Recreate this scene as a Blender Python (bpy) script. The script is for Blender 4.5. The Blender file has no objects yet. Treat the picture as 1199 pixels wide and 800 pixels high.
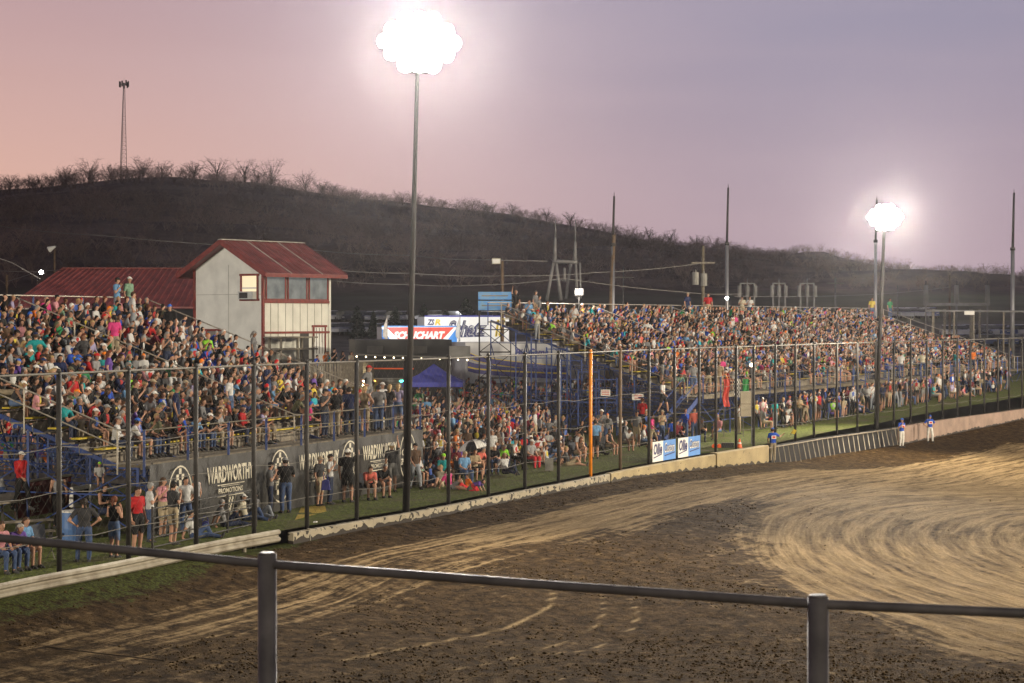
import bpy, bmesh, math, random
import numpy as np
from mathutils import Vector, Matrix
random.seed(7); RNG = np.random.default_rng(11)
scene = bpy.context.scene
COL = scene.collection
R = math.radians

# ------------------------------------------------------------------ camera
CAMH = 6.3; FPX = 2300.0; HOR = 374.0
cam_d = bpy.data.cameras.new('camera'); cam = bpy.data.objects.new('camera', cam_d); COL.objects.link(cam)
cam.location = (0, 0, CAMH); cam.rotation_euler = (R(90) - math.atan(26 / FPX), 0, 0)
cam_d.sensor_width = 36; cam_d.lens = FPX / 1199 * 36; cam_d.clip_start = .1; cam_d.clip_end = 5000
cam_d.dof.use_dof = True; cam_d.dof.focus_distance = 75; cam_d.dof.aperture_fstop = 7
scene.camera = cam
scene.view_settings.view_transform = 'Standard'; scene.view_settings.look = 'None'
scene.view_settings.exposure = 0.0; scene.view_settings.gamma = 1

# ------------------------------------------------------------------ world: dusk, pink low in the west (left) to mauve
def srgb(r, g, b):
    f = lambda c: (c/255/12.92 if c/255 <= .04045 else ((c/255+.055)/1.055)**2.4)
    return (f(r), f(g), f(b), 1)
world = bpy.data.worlds.new("World"); scene.world = world; world.use_nodes = True
wt = world.node_tree; wn = wt.nodes; wl = wt.links; wn.clear()
def W(t, **k):
    n = wn.new(t)
    for a, b in k.items(): setattr(n, a, b)
    return n
tc = W('ShaderNodeTexCoord'); sp = W('ShaderNodeSeparateXYZ'); wl.new(tc.outputs['Generated'], sp.inputs[0])
def wramp(src, a, b):
    m = W('ShaderNodeMapRange'); m.inputs[1].default_value = a; m.inputs[2].default_value = b
    m.interpolation_type = 'SMOOTHSTEP'; wl.new(src, m.inputs[0]); return m.outputs[0]
def wmix(f, a, b):
    m = W('ShaderNodeMix', data_type='RGBA')
    wl.new(f, m.inputs[0])
    for s, v in ((6, a), (7, b)):
        if isinstance(v, tuple): m.inputs[s].default_value = v
        else: wl.new(v, m.inputs[s])
    return m.outputs[2]
fx = wramp(sp.outputs[0], -.30, .16); fz = wramp(sp.outputs[2], .02, .20)
low = wmix(fx, srgb(218, 172, 154), srgb(164, 144, 156))
top = wmix(fx, srgb(176, 146, 152), srgb(140, 137, 160))
sky = wmix(fz, low, top)
mpn = W('ShaderNodeMapping'); mpn.inputs['Scale'].default_value = (2.0, 2.0, 16.0); wl.new(tc.outputs['Generated'], mpn.inputs[0])
cn_ = W('ShaderNodeTexNoise'); cn_.inputs['Scale'].default_value = 1.6; cn_.inputs['Detail'].default_value = 3; wl.new(mpn.outputs[0], cn_.inputs['Vector'])
cr_ = wramp(cn_.outputs[0], .38, .68); veil = W('ShaderNodeMath', operation='MULTIPLY'); veil.inputs[1].default_value = .11; wl.new(cr_, veil.inputs[0])
sky = wmix(veil.outputs[0], sky, (.58, .42, .45, 1))
up = wramp(sp.outputs[2], .19, .50)
sky = wmix(up, sky, (.04, .042, .08, 1))
bk = wramp(sp.outputs[1], -.5, .75)
sky = wmix(bk, (.030, .030, .055, 1), sky)
ns = W('ShaderNodeTexSky'); ns.sky_type = 'NISHITA'; ns.sun_disc = False
ns.sun_elevation = R(1.0); ns.sun_rotation = R(-60)
bg = W('ShaderNodeBackground'); bg.inputs[1].default_value = 1.10; wl.new(sky, bg.inputs[0])
bg2 = W('ShaderNodeBackground'); bg2.inputs[1].default_value = .01; wl.new(ns.outputs[0], bg2.inputs[0])
ad = W('ShaderNodeAddShader'); wl.new(bg.outputs[0], ad.inputs[0]); wl.new(bg2.outputs[0], ad.inputs[1])
wo = W('ShaderNodeOutputWorld'); wl.new(ad.outputs[0], wo.inputs[0])

# ------------------------------------------------------------------ the track's floodlights
def lamp(name, loc, power, tgt, color=(1, .93, .82), size=1.2, spot=150, blend=.6):
    d = bpy.data.lights.new(name, 'SPOT'); d.energy = power; d.color = color; d.shadow_soft_size = size
    d.spot_size = R(spot); d.spot_blend = blend
    o = bpy.data.objects.new(name, d); COL.objects.link(o); o.location = loc
    o.rotation_euler = (Vector(tgt) - Vector(loc)).to_track_quat('-Z', 'Y').to_euler()
    return o
LAMP_A = (-3.06, 64.3, 15.35); LAMP_B = (21.35, 112.4, 12.1)
WARM = (1, .87, .66)
lamp('floodlight_lamp', (LAMP_A[0]+.3, LAMP_A[1]-.8, LAMP_A[2]), 34000, (20, 36, -2), WARM, spot=126)
lamp('floodlight_lamp', (LAMP_B[0]+.2, LAMP_B[1]-.8, LAMP_B[2]), 30000, (26, 80, -8), WARM, spot=140)
lamp('floodlight_lamp', (70, 52, 21), 300000, (5, 90, 0), WARM, spot=120)          # infield pole, right of the frame
lamp('floodlight_lamp', (14, -38, 23), 34000, (-5, 80, 0), WARM, spot=90)          # pole behind the camera stand
lamp('floodlight_lamp', (75, 120, 22), 125000, (25, 120, 0), WARM, spot=130)        # pole round the bend
lamp('floodlight_lamp', (-34, 12, 17), 70000, (-12, 115, 4), WARM, spot=62)          # pole farther back along the straight
lamp('pit_lamp', (-7, 156, 6.0), 6500, (-9, 172, 4), (.95, .97, 1), spot=95)          # pit lighting behind the stands
for (lx, ly, lz), e_ in ((LAMP_A, 88000), (LAMP_B, 52000)):                          # added spots aimed at the camera to give the lamps a halo
    lamp('halo_spot', (lx, ly-.9, lz), e_, (0, 0, 4.5), (1, .95, .88), 1.1, 60, 1.0)
lamp('pit_lamp', (-8, 184, 8.5), 9000, (-12, 202, 5), (.95, .97, 1), spot=110)
lamp('yard_floodlight', (-60, 60, 18), 105000, (-18, 130, 6), (1, .93, .84), spot=44)          # pole beyond the left edge that lights the tower and barn
HAZE = .000085

# ------------------------------------------------------------------ helpers
def at(px, py, Y): return Vector(((px - 599.5) / FPX * Y, Y, CAMH + (HOR - py) * Y / FPX))
def atg(px, py, z=0.0):
    Y = (CAMH - z) * FPX / (py - HOR); return Vector(((px - 599.5) / FPX * Y, Y, z))
def PX(v): return 599.5 + v[0] / v[1] * FPX
def PY(v): return HOR + (CAMH - v[2]) * FPX / v[1]

OFF = {}
def tag(o, label=None, cat=None, group=None, kind=None):
    if label: o['label'] = label
    if cat: o['category'] = cat
    if group: o['group'] = group
    if kind: o['kind'] = kind
    return o
def empty(name, loc=(0, 0, 0), label=None, cat=None, group=None):
    o = bpy.data.objects.new(name, None); COL.objects.link(o); o.location = loc; o.empty_display_size = .2
    OFF[o.name] = Vector(loc)
    return tag(o, label, cat, group)
def link(name, me, mats, parent=None, off=None):
    for m in (mats if isinstance(mats, (list, tuple)) else [mats]): me.materials.append(m)
    o = bpy.data.objects.new(name, me); COL.objects.link(o)
    if parent is not None: o.parent = parent; OFF[o.name] = OFF.get(parent.name, Vector())
    else: OFF[o.name] = Vector(off) if off is not None else Vector(); o.location = OFF[o.name]
    return o
class MB:
    def __init__(s): s.v = []; s.f = []; s.m = []
    def add(s, vs, fs, mi=0):
        b = len(s.v); s.v += [tuple(v) for v in vs]; s.f += [tuple(i + b for i in f) for f in fs]; s.m += [mi] * len(fs); return s
    def box(s, c, size, rot=None, mi=0):
        c = Vector(c); h = [x / 2 for x in size]
        vs = []
        for x in (-1, 1):
            for y in (-1, 1):
                for z in (-1, 1):
                    p = Vector((x*h[0], y*h[1], z*h[2])); vs.append(c + (rot @ p if rot else p))
        return s.add(vs, [(0,1,3,2), (4,6,7,5), (0,4,5,1), (2,3,7,6), (0,2,6,4), (1,5,7,3)], mi)
    def bar(s, p, q, w, h=None, mi=0, upv=(0, 0, 1)):
        p = Vector(p); q = Vector(q); h = h or w; d = q - p; L = d.length
        if L < 1e-6: return s
        d.normalize(); u = Vector(upv)
        if abs(d.dot(u)) > .98: u = Vector((0, 1, 0))
        r = d.cross(u).normalized(); u = r.cross(d)
        return s.box((p + q) / 2, (w, L, h), Matrix((r, d, u)).transposed(), mi)
    def tube(s, p, q, r0, r1=None, n=8, mi=0, caps=True):
        p = Vector(p); q = Vector(q); r1 = r0 if r1 is None else r1; d = (q - p)
        if d.length < 1e-6: return s
        d.normalize(); a = d.orthogonal().normalized(); b = d.cross(a)
        vs = []
        for k in range(n):
            t = 2*math.pi*k/n; o = a*math.cos(t) + b*math.sin(t); vs += [p + o*r0, q + o*r1]
        fs = [(2*k, 2*((k+1) % n), 2*((k+1) % n)+1, 2*k+1) for k in range(n)]
        if caps: fs += [tuple(2*k for k in range(n))[::-1], tuple(2*k+1 for k in range(n))]
        return s.add(vs, fs, mi)
    def path(s, pts, r, n=6, mi=0):
        for a, b in zip(pts[:-1], pts[1:]): s.tube(a, b, r, r, n, mi)
        return s
    def ell(s, c, rad, seg=10, rings=6, mi=0, rot=None):
        c = Vector(c); vs = []; fs = []
        for i in range(rings + 1):
            ph = math.pi * i / rings
            for j in range(seg):
                th = 2*math.pi*j/seg
                p = Vector((rad[0]*math.sin(ph)*math.cos(th), rad[1]*math.sin(ph)*math.sin(th), rad[2]*math.cos(ph)))
                vs.append(c + (rot @ p if rot else p))
        for i in range(rings):
            for j in range(seg):
                fs.append((i*seg+j, (i+1)*seg+j, (i+1)*seg+(j+1) % seg, i*seg+(j+1) % seg))
        return s.add(vs, fs, mi)
    def prism(s, poly, ext, mi=0):
        n = len(poly); e = Vector(ext); vs = [Vector(p) for p in poly] + [Vector(p) + e for p in poly]
        fs = [tuple(range(n))[::-1], tuple(range(n, 2*n))] + [(i, (i+1) % n, n+(i+1) % n, n+i) for i in range(n)]
        return s.add(vs, fs, mi)
    def build(s, name, mats, parent=None, off=None, smooth=False):
        o0 = OFF.get(parent.name, Vector()) if parent is not None else (Vector(off) if off is not None else Vector())
        me = bpy.data.meshes.new(name)
        me.from_pydata([(v[0]-o0.x, v[1]-o0.y, v[2]-o0.z) for v in s.v], [], s.f)
        if any(s.m): me.polygons.foreach_set('material_index', s.m)
        if smooth: me.polygons.foreach_set('use_smooth', [True]*len(s.f))
        me.update()
        return link(name, me, mats, parent, off)

def text_mb(body, width, height, org, right, upv, depth=.01, shear=0.0, bold=0.0, space=1.0):
    """lettering as real thin geometry: returns an MB with the word fitted into width x height at org (lower-left)"""
    cu = bpy.data.curves.new('t', 'FONT'); cu.body = body; cu.size = 1; cu.offset = bold; cu.shear = shear
    cu.resolution_u = 2; cu.space_character = space
    o = bpy.data.objects.new('t', cu); COL.objects.link(o)
    dg = bpy.context.evaluated_depsgraph_get(); me = bpy.data.meshes.new_from_object(o.evaluated_get(dg))
    vs = np.array([v.co[:] for v in me.vertices]); fs = [tuple(p.vertices) for p in me.polygons]
    bpy.data.objects.remove(o); bpy.data.curves.remove(cu); bpy.data.meshes.remove(me)
    mn = vs.min(0); mx = vs.max(0); sx = width / (mx[0]-mn[0]); sy = height / (mx[1]-mn[1])
    org = Vector(org); right = Vector(right).normalized(); upv = Vector(upv).normalized(); nn = right.cross(upv).normalized()
    m = MB(); m.add([org + right*((v[0]-mn[0])*sx) + upv*((v[1]-mn[1])*sy) + nn*depth for v in vs], fs)
    return m

# ------------------------------------------------------------------ materials
def newmat(name):
    m = bpy.data.materials.new(name); m.use_nodes = True; nt = m.node_tree
    return m, nt, nt.nodes['Principled BSDF']
def mat(name, col, rough=.7, metal=0.0, var=.18, scale=3.0, emit=None, es=0, bump=0.0, spec=.5, var2=None):
    m, nt, b = newmat(name); N = nt.nodes; L = nt.links
    b.inputs['Roughness'].default_value = rough; b.inputs['Metallic'].default_value = metal
    b.inputs['Specular IOR Level'].default_value = spec
    if len(col) == 3: col = (*col, 1)
    if var > 0:
        t = N.new('ShaderNodeTexCoord'); n = N.new('ShaderNodeTexNoise'); n.inputs['Scale'].default_value = scale
        n.inputs['Detail'].default_value = 5; L.new(t.outputs['Object'], n.inputs['Vector'])
        x = N.new('ShaderNodeMix'); x.data_type = 'RGBA'; r = N.new('ShaderNodeMapRange')
        r.inputs[1].default_value = .3; r.inputs[2].default_value = .7; L.new(n.outputs[0], r.inputs[0]); L.new(r.outputs[0], x.inputs[0])
        dk = var2 if var2 else tuple(c*(1-var) for c in col[:3]); x.inputs[6].default_value = (*dk[:3], 1)
        x.inputs[7].default_value = (*[min(1, c*(1+var)) for c in col[:3]], 1); L.new(x.outputs[2], b.inputs['Base Color'])
        if bump:
            bp = N.new('ShaderNodeBump'); bp.inputs['Strength'].default_value = bump; bp.inputs['Distance'].default_value = .02
            L.new(n.outputs[0], bp.inputs['Height']); L.new(bp.outputs[0], b.inputs['Normal'])
    else: b.inputs['Base Color'].default_value = col
    if emit: b.inputs['Emission Color'].default_value = (*emit, 1); b.inputs['Emission Strength'].default_value = es
    return m
M = {}
M['post'] = mat('fence_post_steel', (.035, .032, .03), .6, .3, .3, 4)
M['galv'] = mat('galvanised_pipe', (.13, .12, .105), .65, .1, .25, 5)
M['rail'] = mat('weathered_pipe', (.17, .155, .148), .5, .3, .3, 7, bump=.2)
M['white_rail'] = mat('white_painted_rail', (.28, .255, .20), .6, 0, .25, 2, var2=(.15, .12, .08))
M['blue'] = mat('blue_painted_steel', (.022, .05, .19), .5, .1, .35, 3)
M['yellow'] = mat('yellow_bench_paint', (.50, .38, .025), .5, 0, .2, 3)
M['board'] = mat('weathered_board', (.11, .09, .06), .8, 0, .35, 5)
M['plank'] = mat('grey_plank', (.19, .165, .13), .85, 0, .35, 6)
M['conc'] = mat('concrete', (.35, .33, .29), .85, 0, .2, 2)
M['black'] = mat('black_painted', (.012, .012, .013), .5, 0, .2, 3)
M['vinyl'] = mat('black_vinyl_banner', (.012, .0115, .010), .5, 0, .25, 1.5, bump=.5)
M['cream'] = mat('cream_lettering', (.50, .46, .36), .6, 0, .15, 6)
M['white'] = mat('white_paint', (.72, .71, .68), .5, 0, .08, 2)
M['whiteglow'] = mat('white_trailer_paint', (.8, .8, .8), .35, 0, .05, 1)
M['maroon'] = mat('maroon_metal_roof', (.20, .048, .045), .5, .0, .35, 1.2)
M['trim'] = mat('dark_red_trim', (.17, .022, .015), .6, 0, .3, 4)
M['siding'] = mat('off_white_siding', (.66, .65, .58), .75, 0, .12, 1.1)
M['glass'] = mat('dark_window_glass', (.07, .075, .07), .06, 0, .6, 1.6, spec=1.0)
M['red'] = mat('red_paint', (.55, .035, .02), .45, 0, .1, 2)
M['lblue'] = mat('sky_blue_paint', (.03, .22, .62), .45, 0, .1, 2)
M['purple'] = mat('purple_wrap', (.035, .03, .22), .4, 0, .15, 2)
M['tentblue'] = mat('blue_canvas', (.05, .055, .30), .75, 0, .15, 2)
M['gold'] = mat('yellow_wrap', (.70, .52, .04), .45, 0, .1, 2)
M['navy'] = mat('navy_ink', (.02, .025, .12), .5, 0, .1, 2)
M['scorepanel'] = mat('pale_blue_panel', (.05, .19, .46), .5, 0, .45, 3, var2=(.18, .34, .5))
M['orange'] = mat('flare_tinted_post', (.85, .26, .01), .5, 0, .15, 3, emit=(1, .28, .01), es=.0)  # orange of the lens flare put into this post's colour
M['cone'] = mat('orange_cone', (.85, .12, .02), .5, 0, .05, 3)
M['wood'] = mat('wooden_pole', (.13, .085, .05), .8, 0, .35, 3)
M['steelpole'] = mat('galvanised_pole', (.25, .25, .27), .45, .6, .15, .8)
M['darkpole'] = mat('dark_steel_pole', (.016, .0135, .012), .7, .0, .2, .8)
M['wire'] = mat('power_line', (.22, .20, .18), .6, .2, .1, 1)
M['tire'] = mat('tyre_rubber', (.015, .015, .015), .8, 0, .2, 5)
M['car_d'] = mat('dark_car_paint', (.03, .035, .05), .25, .2, .1, 1)
M['car_w'] = mat('white_car_paint', (.6, .6, .62), .3, 0, .05, 1)
M['car_s'] = mat('silver_car_paint', (.28, .29, .33), .3, .4, .05, 1)
M['car_b'] = mat('blue_car_paint', (.03, .06, .2), .3, .2, .05, 1)
M['pine'] = mat('pine_needles', (.022, .032, .022), .9, 0, .4, 3)
M['bark'] = mat('bare_bark', (.065, .048, .04), .9, 0, .3, 3)
M['lampglass'] = mat('lit_floodlight_lens', (1, 1, 1), .5, 0, 0, emit=(1, .96, .9), es=90)
M['bulb'] = mat('lit_bulb', (1, .9, .7), .5, 0, 0, emit=(1, .8, .5), es=9)
M['teal'] = mat('lit_teal_lamp', (.1, .9, .7), .5, 0, 0, emit=(.1, .9, .65), es=5)
M['redlamp'] = mat('lit_red_lamp', (1, .1, .05), .5, 0, 0, emit=(1, .06, .04), es=6)
M['amber'] = mat('lit_amber_lamp', (1, .6, .1), .5, 0, 0, emit=(1, .5, .1), es=4)
M['roomlight'] = mat('lit_room', (.8, .7, .5), .5, 0, 0, emit=(1, .82, .5), es=.55)
M['eye'] = mat('eye_and_lip', (.03, .015, .012), .4, 0, 0)
M['litwin'] = mat('dim_lit_control_room_glass', (.10, .11, .11), .08, 0, .6, 1.6, emit=(.75, .85, .8), es=.10, spec=1.0)
M['subst'] = mat('grey_substation_steel', (.17, .165, .165), .6, .2, .2, 2)
M['haulershade'] = mat('shaded_white_wrap', (.42, .42, .44), .45, 0, .1, 1)  # white wrap greyed down, the unlit side's shade put into its colour
M['yellowwall'] = mat('yellow_wall', (.55, .42, .10), .7, 0, .2, 1.5)
M['corr'] = mat('corrugated_panel', (.22, .21, .19), .6, .2, .2, 2)
M['signred'] = mat('dark_red_sign', (.13, .014, .012), .5, 0, .3, 2)
M['barrel'] = mat('blue_plastic', (.10, .20, .45), .4, 0, .15, 2)
M['olive'] = mat('camp_chair_fabric', (.04, .045, .06), .8, 0, .3, 4)
M['beige'] = mat('beige_cabinet', (.40, .35, .26), .6, 0, .15, 2)
M['green'] = mat('green_cloth', (.02, .25, .06), .7, 0, .1, 2)
M['ac'] = mat('air_conditioner', (.45, .45, .42), .5, 0, .1, 4)
# ------------------------------------------------------------------ the fence line (s along it, d > 0 on the track side)
POSTS = [(-14.7,39.8),(-13.5,42.55),(-12.3,45.3),(-11.1,48.1),(-9.95,50.9),(-8.68,53.9),(-7.47,56.8),(-6.21,59.4),(-4.9,61.9),(-3.5,64.5),(-2.18,67.3),
 (-.85,70.3),(.48,73.3),(1.8,76.1),(3.17,79.2),(4.55,82.5),(5.96,85.5),(7.3,88.2),(8.66,90.9),(9.6,92.5),(10.8,94.6),(11.9,96.7),(13.3,99.2),
 (14.7,101.9),(16.1,104.7),(17.8,107.6),(19.4,110.3),(20.9,112.8),(22.5,115.7),(24.1,118.7),(25.7,121.7),(27.3,124.5),(28.8,127.0),
 (30.2,129.4),(31.7,131.8),(33.2,134.2),(34.6,136.7),(36.2,139.4),(37.9,142.2),(39.7,145.1),(41.5,148.)]
FP = np.array([(-52.,-45.),(-34.,-5.),(-24.,18.5),(-18.5,31.)] + POSTS + [(50.,162.),(62.,180.),(80.,205.)], float)
seg = FP[1:] - FP[:-1]; sl = np.hypot(seg[:, 0], seg[:, 1]); SC = np.concatenate([[0], np.cumsum(sl)])
def fence_xy(s, d=0.0):
    s = np.asarray(s, float); x = np.interp(s, SC, FP[:, 0]); y = np.interp(s, SC, FP[:, 1])
    e = 4.0
    tx = np.interp(s+e, SC, FP[:, 0]) - np.interp(s-e, SC, FP[:, 0]); ty = np.interp(s+e, SC, FP[:, 1]) - np.interp(s-e, SC, FP[:, 1])
    L = np.hypot(tx, ty); nx = ty/L; ny = -tx/L
    return x + nx*d, y + ny*d
def fence_sd(x, y):
    x = np.atleast_1d(np.asarray(x, float)); y = np.atleast_1d(np.asarray(y, float)); best = np.full(x.shape, 1e9); S = np.zeros_like(x); D = np.zeros_like(x)
    for i in range(len(seg)):
        tx, ty = seg[i]/sl[i]; rx = x-FP[i, 0]; ry = y-FP[i, 1]; t = np.clip(rx*tx+ry*ty, 0, sl[i]); qx = rx-t*tx; qy = ry-t*ty
        dd = np.hypot(qx, qy); m = dd < best; best[m] = dd[m]; S[m] = SC[i]+t[m]; D[m] = (dd*np.sign(qx*ty-qy*tx))[m]
    return S, D
PS = [SC[4+i] for i in range(len(POSTS))]
def s_at_px(px):
    ss = np.linspace(PS[0], PS[-1], 4000); x, y = fence_xy(ss); return float(np.interp(px, 599.5 + x/y*FPX, ss))
_kp = [(-150, -.25), (0, -.28), (300, -.36), (420, -.32), (640, -.34), (727, -.42), (830, -.66), (890, -.85), (930, -1.05), (1045, -1.12), (1090, -1.08), (1199, -.75)]
_ks = [s_at_px(max(p, 1)) if p > 0 else PS[2]+p*.05 for p, _ in _kp]; _kz = [z for _, z in _kp]
def wall_base(s): return np.interp(s, _ks, _kz)
S_WALL = s_at_px(331); S_SL0 = s_at_px(893); S_SL1 = s_at_px(1047)
def track_z(s, d):
    s = np.asarray(s, float); d = np.asarray(d, float)
    zb = wall_base(s); soft = 1 - np.clip((s - S_WALL + 6)/5, 0, 1)
    z = zb - .07*np.clip(d-.35, 0, 12) - .008*np.clip(d-12, 0, 60)
    z = z + soft*(.2 - .2*np.clip(d/1.2, 0, 1)) - soft*.35*np.clip((d-.6)/2.2, 0, 1)
    tgt = -1.55; k = np.clip((d-14)/14, 0, 1); return z*(1-k) + tgt*k
def back_z(x, y):
    """ground behind the fence: flat by the stands, rising gently to the pits, a field and the hill"""
    return np.interp(y, [0, 100, 160, 200, 240, 262, 300, 340], [0, .05, 1.2, 2.1, 3.5, 6.0, 9.0, 12.0])
def gz(x, y):
    s, d = fence_sd(x, y)
    return float(np.where(d > 0, track_z(s, d), back_z(x, y))[0])

def grid_mesh(name, X, Y, Z, mats, attrs=None, smooth=True, keep=None):
    nu, nv = X.shape; idx = np.arange(nu*nv).reshape(nu, nv)
    q = np.stack([idx[:-1, :-1], idx[1:, :-1], idx[1:, 1:], idx[:-1, 1:]], -1).reshape(-1, 4)
    if keep is not None: q = q[keep.ravel()[q].all(1)]
    me = bpy.data.meshes.new(name); me.vertices.add(nu*nv); me.vertices.foreach_set('co', np.stack([X, Y, Z], -1).astype(np.float32).ravel())
    me.loops.add(q.size); me.loops.foreach_set('vertex_index', q.ravel().astype(np.int32)); me.polygons.add(len(q))
    me.polygons.foreach_set('loop_start', np.arange(0, q.size, 4, dtype=np.int32)); me.update(calc_edges=True)
    me.polygons.foreach_set('use_smooth', np.full(len(q), smooth))
    for k, v in (attrs or {}).items():
        a = me.attributes.new(k, 'FLOAT', 'POINT'); a.data.foreach_set('value', v.astype(np.float32).ravel())
    o = link(name, me, mats); return o
def vnoise(x, y, seed=0, oct=4):
    out = np.zeros_like(x, float); amp = 1.0; tot = 0
    for k in range(oct):
        r = np.random.default_rng(seed*17+k).random((257, 257)); xi = np.floor(x).astype(int); yi = np.floor(y).astype(int)
        fx_ = x-xi; fy_ = y-yi; fx_ = fx_*fx_*(3-2*fx_); fy_ = fy_*fy_*(3-2*fy_); g = lambda a, b: r[a % 257, b % 257]
        v = (g(xi, yi)*(1-fx_)+g(xi+1, yi)*fx_)*(1-fy_)+(g(xi, yi+1)*(1-fx_)+g(xi+1, yi+1)*fx_)*fy_
        out += amp*v; tot += amp; amp *= .5; x = x*2.03+3.1; y = y*2.03+7.7
    return out/tot

# -- dirt material with attributes
def dirt_material():
    m, nt, b = newmat('track_dirt'); N = nt.nodes; L = nt.links
    def A(n): a = N.new('ShaderNodeAttribute'); a.attribute_name = n; return a.outputs['Fac']
    def comb(x, y, z=None):
        c = N.new('ShaderNodeCombineXYZ'); L.new(x, c.inputs[0]); L.new(y, c.inputs[1])
        if z is not None: L.new(z, c.inputs[2])
        return c.outputs[0]
    def noise(v, sc, det=6, rough=.6, dist=0.0):
        n = N.new('ShaderNodeTexNoise'); n.inputs['Scale'].default_value = sc; n.inputs['Detail'].default_value = det
        n.inputs['Roughness'].default_value = rough; n.inputs['Distortion'].default_value = dist; L.new(v, n.inputs['Vector']); return n.outputs[0]
    def rng(v, a, c, lo=0.0, hi=1.0):
        r = N.new('ShaderNodeMapRange'); r.inputs[1].default_value = a; r.inputs[2].default_value = c; r.inputs[3].default_value = lo; r.inputs[4].default_value = hi
        r.interpolation_type = 'SMOOTHSTEP'; L.new(v, r.inputs[0]); return r.outputs[0]
    def math_(op, a, c):
        k = N.new('ShaderNodeMath'); k.operation = op
        for i, v in enumerate((a, c)):
            if isinstance(v, (int, float)): k.inputs[i].default_value = v
            else: L.new(v, k.inputs[i])
        return k.outputs[0]
    def mix(f, a, c):
        x = N.new('ShaderNodeMix'); x.data_type = 'RGBA'
        if isinstance(f, float): x.inputs[0].default_value = f
        else: L.new(f, x.inputs[0])
        for i, v in ((6, a), (7, c)):
            if isinstance(v, tuple): x.inputs[i].default_value = (*v, 1)
            else: L.new(v, x.inputs[i])
        return x.outputs[2]
    geo = N.new('ShaderNodeNewGeometry').outputs['Position']
    vA = comb(A('fu'), A('fv')); vB = comb(A('eu'), A('ev'), A('ew'))
    sA = noise(vA, 1.0, 9, .66, .4); sB = noise(vB, 1.0, 9, .66, .4)
    w = A('w'); mx = N.new('ShaderNodeMix'); L.new(w, mx.inputs[0]); L.new(sA, mx.inputs[2]); L.new(sB, mx.inputs[3]); streak = mx.outputs[0]
    fA = noise(vA, 3.7, 7, .7); fB = noise(vB, 3.7, 7, .7); mx2 = N.new('ShaderNodeMix'); L.new(w, mx2.inputs[0]); L.new(fA, mx2.inputs[2]); L.new(fB, mx2.inputs[3]); fst = mx2.outputs[0]
    clod = noise(geo, 2.6, 10, .75); fine = noise(geo, 13, 8, .72); big = noise(geo, .22, 4)
    tan = A('tan')
    # tan mask roughened by streaks and clods
    t2 = math_('ADD', tan, math_('MULTIPLY', math_('SUBTRACT', streak, .5), 2.1)); t2 = math_('ADD', t2, math_('MULTIPLY', math_('SUBTRACT', clod, .5), 1.5))
    tmask = rng(t2, .22, .80)
    dry = mix(rng(streak, .33, .66), (.125, .085, .042), (.42, .305, .168)); dry = mix(rng(fst, .40, .62), mix(.42, dry, (.085, .055, .028)), dry); dry = mix(rng(fine, .40, .66), mix(.40, dry, (.10, .065, .032)), dry)
    wet = mix(rng(clod, .38, .66), (.013, .0068, .0022), (.074, .043, .014)); wet = mix(rng(fine, .54, .70), wet, (.105, .066, .034))
    arcs = A('arc'); wet = mix(math_('MULTIPLY', rng(arcs, .3, .9), rng(fine, .36, .52)), wet, (.32, .235, .13))
    col = mix(tmask, wet, dry)
    g = math_('ADD', A('grass'), math_('MULTIPLY', math_('SUBTRACT', clod, .5), 2.4)); gm = rng(g, .42, .62)
    gcol = mix(rng(fine, .4, .62), (.016, .018, .005), (.070, .082, .014))
    col = mix(gm, col, gcol); L.new(col, b.inputs['Base Color'])
    b.inputs['Roughness'].default_value = .85
    rr = rng(clod, .3, .7, .98, .8); L.new(rr, b.inputs['Roughness']); b.inputs['Specular IOR Level'].default_value = .06
    h = math_('ADD', math_('MULTIPLY', clod, 1.4), math_('ADD', math_('MULTIPLY', fine, .45), math_('MULTIPLY', streak, .5)))
    bp = N.new('ShaderNodeBump'); bp.inputs['Strength'].default_value = .95; bp.inputs['Distance'].default_value = .14
    L.new(h, bp.inputs['Height']); L.new(bp.outputs[0], b.inputs['Normal'])
    return m
def grass_material(name, dirt=.35, c0=(.035, .044, .009), c1=(.125, .155, .028)):
    m, nt, b = newmat(name); N = nt.nodes; L = nt.links
    t = N.new('ShaderNodeNewGeometry').outputs['Position']
    def noise(sc, det=6):
        n = N.new('ShaderNodeTexNoise'); n.inputs['Scale'].default_value = sc; n.inputs['Detail'].default_value = det; L.new(t, n.inputs['Vector']); return n.outputs[0]
    def rng(v, a, c):
        r = N.new('ShaderNodeMapRange'); r.inputs[1].default_value = a; r.inputs[2].default_value = c; L.new(v, r.inputs[0]); return r.outputs[0]
    def mix(f, a, c):
        x = N.new('ShaderNodeMix'); x.data_type = 'RGBA'; L.new(f, x.inputs[0])
        for i, v in ((6, a), (7, c)):
            if isinstance(v, tuple): x.inputs[i].default_value = (*v, 1)
            else: L.new(v, x.inputs[i])
        return x.outputs[2]
    g = mix(rng(noise(9), .35, .65), c0, c1); g = mix(rng(noise(.7), .6-dirt*.4, .85-dirt*.5), g, (.10, .085, .045))
    L.new(g, b.inputs['Base Color']); b.inputs['Roughness'].default_value = .9; b.inputs['Specular IOR Level'].default_value = .2
    bp = N.new('ShaderNodeBump'); bp.inputs['Strength'].default_value = .8; bp.inputs['Distance'].default_value = .06; L.new(noise(14, 8), bp.inputs['Height']); L.new(bp.outputs[0], b.inputs['Normal'])
    return m
def sstep(a, b, x): t = np.clip((x-a)/(b-a), 0, 1); return t*t*(3-2*t)

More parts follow.
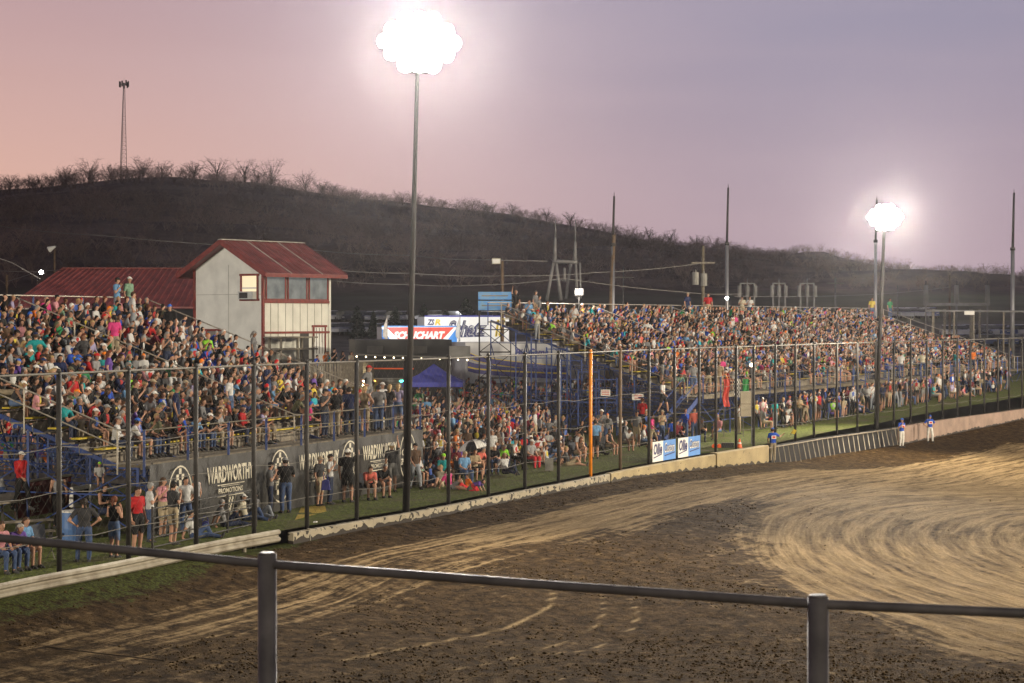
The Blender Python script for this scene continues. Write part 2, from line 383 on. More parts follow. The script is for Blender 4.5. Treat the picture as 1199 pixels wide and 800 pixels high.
# -- the track sheet
ss = np.arange(28, 250, .33); dd = np.concatenate([[-.05, .12], np.arange(.3, 30, .22), np.arange(30, 86, .8)])
Sg, Dg = np.meshgrid(ss, dd, indexing='ij'); Xg, Yg = fence_xy(Sg, Dg); Zg = track_z(Sg, Dg)
cl = vnoise(Xg*1.3, Yg*1.3, 3, 4) - .5
EC = (25.0, 66.0)                       # centre of the tight turn seen at the right edge
th = math.radians(-12); ex = (Xg-EC[0])*math.cos(th)+(Yg-EC[1])*math.sin(th); ey = -(Xg-EC[0])*math.sin(th)+(Yg-EC[1])*math.cos(th)
er = np.hypot(ex/17, ey/27); ea = np.arctan2(ey/27, ex/17)
jag = (vnoise(Xg*.5, Yg*.5, 5, 4)-.5)
inside = 1 - sstep(.93, 1.10, er + jag*.16)
right = sstep(SC[0]+s_at_px(600), s_at_px(800), Sg + Dg*.0)
far = sstep(13.5, 8.5, Dg+jag*3) * sstep(s_at_px(690), s_at_px(860), Sg) 
# everything right of the turn's outer edge is worn tan; far side too
beyond = sstep(4, 9, Xg - (7.4+.0*Yg) - np.where(Yg < 62, (62-Yg)*.22, -(Yg-62)*.30*(Yg < 200))) * sstep(54, 62, Yg)
groove = sstep(1.3, 2.3, Dg+jag*.8) * (1-sstep(4.6, 7.6, Dg+jag*1.6))
groove *= .45 + .4*sstep(s_at_px(250), s_at_px(600), Sg)
damp = 1 - sstep(1.9, 3.0, Dg + jag*1.2 - 2.2*sstep(s_at_px(860), s_at_px(960), Sg)*(1-sstep(s_at_px(1120), s_at_px(1190), Sg)))
tan = np.maximum(np.maximum(groove, inside*.80), np.maximum(far*.75, beyond*.75)) * (1-damp)
tan *= 1-.25*sstep(50, 40, Yg)
w = np.clip(np.maximum(inside, sstep(9, 15, Dg)*sstep(1.5, 1.1, er)), 0, 1) * sstep(4, 9, Dg)
arc = np.zeros_like(Xg)
# tyre arcs scored in the damp infield mud: ground positions read through the surface height, each a real curve on the ground
def addarc(pts, wd=.10, amp=1.0):
    global arc
    P = []
    for px, py in pts:
        v = atg(px, py, -1.15); P.append((v.x, v.y))
    P = np.array(P); t = np.linspace(0, len(P)-1, 60); k = np.arange(len(P))
    cx = np.interp(t, k, P[:, 0]); cy = np.interp(t, k, P[:, 1])
    for _ in range(6): cx[1:-1] = (cx[:-2]+cx[2:]+2*cx[1:-1])/4; cy[1:-1] = (cy[:-2]+cy[2:]+2*cy[1:-1])/4
    bx = (Xg > cx.min()-1) & (Xg < cx.max()+1) & (Yg > cy.min()-1) & (Yg < cy.max()+1)
    xs = Xg[bx]; ys = Yg[bx]; best = np.full(xs.shape, 9.)
    for a0, b0, a1, b1 in zip(cx[:-1], cy[:-1], cx[1:], cy[1:]):
        dx = a1-a0; dy = b1-b0; L2 = dx*dx+dy*dy+1e-9; q = np.clip(((xs-a0)*dx+(ys-b0)*dy)/L2, 0, 1)
        best = np.minimum(best, np.hypot(xs-a0-q*dx, ys-b0-q*dy))
    v = arc[bx]; arc[bx] = np.maximum(v, amp*np.exp(-(best/wd)**2))
addarc([(545,688),(620,692),(650,700),(640,712),(590,728),(530,742),(400,770)], .12, .85)
addarc([(660,690),(705,697),(708,712),(690,728),(600,757),(520,775)], .11, .7)
addarc([(735,700),(748,712),(735,728),(700,740),(640,752)], .09, .8)
addarc([(560,695),(590,705),(598,712)], .10, .6)
addarc([(400,700),(470,695),(560,687),(700,680)], .14, .35)
addarc([(250,760),(400,735),(500,725)], .16, .3)
addarc([(800,735),(860,722),(950,700)], .12, .35)
grass = (1-sstep(s_at_px(300), s_at_px(440), Sg)) * (.62+.38*sstep(.9, .4, Dg)) * (1-sstep(1.1, 2.3, Dg + jag*1.6 + 1.0*sstep(s_at_px(60), s_at_px(330), Sg)))
Zg = Zg + cl*.10*sstep(.8, 3, Dg) + .05*(jag)*sstep(1, 3, Dg)
# mud crumbs thrown up against the wall
Zg = Zg + .10*np.exp(-((Dg-.8)/.35)**2)*sstep(s_at_px(320), s_at_px(420), Sg)*(vnoise(Xg*3, Yg*3, 9, 3))*1.5
grid_mesh('track', Xg, Yg, Zg, dirt_material(), dict(fu=Dg*3.4, fv=Sg*.13, eu=er*46, ev=np.cos(ea)*3.4, ew=np.sin(ea)*3.4, w=w, tan=tan, arc=arc, grass=grass))['kind'] = 'structure'

# clods of mud thrown over the damp infield: small rough lumps, too many to count
def clods(n):
    rg = np.random.default_rng(8); y = 40+52*rg.random(n*3)**1.35; x = rg.uniform(-.27, .27, n*3)*y
    s_, d_ = fence_sd(x, y); ok = (d_ > .5); x, y, s_, d_ = x[ok], y[ok], s_[ok], d_[ok]
    # mostly where the surface is not polished tan
    ix = np.clip(((s_-ss[0])/.33).astype(int), 0, len(ss)-1); jx = np.clip(np.searchsorted(dd, d_), 0, len(dd)-1); tn = tan[ix, jx]
    k = rg.random(len(x)) < (1-.85*np.clip(arc[ix, jx]*1.6, 0, 1))*np.where(tn > .30, .012, .95)*np.clip(4*(vnoise(x*.45, y*.45, 6, 3)-.30), .12, 1); x, y, s_, d_ = x[k][:n], y[k][:n], s_[k][:n], d_[k][:n]; ix = ix[k][:n]; jx = jx[k][:n]
    m_ = len(x); z = Zg[ix, jx]; r = .012+.045*rg.random(m_)**5
    P0 = np.array([(1,0,0),(0,1,0),(-1,0,0),(0,-1,0),(0,0,.8),(.0,0,-.5)], float); F0 = np.array([(0,1,4),(1,2,4),(2,3,4),(3,0,4),(1,0,5),(2,1,5),(3,2,5),(0,3,5)])
    V = P0[None]*r[:, None, None]*rg.uniform(.55, 1.35, (m_, 6, 1)); a = rg.uniform(0, 6.28, m_); c, s2 = np.cos(a)[:, None], np.sin(a)[:, None]
    X = V[..., 0]*c-V[..., 1]*s2+x[:, None]; Y = V[..., 0]*s2+V[..., 1]*c+y[:, None]; Z = V[..., 2]+z[:, None]+.012
    return np.stack([X, Y, Z], -1).reshape(-1, 3), (F0[None]+6*np.arange(m_)[:, None, None]).reshape(-1, 3)

sb = np.arange(28, 250, 1.0); db = np.concatenate([-np.arange(0, 14, .5)[::-1]-.0])
Sb, Db = np.meshgrid(sb, db, indexing='ij'); Xb, Yb = fence_xy(Sb, Db); Zb = back_z(Xb, Yb) + (vnoise(Xb, Yb, 4)-.5)*.05*(Db < -.4)
grid_mesh('grass_verge', Xb, Yb, Zb+.012, grass_material('verge_grass', .25))['kind'] = 'structure'
CLOD_MAT = mat('mud_clod', (.052, .034, .016), .95, 0, .7, 1.7, spec=.1, var2=(.026, .016, .007))
gxs = np.arange(-420, 421, 4.0); gys = np.concatenate([np.arange(-40, 350, 3.0), np.arange(350, 640, 4.0)])
RIDX = [-200,0,60,150,200,250,300,360,420,470,520,560,600,640,700,760,800,850,900,950,1000,1050,1100,1150,1199,1400]
RIDY = [235,222,218,208,206,211,213,224,232,236,243,246,251,259,269,282,288,297,301,314,322,330,333,340,344,354]
RIDGE_Y = 520.0
def ridge_h(px): return CAMH + (HOR - np.interp(px, RIDX, RIDY)) * RIDGE_Y / FPX
def hill_z(x, y):
    x = np.asarray(x, float); y = np.asarray(y, float)
    base = back_z(x, y); px = 599.5 + x/RIDGE_Y*FPX; h = ridge_h(px)
    t = np.clip((y-315)/(RIDGE_Y-315), 0, 1); prof = np.where(t < 1, t**.95, 1)
    bumps = (vnoise(x/38, y/38, 8, 4)-.5)*9*np.clip(t*3, 0, 1)*np.clip((1-t)*4, 0, 1)
    z = base + (h-base)*prof + bumps
    return z - np.clip(y-RIDGE_Y-10, 0, 1e9)*.12
Xf, Yf = np.meshgrid(gxs, gys, indexing='ij'); Zf = hill_z(Xf, Yf); Sf, Df = fence_sd(Xf.ravel(), Yf.ravel()); Df = Df.reshape(Xf.shape)
Zf = np.where(Df > -11, -2.6 - 0*Zf, Zf-.03)
hm = Yf > 312
m, nt, b = newmat('pit_lot_ground')
def ground_mat():
    m, nt, b = newmat('lot_and_hill'); N = nt.nodes; L = nt.links
    t = N.new('ShaderNodeNewGeometry'); sx = N.new('ShaderNodeSeparateXYZ'); L.new(t.outputs['Position'], sx.inputs[0])
    def noise(sc, det=7, rg=.6):
        n = N.new('ShaderNodeTexNoise'); n.inputs['Scale'].default_value = sc; n.inputs['Detail'].default_value = det; n.inputs['Roughness'].default_value = rg; L.new(t.outputs['Position'], n.inputs['Vector']); return n.outputs[0]
    def rng(v, a, c):
        r = N.new('ShaderNodeMapRange'); r.inputs[1].default_value = a; r.inputs[2].default_value = c; L.new(v, r.inputs[0]); return r.outputs[0]
    def mix(f, a, c):
        x = N.new('ShaderNodeMix'); x.data_type = 'RGBA'; L.new(f, x.inputs[0])
        for i, v in ((6, a), (7, c)):
            if isinstance(v, tuple): x.inputs[i].default_value = (*v, 1)
            else: L.new(v, x.inputs[i])
        return x.outputs[2]
    lot = mix(rng(noise(.25), .35, .65), (.13, .12, .10), (.22, .20, .17)); field = mix(rng(noise(.08), .35, .65), (.10, .105, .06), (.15, .145, .09))
    hill = mix(rng(noise(.05, 10, .7), .35, .68), (.065, .044, .042), (.27, .185, .150)); a = N.new('ShaderNodeAttribute'); a.attribute_name = 'bare'
    hill = mix(a.outputs['Fac'], hill, mix(rng(noise(.3), .4, .6), (.07, .045, .035), (.14, .09, .065)))
    yv = sx.outputs[1]; c = mix(rng(yv, 258, 266), lot, field); c = mix(rng(yv, 312, 322), c, hill)
    L.new(c, b.inputs['Base Color']); b.inputs['Roughness'].default_value = .95; b.inputs['Specular IOR Level'].default_value = .1
    return m
bare = np.zeros_like(Xf)
for (bx, by, rx, ry) in ((-115, 470, 22, 12), (-88, 462, 20, 8), (-100, 448, 26, 7)):
    bare = np.maximum(bare, np.clip(1.5-np.hypot((Xf-bx)/rx, (Yf-by)/ry)-(vnoise(Xf/7, Yf/7, 2)-.5)*1.6, 0, 1))
GM = ground_mat()
iy = int(np.searchsorted(gys, 312))
o = grid_mesh('pit_ground', Xf[:, :iy+1], Yf[:, :iy+1], Zf[:, :iy+1], GM, dict(bare=bare[:, :iy+1])); o['kind'] = 'structure'
o = grid_mesh('hill', Xf[:, iy:], Yf[:, iy:], Zf[:, iy:], GM, dict(bare=bare[:, iy:])); o['kind'] = 'structure'

# ------------------------------------------------------------------ bare woodland on the hill
def twig_tree(h, nb, rnd, wd=.10):
    """leafless crown: tapering limbs and fans of thin twigs as flat slivers in every direction"""
    v = []; f = []
    def sliver(p, q, w0):
        d = q-p; s = d.cross(Vector((rnd.uniform(-1, 1), rnd.uniform(-1, 1), rnd.uniform(-.3, .3))))
        if s.length < 1e-4: return
        s = s.normalized()*w0; b0 = len(v); v.extend([p-s, p+s, q+s*.35, q-s*.35]); f.append((b0, b0+1, b0+2, b0+3))
    for k in range(nb):
        a = rnd.uniform(0, 6.283); z0 = h*rnd.uniform(0, .35); r = h*rnd.uniform(.2, .5); zt = h*(rnd.uniform(.55, 1.0) - .35*(r/h)**1.4)
        p = Vector((0, 0, z0)); q = Vector((math.cos(a)*r, math.sin(a)*r, zt)); mid = (p+q)/2 + Vector((rnd.uniform(-1, 1), rnd.uniform(-1, 1), rnd.uniform(-.2, .6)))*h*.06
        sliver(p, mid, wd); sliver(mid, q, wd*.7)
        for j in range(5):
            t = rnd.uniform(.35, 1); s0 = mid.lerp(q, t); e = s0 + Vector((rnd.gauss(0, 1), rnd.gauss(0, 1), rnd.uniform(-.2, 1.2)))*h*.10
            sliver(s0, e, wd*.45)
    return v, f
rnd = random.Random(3)
protos = [twig_tree(1.0, n, rnd, .012) for n in (9, 11, 12, 10, 13)]
PR = [(np.array([p[:] for p in v]), np.array(f)) for v, f in protos]
def np_mesh(name, V, F, mats, off=(0, 0, 0), cols=None, mi=None):
    me = bpy.data.meshes.new(name); me.vertices.add(len(V)); me.vertices.foreach_set('co', (V-np.array(off)).astype(np.float32).ravel())
    k = F.shape[1]; me.loops.add(F.size); me.loops.foreach_set('vertex_index', F.ravel().astype(np.int32)); me.polygons.add(len(F))
    me.polygons.foreach_set('loop_start', np.arange(0, F.size, k, dtype=np.int32)); me.update(calc_edges=True)
    if mi is not None: me.polygons.foreach_set('material_index', mi.astype(np.int32))
    if cols is not None:
        a = me.attributes.new('col', 'FLOAT_COLOR', 'FACE'); a.data.foreach_set('color', np.concatenate([cols, np.ones((len(cols), 1))], 1).astype(np.float32).ravel())
    return me
cv, cf = clods(30000); me = np_mesh('mud_clods', cv, cf, CLOD_MAT); o = link('mud_clods', me, CLOD_MAT); tag(o, 'loose clods of dark mud strewn over the damp middle of the dirt', 'mud clods', kind='stuff')
VV = []; FF = []; nb = 0; wr = np.random.default_rng(5)
M['brush'] = mat('bare_brush', (.24, .165, .135), .95, 0, .65, .06, spec=.1)
n_w = 5200
for i in range(n_w):
    y = 318 + (RIDGE_Y+14-318)*wr.random()**.9; x = wr.uniform(-.30, .30)*y
    pxx = 599.5+x/y*FPX
    if not -40 < pxx < 1240: continue
    bb = 0
    for (bx, by, rx, ry) in ((-115, 470, 22, 12), (-88, 462, 20, 8), (-100, 448, 26, 7)): bb = max(bb, 1.1-math.hypot((x-bx)/rx, (y-by)/ry))
    if bb > 0 and wr.random() < .9: continue
    P, F = PR[i % 5]; h = wr.uniform(2.4, 5.0)*(1-.55*np.clip(pxx/1199, 0, 1))*(.45+1.1*float(vnoise(np.array([x/9.]), np.array([y/9.]), 12, 3)[0])); a = wr.uniform(0, 6.28); c, s_ = math.cos(a), math.sin(a)
    Q = P.copy(); wv = h*wr.uniform(.9, 1.4); Q = np.stack([(P[:, 0]*c-P[:, 1]*s_)*wv+x, (P[:, 0]*s_+P[:, 1]*c)*wv+y, P[:, 2]*h + float(hill_z(x, y))-.3], 1)
    VV.append(Q); FF.append(F+nb); nb += len(Q)
me = np_mesh('woodland', np.concatenate(VV), np.concatenate(FF), M['brush']); o = link('woodland', me, M['brush'])
tag(o, 'leafless brown woodland covering the whole dark hillside', 'woodland', kind='stuff')
def bare_tree(px, h, label, dense=26, wide=1.15, dark=False, Y=None):
    Y = Y or RIDGE_Y - 2; x = (px-599.5)/FPX*Y; z = float(hill_z(x, Y)) - .5; rn = random.Random(int(px*7))
    r = empty('bare_tree', (x, Y, z), label, 'tree', 'trees along the ridge')
    t = MB(); t.tube((x, Y, z), (x+rn.uniform(-.2, .2), Y, z+h*.45), .16, .09, 6)
    for k in range(4):
        a = rn.uniform(0, 6.28); t.tube((x, Y, z+h*rn.uniform(.25, .45)), (x+math.cos(a)*h*.22, Y+math.sin(a)*h*.22, z+h*rn.uniform(.6, .75)), .08, .04, 5)
    t.build('trunk', M['bark'], r)
    v, f = twig_tree(h, dense, rn, .06); m = MB(); m.add([Vector((x, Y, z)) + Vector((p.x*wide, p.y*wide, p.z)) for p in v], f); m.build('crown', M['pine'] if dark else M['bark'], r)
tl = [(12,5.2,'low dark tree at the far left end of the ridge line'),(78,6.4,'broad bare tree left of the lattice mast on the ridge'),(105,7.5,'tall bare tree on the ridge just left of the lattice mast'),
 (130,5,'small bare tree touching the left foot of the lattice mast'),(168,6.5,'bushy bare tree on the ridge just right of the lattice mast'),(190,5.6,'second bare tree to the right of the lattice mast'),
 (228,6.2,'round bare tree above the left slope of the red gable'),(254,7.6,'tall round bare tree above the peak of the gabled tower'),(287,7.4,'tall bare tree above the right roof slope of the tower'),
 (302,5.5,'small bare tree tucked between two tall ones over the tower roof'),(318,8.2,'broadest fan-shaped bare tree on the ridge above the tower'),(358,6.8,'lone bare tree with open sky on both sides'),
 (378,4.8,'dark little tree right of the lone bare tree'),(390,4.0,'spindly sapling where the ridge begins to drop'),(600,4.2,'dark tree on the ridge above the blue panel tower'),
 (640,4.5,'dark tree above the steel substation frame'),(668,4.6,'spreading tree above the right side of the substation frame'),(760,4.6,'rounded bare tree right of the first steel pole'),
 (785,5,'wide bare tree midway between the two steel poles'),(815,4.6,'rounded bare tree left of the second steel pole'),(842,4.2,'small tree directly left of the second steel pole'),
 (948,4.6,'tall pointed tree left of the distant floodlight'),(988,5,'bare tree below the left edge of the distant floodlight'),(1060,4.6,'rounded tree right of the distant floodlight'),
 (1085,4.6,'rounded tree above the rail with a white sign'),(1130,4.3,'low bare tree far right above the insulators'),(1165,4.8,'bare tree left of the far right steel pole')]
for a in tl: bare_tree(*a, dense=34 if a[1] > 6 else 22)
# ------------------------------------------------------------------ catch fence
fence = empty('catch_fence', (POSTS[9][0], POSTS[9][1], 0), 'tall dark mesh catch fence of steel posts running along the track wall', 'fence')
FH = 5.0
def post_xy(i): return Vector((POSTS[i][0], POSTS[i][1], 0))
for i in range(len(POSTS)):
    p = post_xy(i); m = MB(); r = .068
    m.tube(p + Vector((0, 0, -.4)), p + Vector((.0, 0, FH)), r, r, 8); m.tube(p + Vector((0, 0, FH)), p + Vector((0, 0, FH+.09)), r*1.1, r*.6, 8)
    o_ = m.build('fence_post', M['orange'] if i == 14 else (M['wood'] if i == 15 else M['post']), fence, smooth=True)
    if i == 14: o_['label'] = 'fence post tinted bright orange by lens flare'
m = MB(); m.path([post_xy(i) + Vector((0, 0, FH-.03)) for i in range(len(POSTS))], .030, 6); m.build('top_rail', M['galv'], fence)
for zz in (.95, 2.05, 3.15):
    m = MB(); pts = []
    for i in range(len(POSTS)-1):
        a = post_xy(i); b = post_xy(i+1); mid = (a+b)/2
        pts += [a + Vector((0, 0, zz+((i*37) % 7-3)*.012)), mid + Vector((0, 0, zz-.04-((i*13) % 5)*.012))]
    pts.append(post_xy(len(POSTS)-1)+Vector((0, 0, zz))); m.path(pts, .011, 4); m.build('cable', M['galv'], fence)
# woven wire between the posts: real thin wires, diagonal both ways
m = MB()
for i in range(2, 24):
    a = post_xy(i); b = post_xy(i+1); L = (b-a).length; n = 9
    for sgn in (1, -1):
        for k in range(-14, n):
            t0 = k/n; t1 = t0 + FH/L
            lo, hi = max(0, t0), min(1, t1)
            if hi <= lo: continue
            z0 = (lo-t0)*L; z1 = (hi-t0)*L
            if sgn < 0: z0, z1 = FH-z0, FH-z1
            p = a.lerp(b, lo); q = a.lerp(b, hi); m.tube(p+Vector((0, 0, z0)), q+Vector((0, 0, z1)), .0022, .0022, 3, caps=False)
m.build('wire_mesh', M['galv'], fence)

# ------------------------------------------------------------------ wall, guardrail, slats
def strip_wall(name, s0, s1, d0, d1, ztop, mats, label, cat, group=None, jag=.05, ds=.5, zb=None):
    s = np.arange(s0, s1+ds*.5, ds); s[-1] = s1; x0, y0 = fence_xy(s, d0); x1, y1 = fence_xy(s, d1); n = len(s)
    zt = ztop(s) if callable(ztop) else np.full(n, ztop); zl = wall_base(s)-.25
    rows = 7; V = []; F = []; hb = []
    prof = [(x1, y1, zl)] + [(x1, y1, zl+(zt-.025-zl)*k/rows) for k in range(1, rows+1)] + [(x1*.8+x0*.2, y1*.8+y0*.2, zt), (x0, y0, zt), (x0, y0, zl)]
    for (a, b_, c) in prof: V.append(np.stack([a, b_, c], 1))
    P = len(prof); V = np.concatenate(V); hb = V[:, 2] - np.tile(wall_base(s), P)
    for k in range(P-1):
        for i in range(n-1): F.append((k*n+i, k*n+i+1, (k+1)*n+i+1, (k+1)*n+i))
    F.append(tuple(k*n for k in range(P))); F.append(tuple(k*n+n-1 for k in range(P))[::-1])
    me = bpy.data.meshes.new(name); off = V.mean(0); me.from_pydata([tuple(v-off) for v in V], [], F); me.update()
    a = me.attributes.new('hb', 'FLOAT', 'POINT'); a.data.foreach_set('value', hb.astype(np.float32))
    o = bpy.data.objects.new(name, me); COL.objects.link(o); o.location = off; me.materials.append(mats)
    return tag(o, label, cat, group)
def wall_material(name, base, dark, amt):
    m, nt, b = newmat(name); N = nt.nodes; L = nt.links
    g = N.new('ShaderNodeNewGeometry').outputs['Position']; a = N.new('ShaderNodeAttribute'); a.attribute_name = 'hb'
    def noise(sc, det=6, vec=g):
        n = N.new('ShaderNodeTexNoise'); n.inputs['Scale'].default_value = sc; n.inputs['Detail'].default_value = det; L.new(vec, n.inputs['Vector']); return n.outputs[0]
    def rng(v, p, q, lo=0., hi=1.):
        r = N.new('ShaderNodeMapRange'); r.inputs[1].default_value = p; r.inputs[2].default_value = q; r.inputs[3].default_value = lo; r.inputs[4].default_value = hi; L.new(v, r.inputs[0]); return r.outputs[0]
    def mix(f, p, q):
        x = N.new('ShaderNodeMix'); x.data_type = 'RGBA'; L.new(f, x.inputs[0])
        for i, v in ((6, p), (7, q)):
            if isinstance(v, tuple): x.inputs[i].default_value = (*v, 1)
            else: L.new(v, x.inputs[i])
        return x.outputs[2]
    def mth(op, p, q):
        k = N.new('ShaderNodeMath'); k.operation = op
        for i, v in enumerate((p, q)):
            if isinstance(v, float): k.inputs[i].default_value = v
            else: L.new(v, k.inputs[i])
        return k.outputs[0]
    mp = N.new('ShaderNodeMapping'); mp.inputs['Scale'].default_value = (1, 1, .25); L.new(g, mp.inputs[0])
    c = mix(rng(noise(1.2), .35, .65), tuple(x*.72 for x in base), base)
    c = mix(rng(noise(5, 7), .60-amt, .63-amt), c, dark)                                  # spatter
    edge = mth('SUBTRACT', a.outputs['Fac'], mth('MULTIPLY', noise(2.2, 5, mp.outputs[0]), .42))
    c = mix(rng(edge, -.10, -.085), dark, c)                                               # caked mud along the foot
    L.new(c, b.inputs['Base Color']); b.inputs['Roughness'].default_value = .8
    bp = N.new('ShaderNodeBump'); bp.inputs['Strength'].default_value = .5; bp.inputs['Distance'].default_value = .03; L.new(noise(9), bp.inputs['Height']); L.new(bp.outputs[0], b.inputs['Normal'])
    return m
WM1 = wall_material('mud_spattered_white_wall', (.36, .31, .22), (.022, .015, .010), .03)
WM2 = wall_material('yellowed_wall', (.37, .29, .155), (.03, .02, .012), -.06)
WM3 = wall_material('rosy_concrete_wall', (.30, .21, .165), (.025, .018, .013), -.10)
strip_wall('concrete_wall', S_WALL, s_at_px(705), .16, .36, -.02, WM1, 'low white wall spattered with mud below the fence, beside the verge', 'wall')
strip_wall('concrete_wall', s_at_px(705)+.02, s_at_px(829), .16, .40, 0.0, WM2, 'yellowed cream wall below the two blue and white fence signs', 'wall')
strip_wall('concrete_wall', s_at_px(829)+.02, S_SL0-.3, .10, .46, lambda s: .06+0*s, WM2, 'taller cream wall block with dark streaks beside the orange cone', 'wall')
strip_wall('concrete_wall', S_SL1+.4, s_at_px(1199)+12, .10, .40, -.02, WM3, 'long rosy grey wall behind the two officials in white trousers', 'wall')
# slatted gap
sl0 = empty('slatted_gate', (*[float(v) for v in fence_xy((S_SL0+S_SL1)/2, .3)], -.9), 'row of leaning white slats filling the gap between the walls', 'barrier')
m = MB(); sN = np.linspace(S_SL0, S_SL1, 9); xs, ys = fence_xy(sN, .28); m.path([Vector((a, b_, -.10)) for a, b_ in zip(xs, ys)], .035, 6); m.build('top_pipe', M['plank'], sl0)
nsl = 27
for i in range(nsl):
    s = S_SL0 + .4 + (S_SL1-S_SL0-.6)*i/(nsl-1)*(1) + random.uniform(-.08, .08)
    x1, y1 = fence_xy(s+.30, .24); x0, y0 = fence_xy(s-.28, .62); m = MB()
    m.bar((float(x0), float(y0), -.98+random.uniform(-.06, .06)), (float(x1), float(y1), -.12), .042, .02); m.build('slat', M['white_rail'], sl0)
m = MB(); xs, ys = fence_xy(np.linspace(S_SL0-.4, S_SL1+.5, 12), .05)
for a in range(11): m.bar((xs[a], ys[a], -.62), (xs[a+1], ys[a+1], -.62), .10, 1.15)
m.build('dark_backing', M['black'], sl0)
# W-beam guardrail
gr = empty('guardrail', (*[float(v) for v in fence_xy(PS[3], .35)], 0), 'dirty white steel guardrail in front of the fence at lower left', 'guardrail')
sg = np.arange(PS[0]-6, s_at_px(326), .6); prof = [(.36, .15), (.42, .10), (.42, .04), (.35, -.01), (.35, -.05), (.42, -.10), (.42, -.16), (.36, -.21)]
V = []; F = []; n = len(sg)
for (d, z) in prof:
    x, y = fence_xy(sg, d+.02); zz = z + .03 - .015*np.sin(sg*.8); V += [tuple(t) for t in np.stack([x, y, zz], 1)]
for k in range(len(prof)-1):
    for i in range(n-1): F.append((k*n+i, k*n+i+1, (k+1)*n+i+1, (k+1)*n+i))
mb = MB(); mb.add(V, F); ob = mb.build('beam', M['white_rail'], gr)
sol = ob.modifiers.new('t', 'SOLIDIFY'); sol.thickness = .012; sol.offset = 0
for i in range(0, 8):
    s = PS[1]+i*3.6; x, y = fence_xy(s, .30); m = MB(); m.tube((x, y, -.9), (x, y, .02), .065, .065, 8); m.build('post', M['white_rail'], gr)

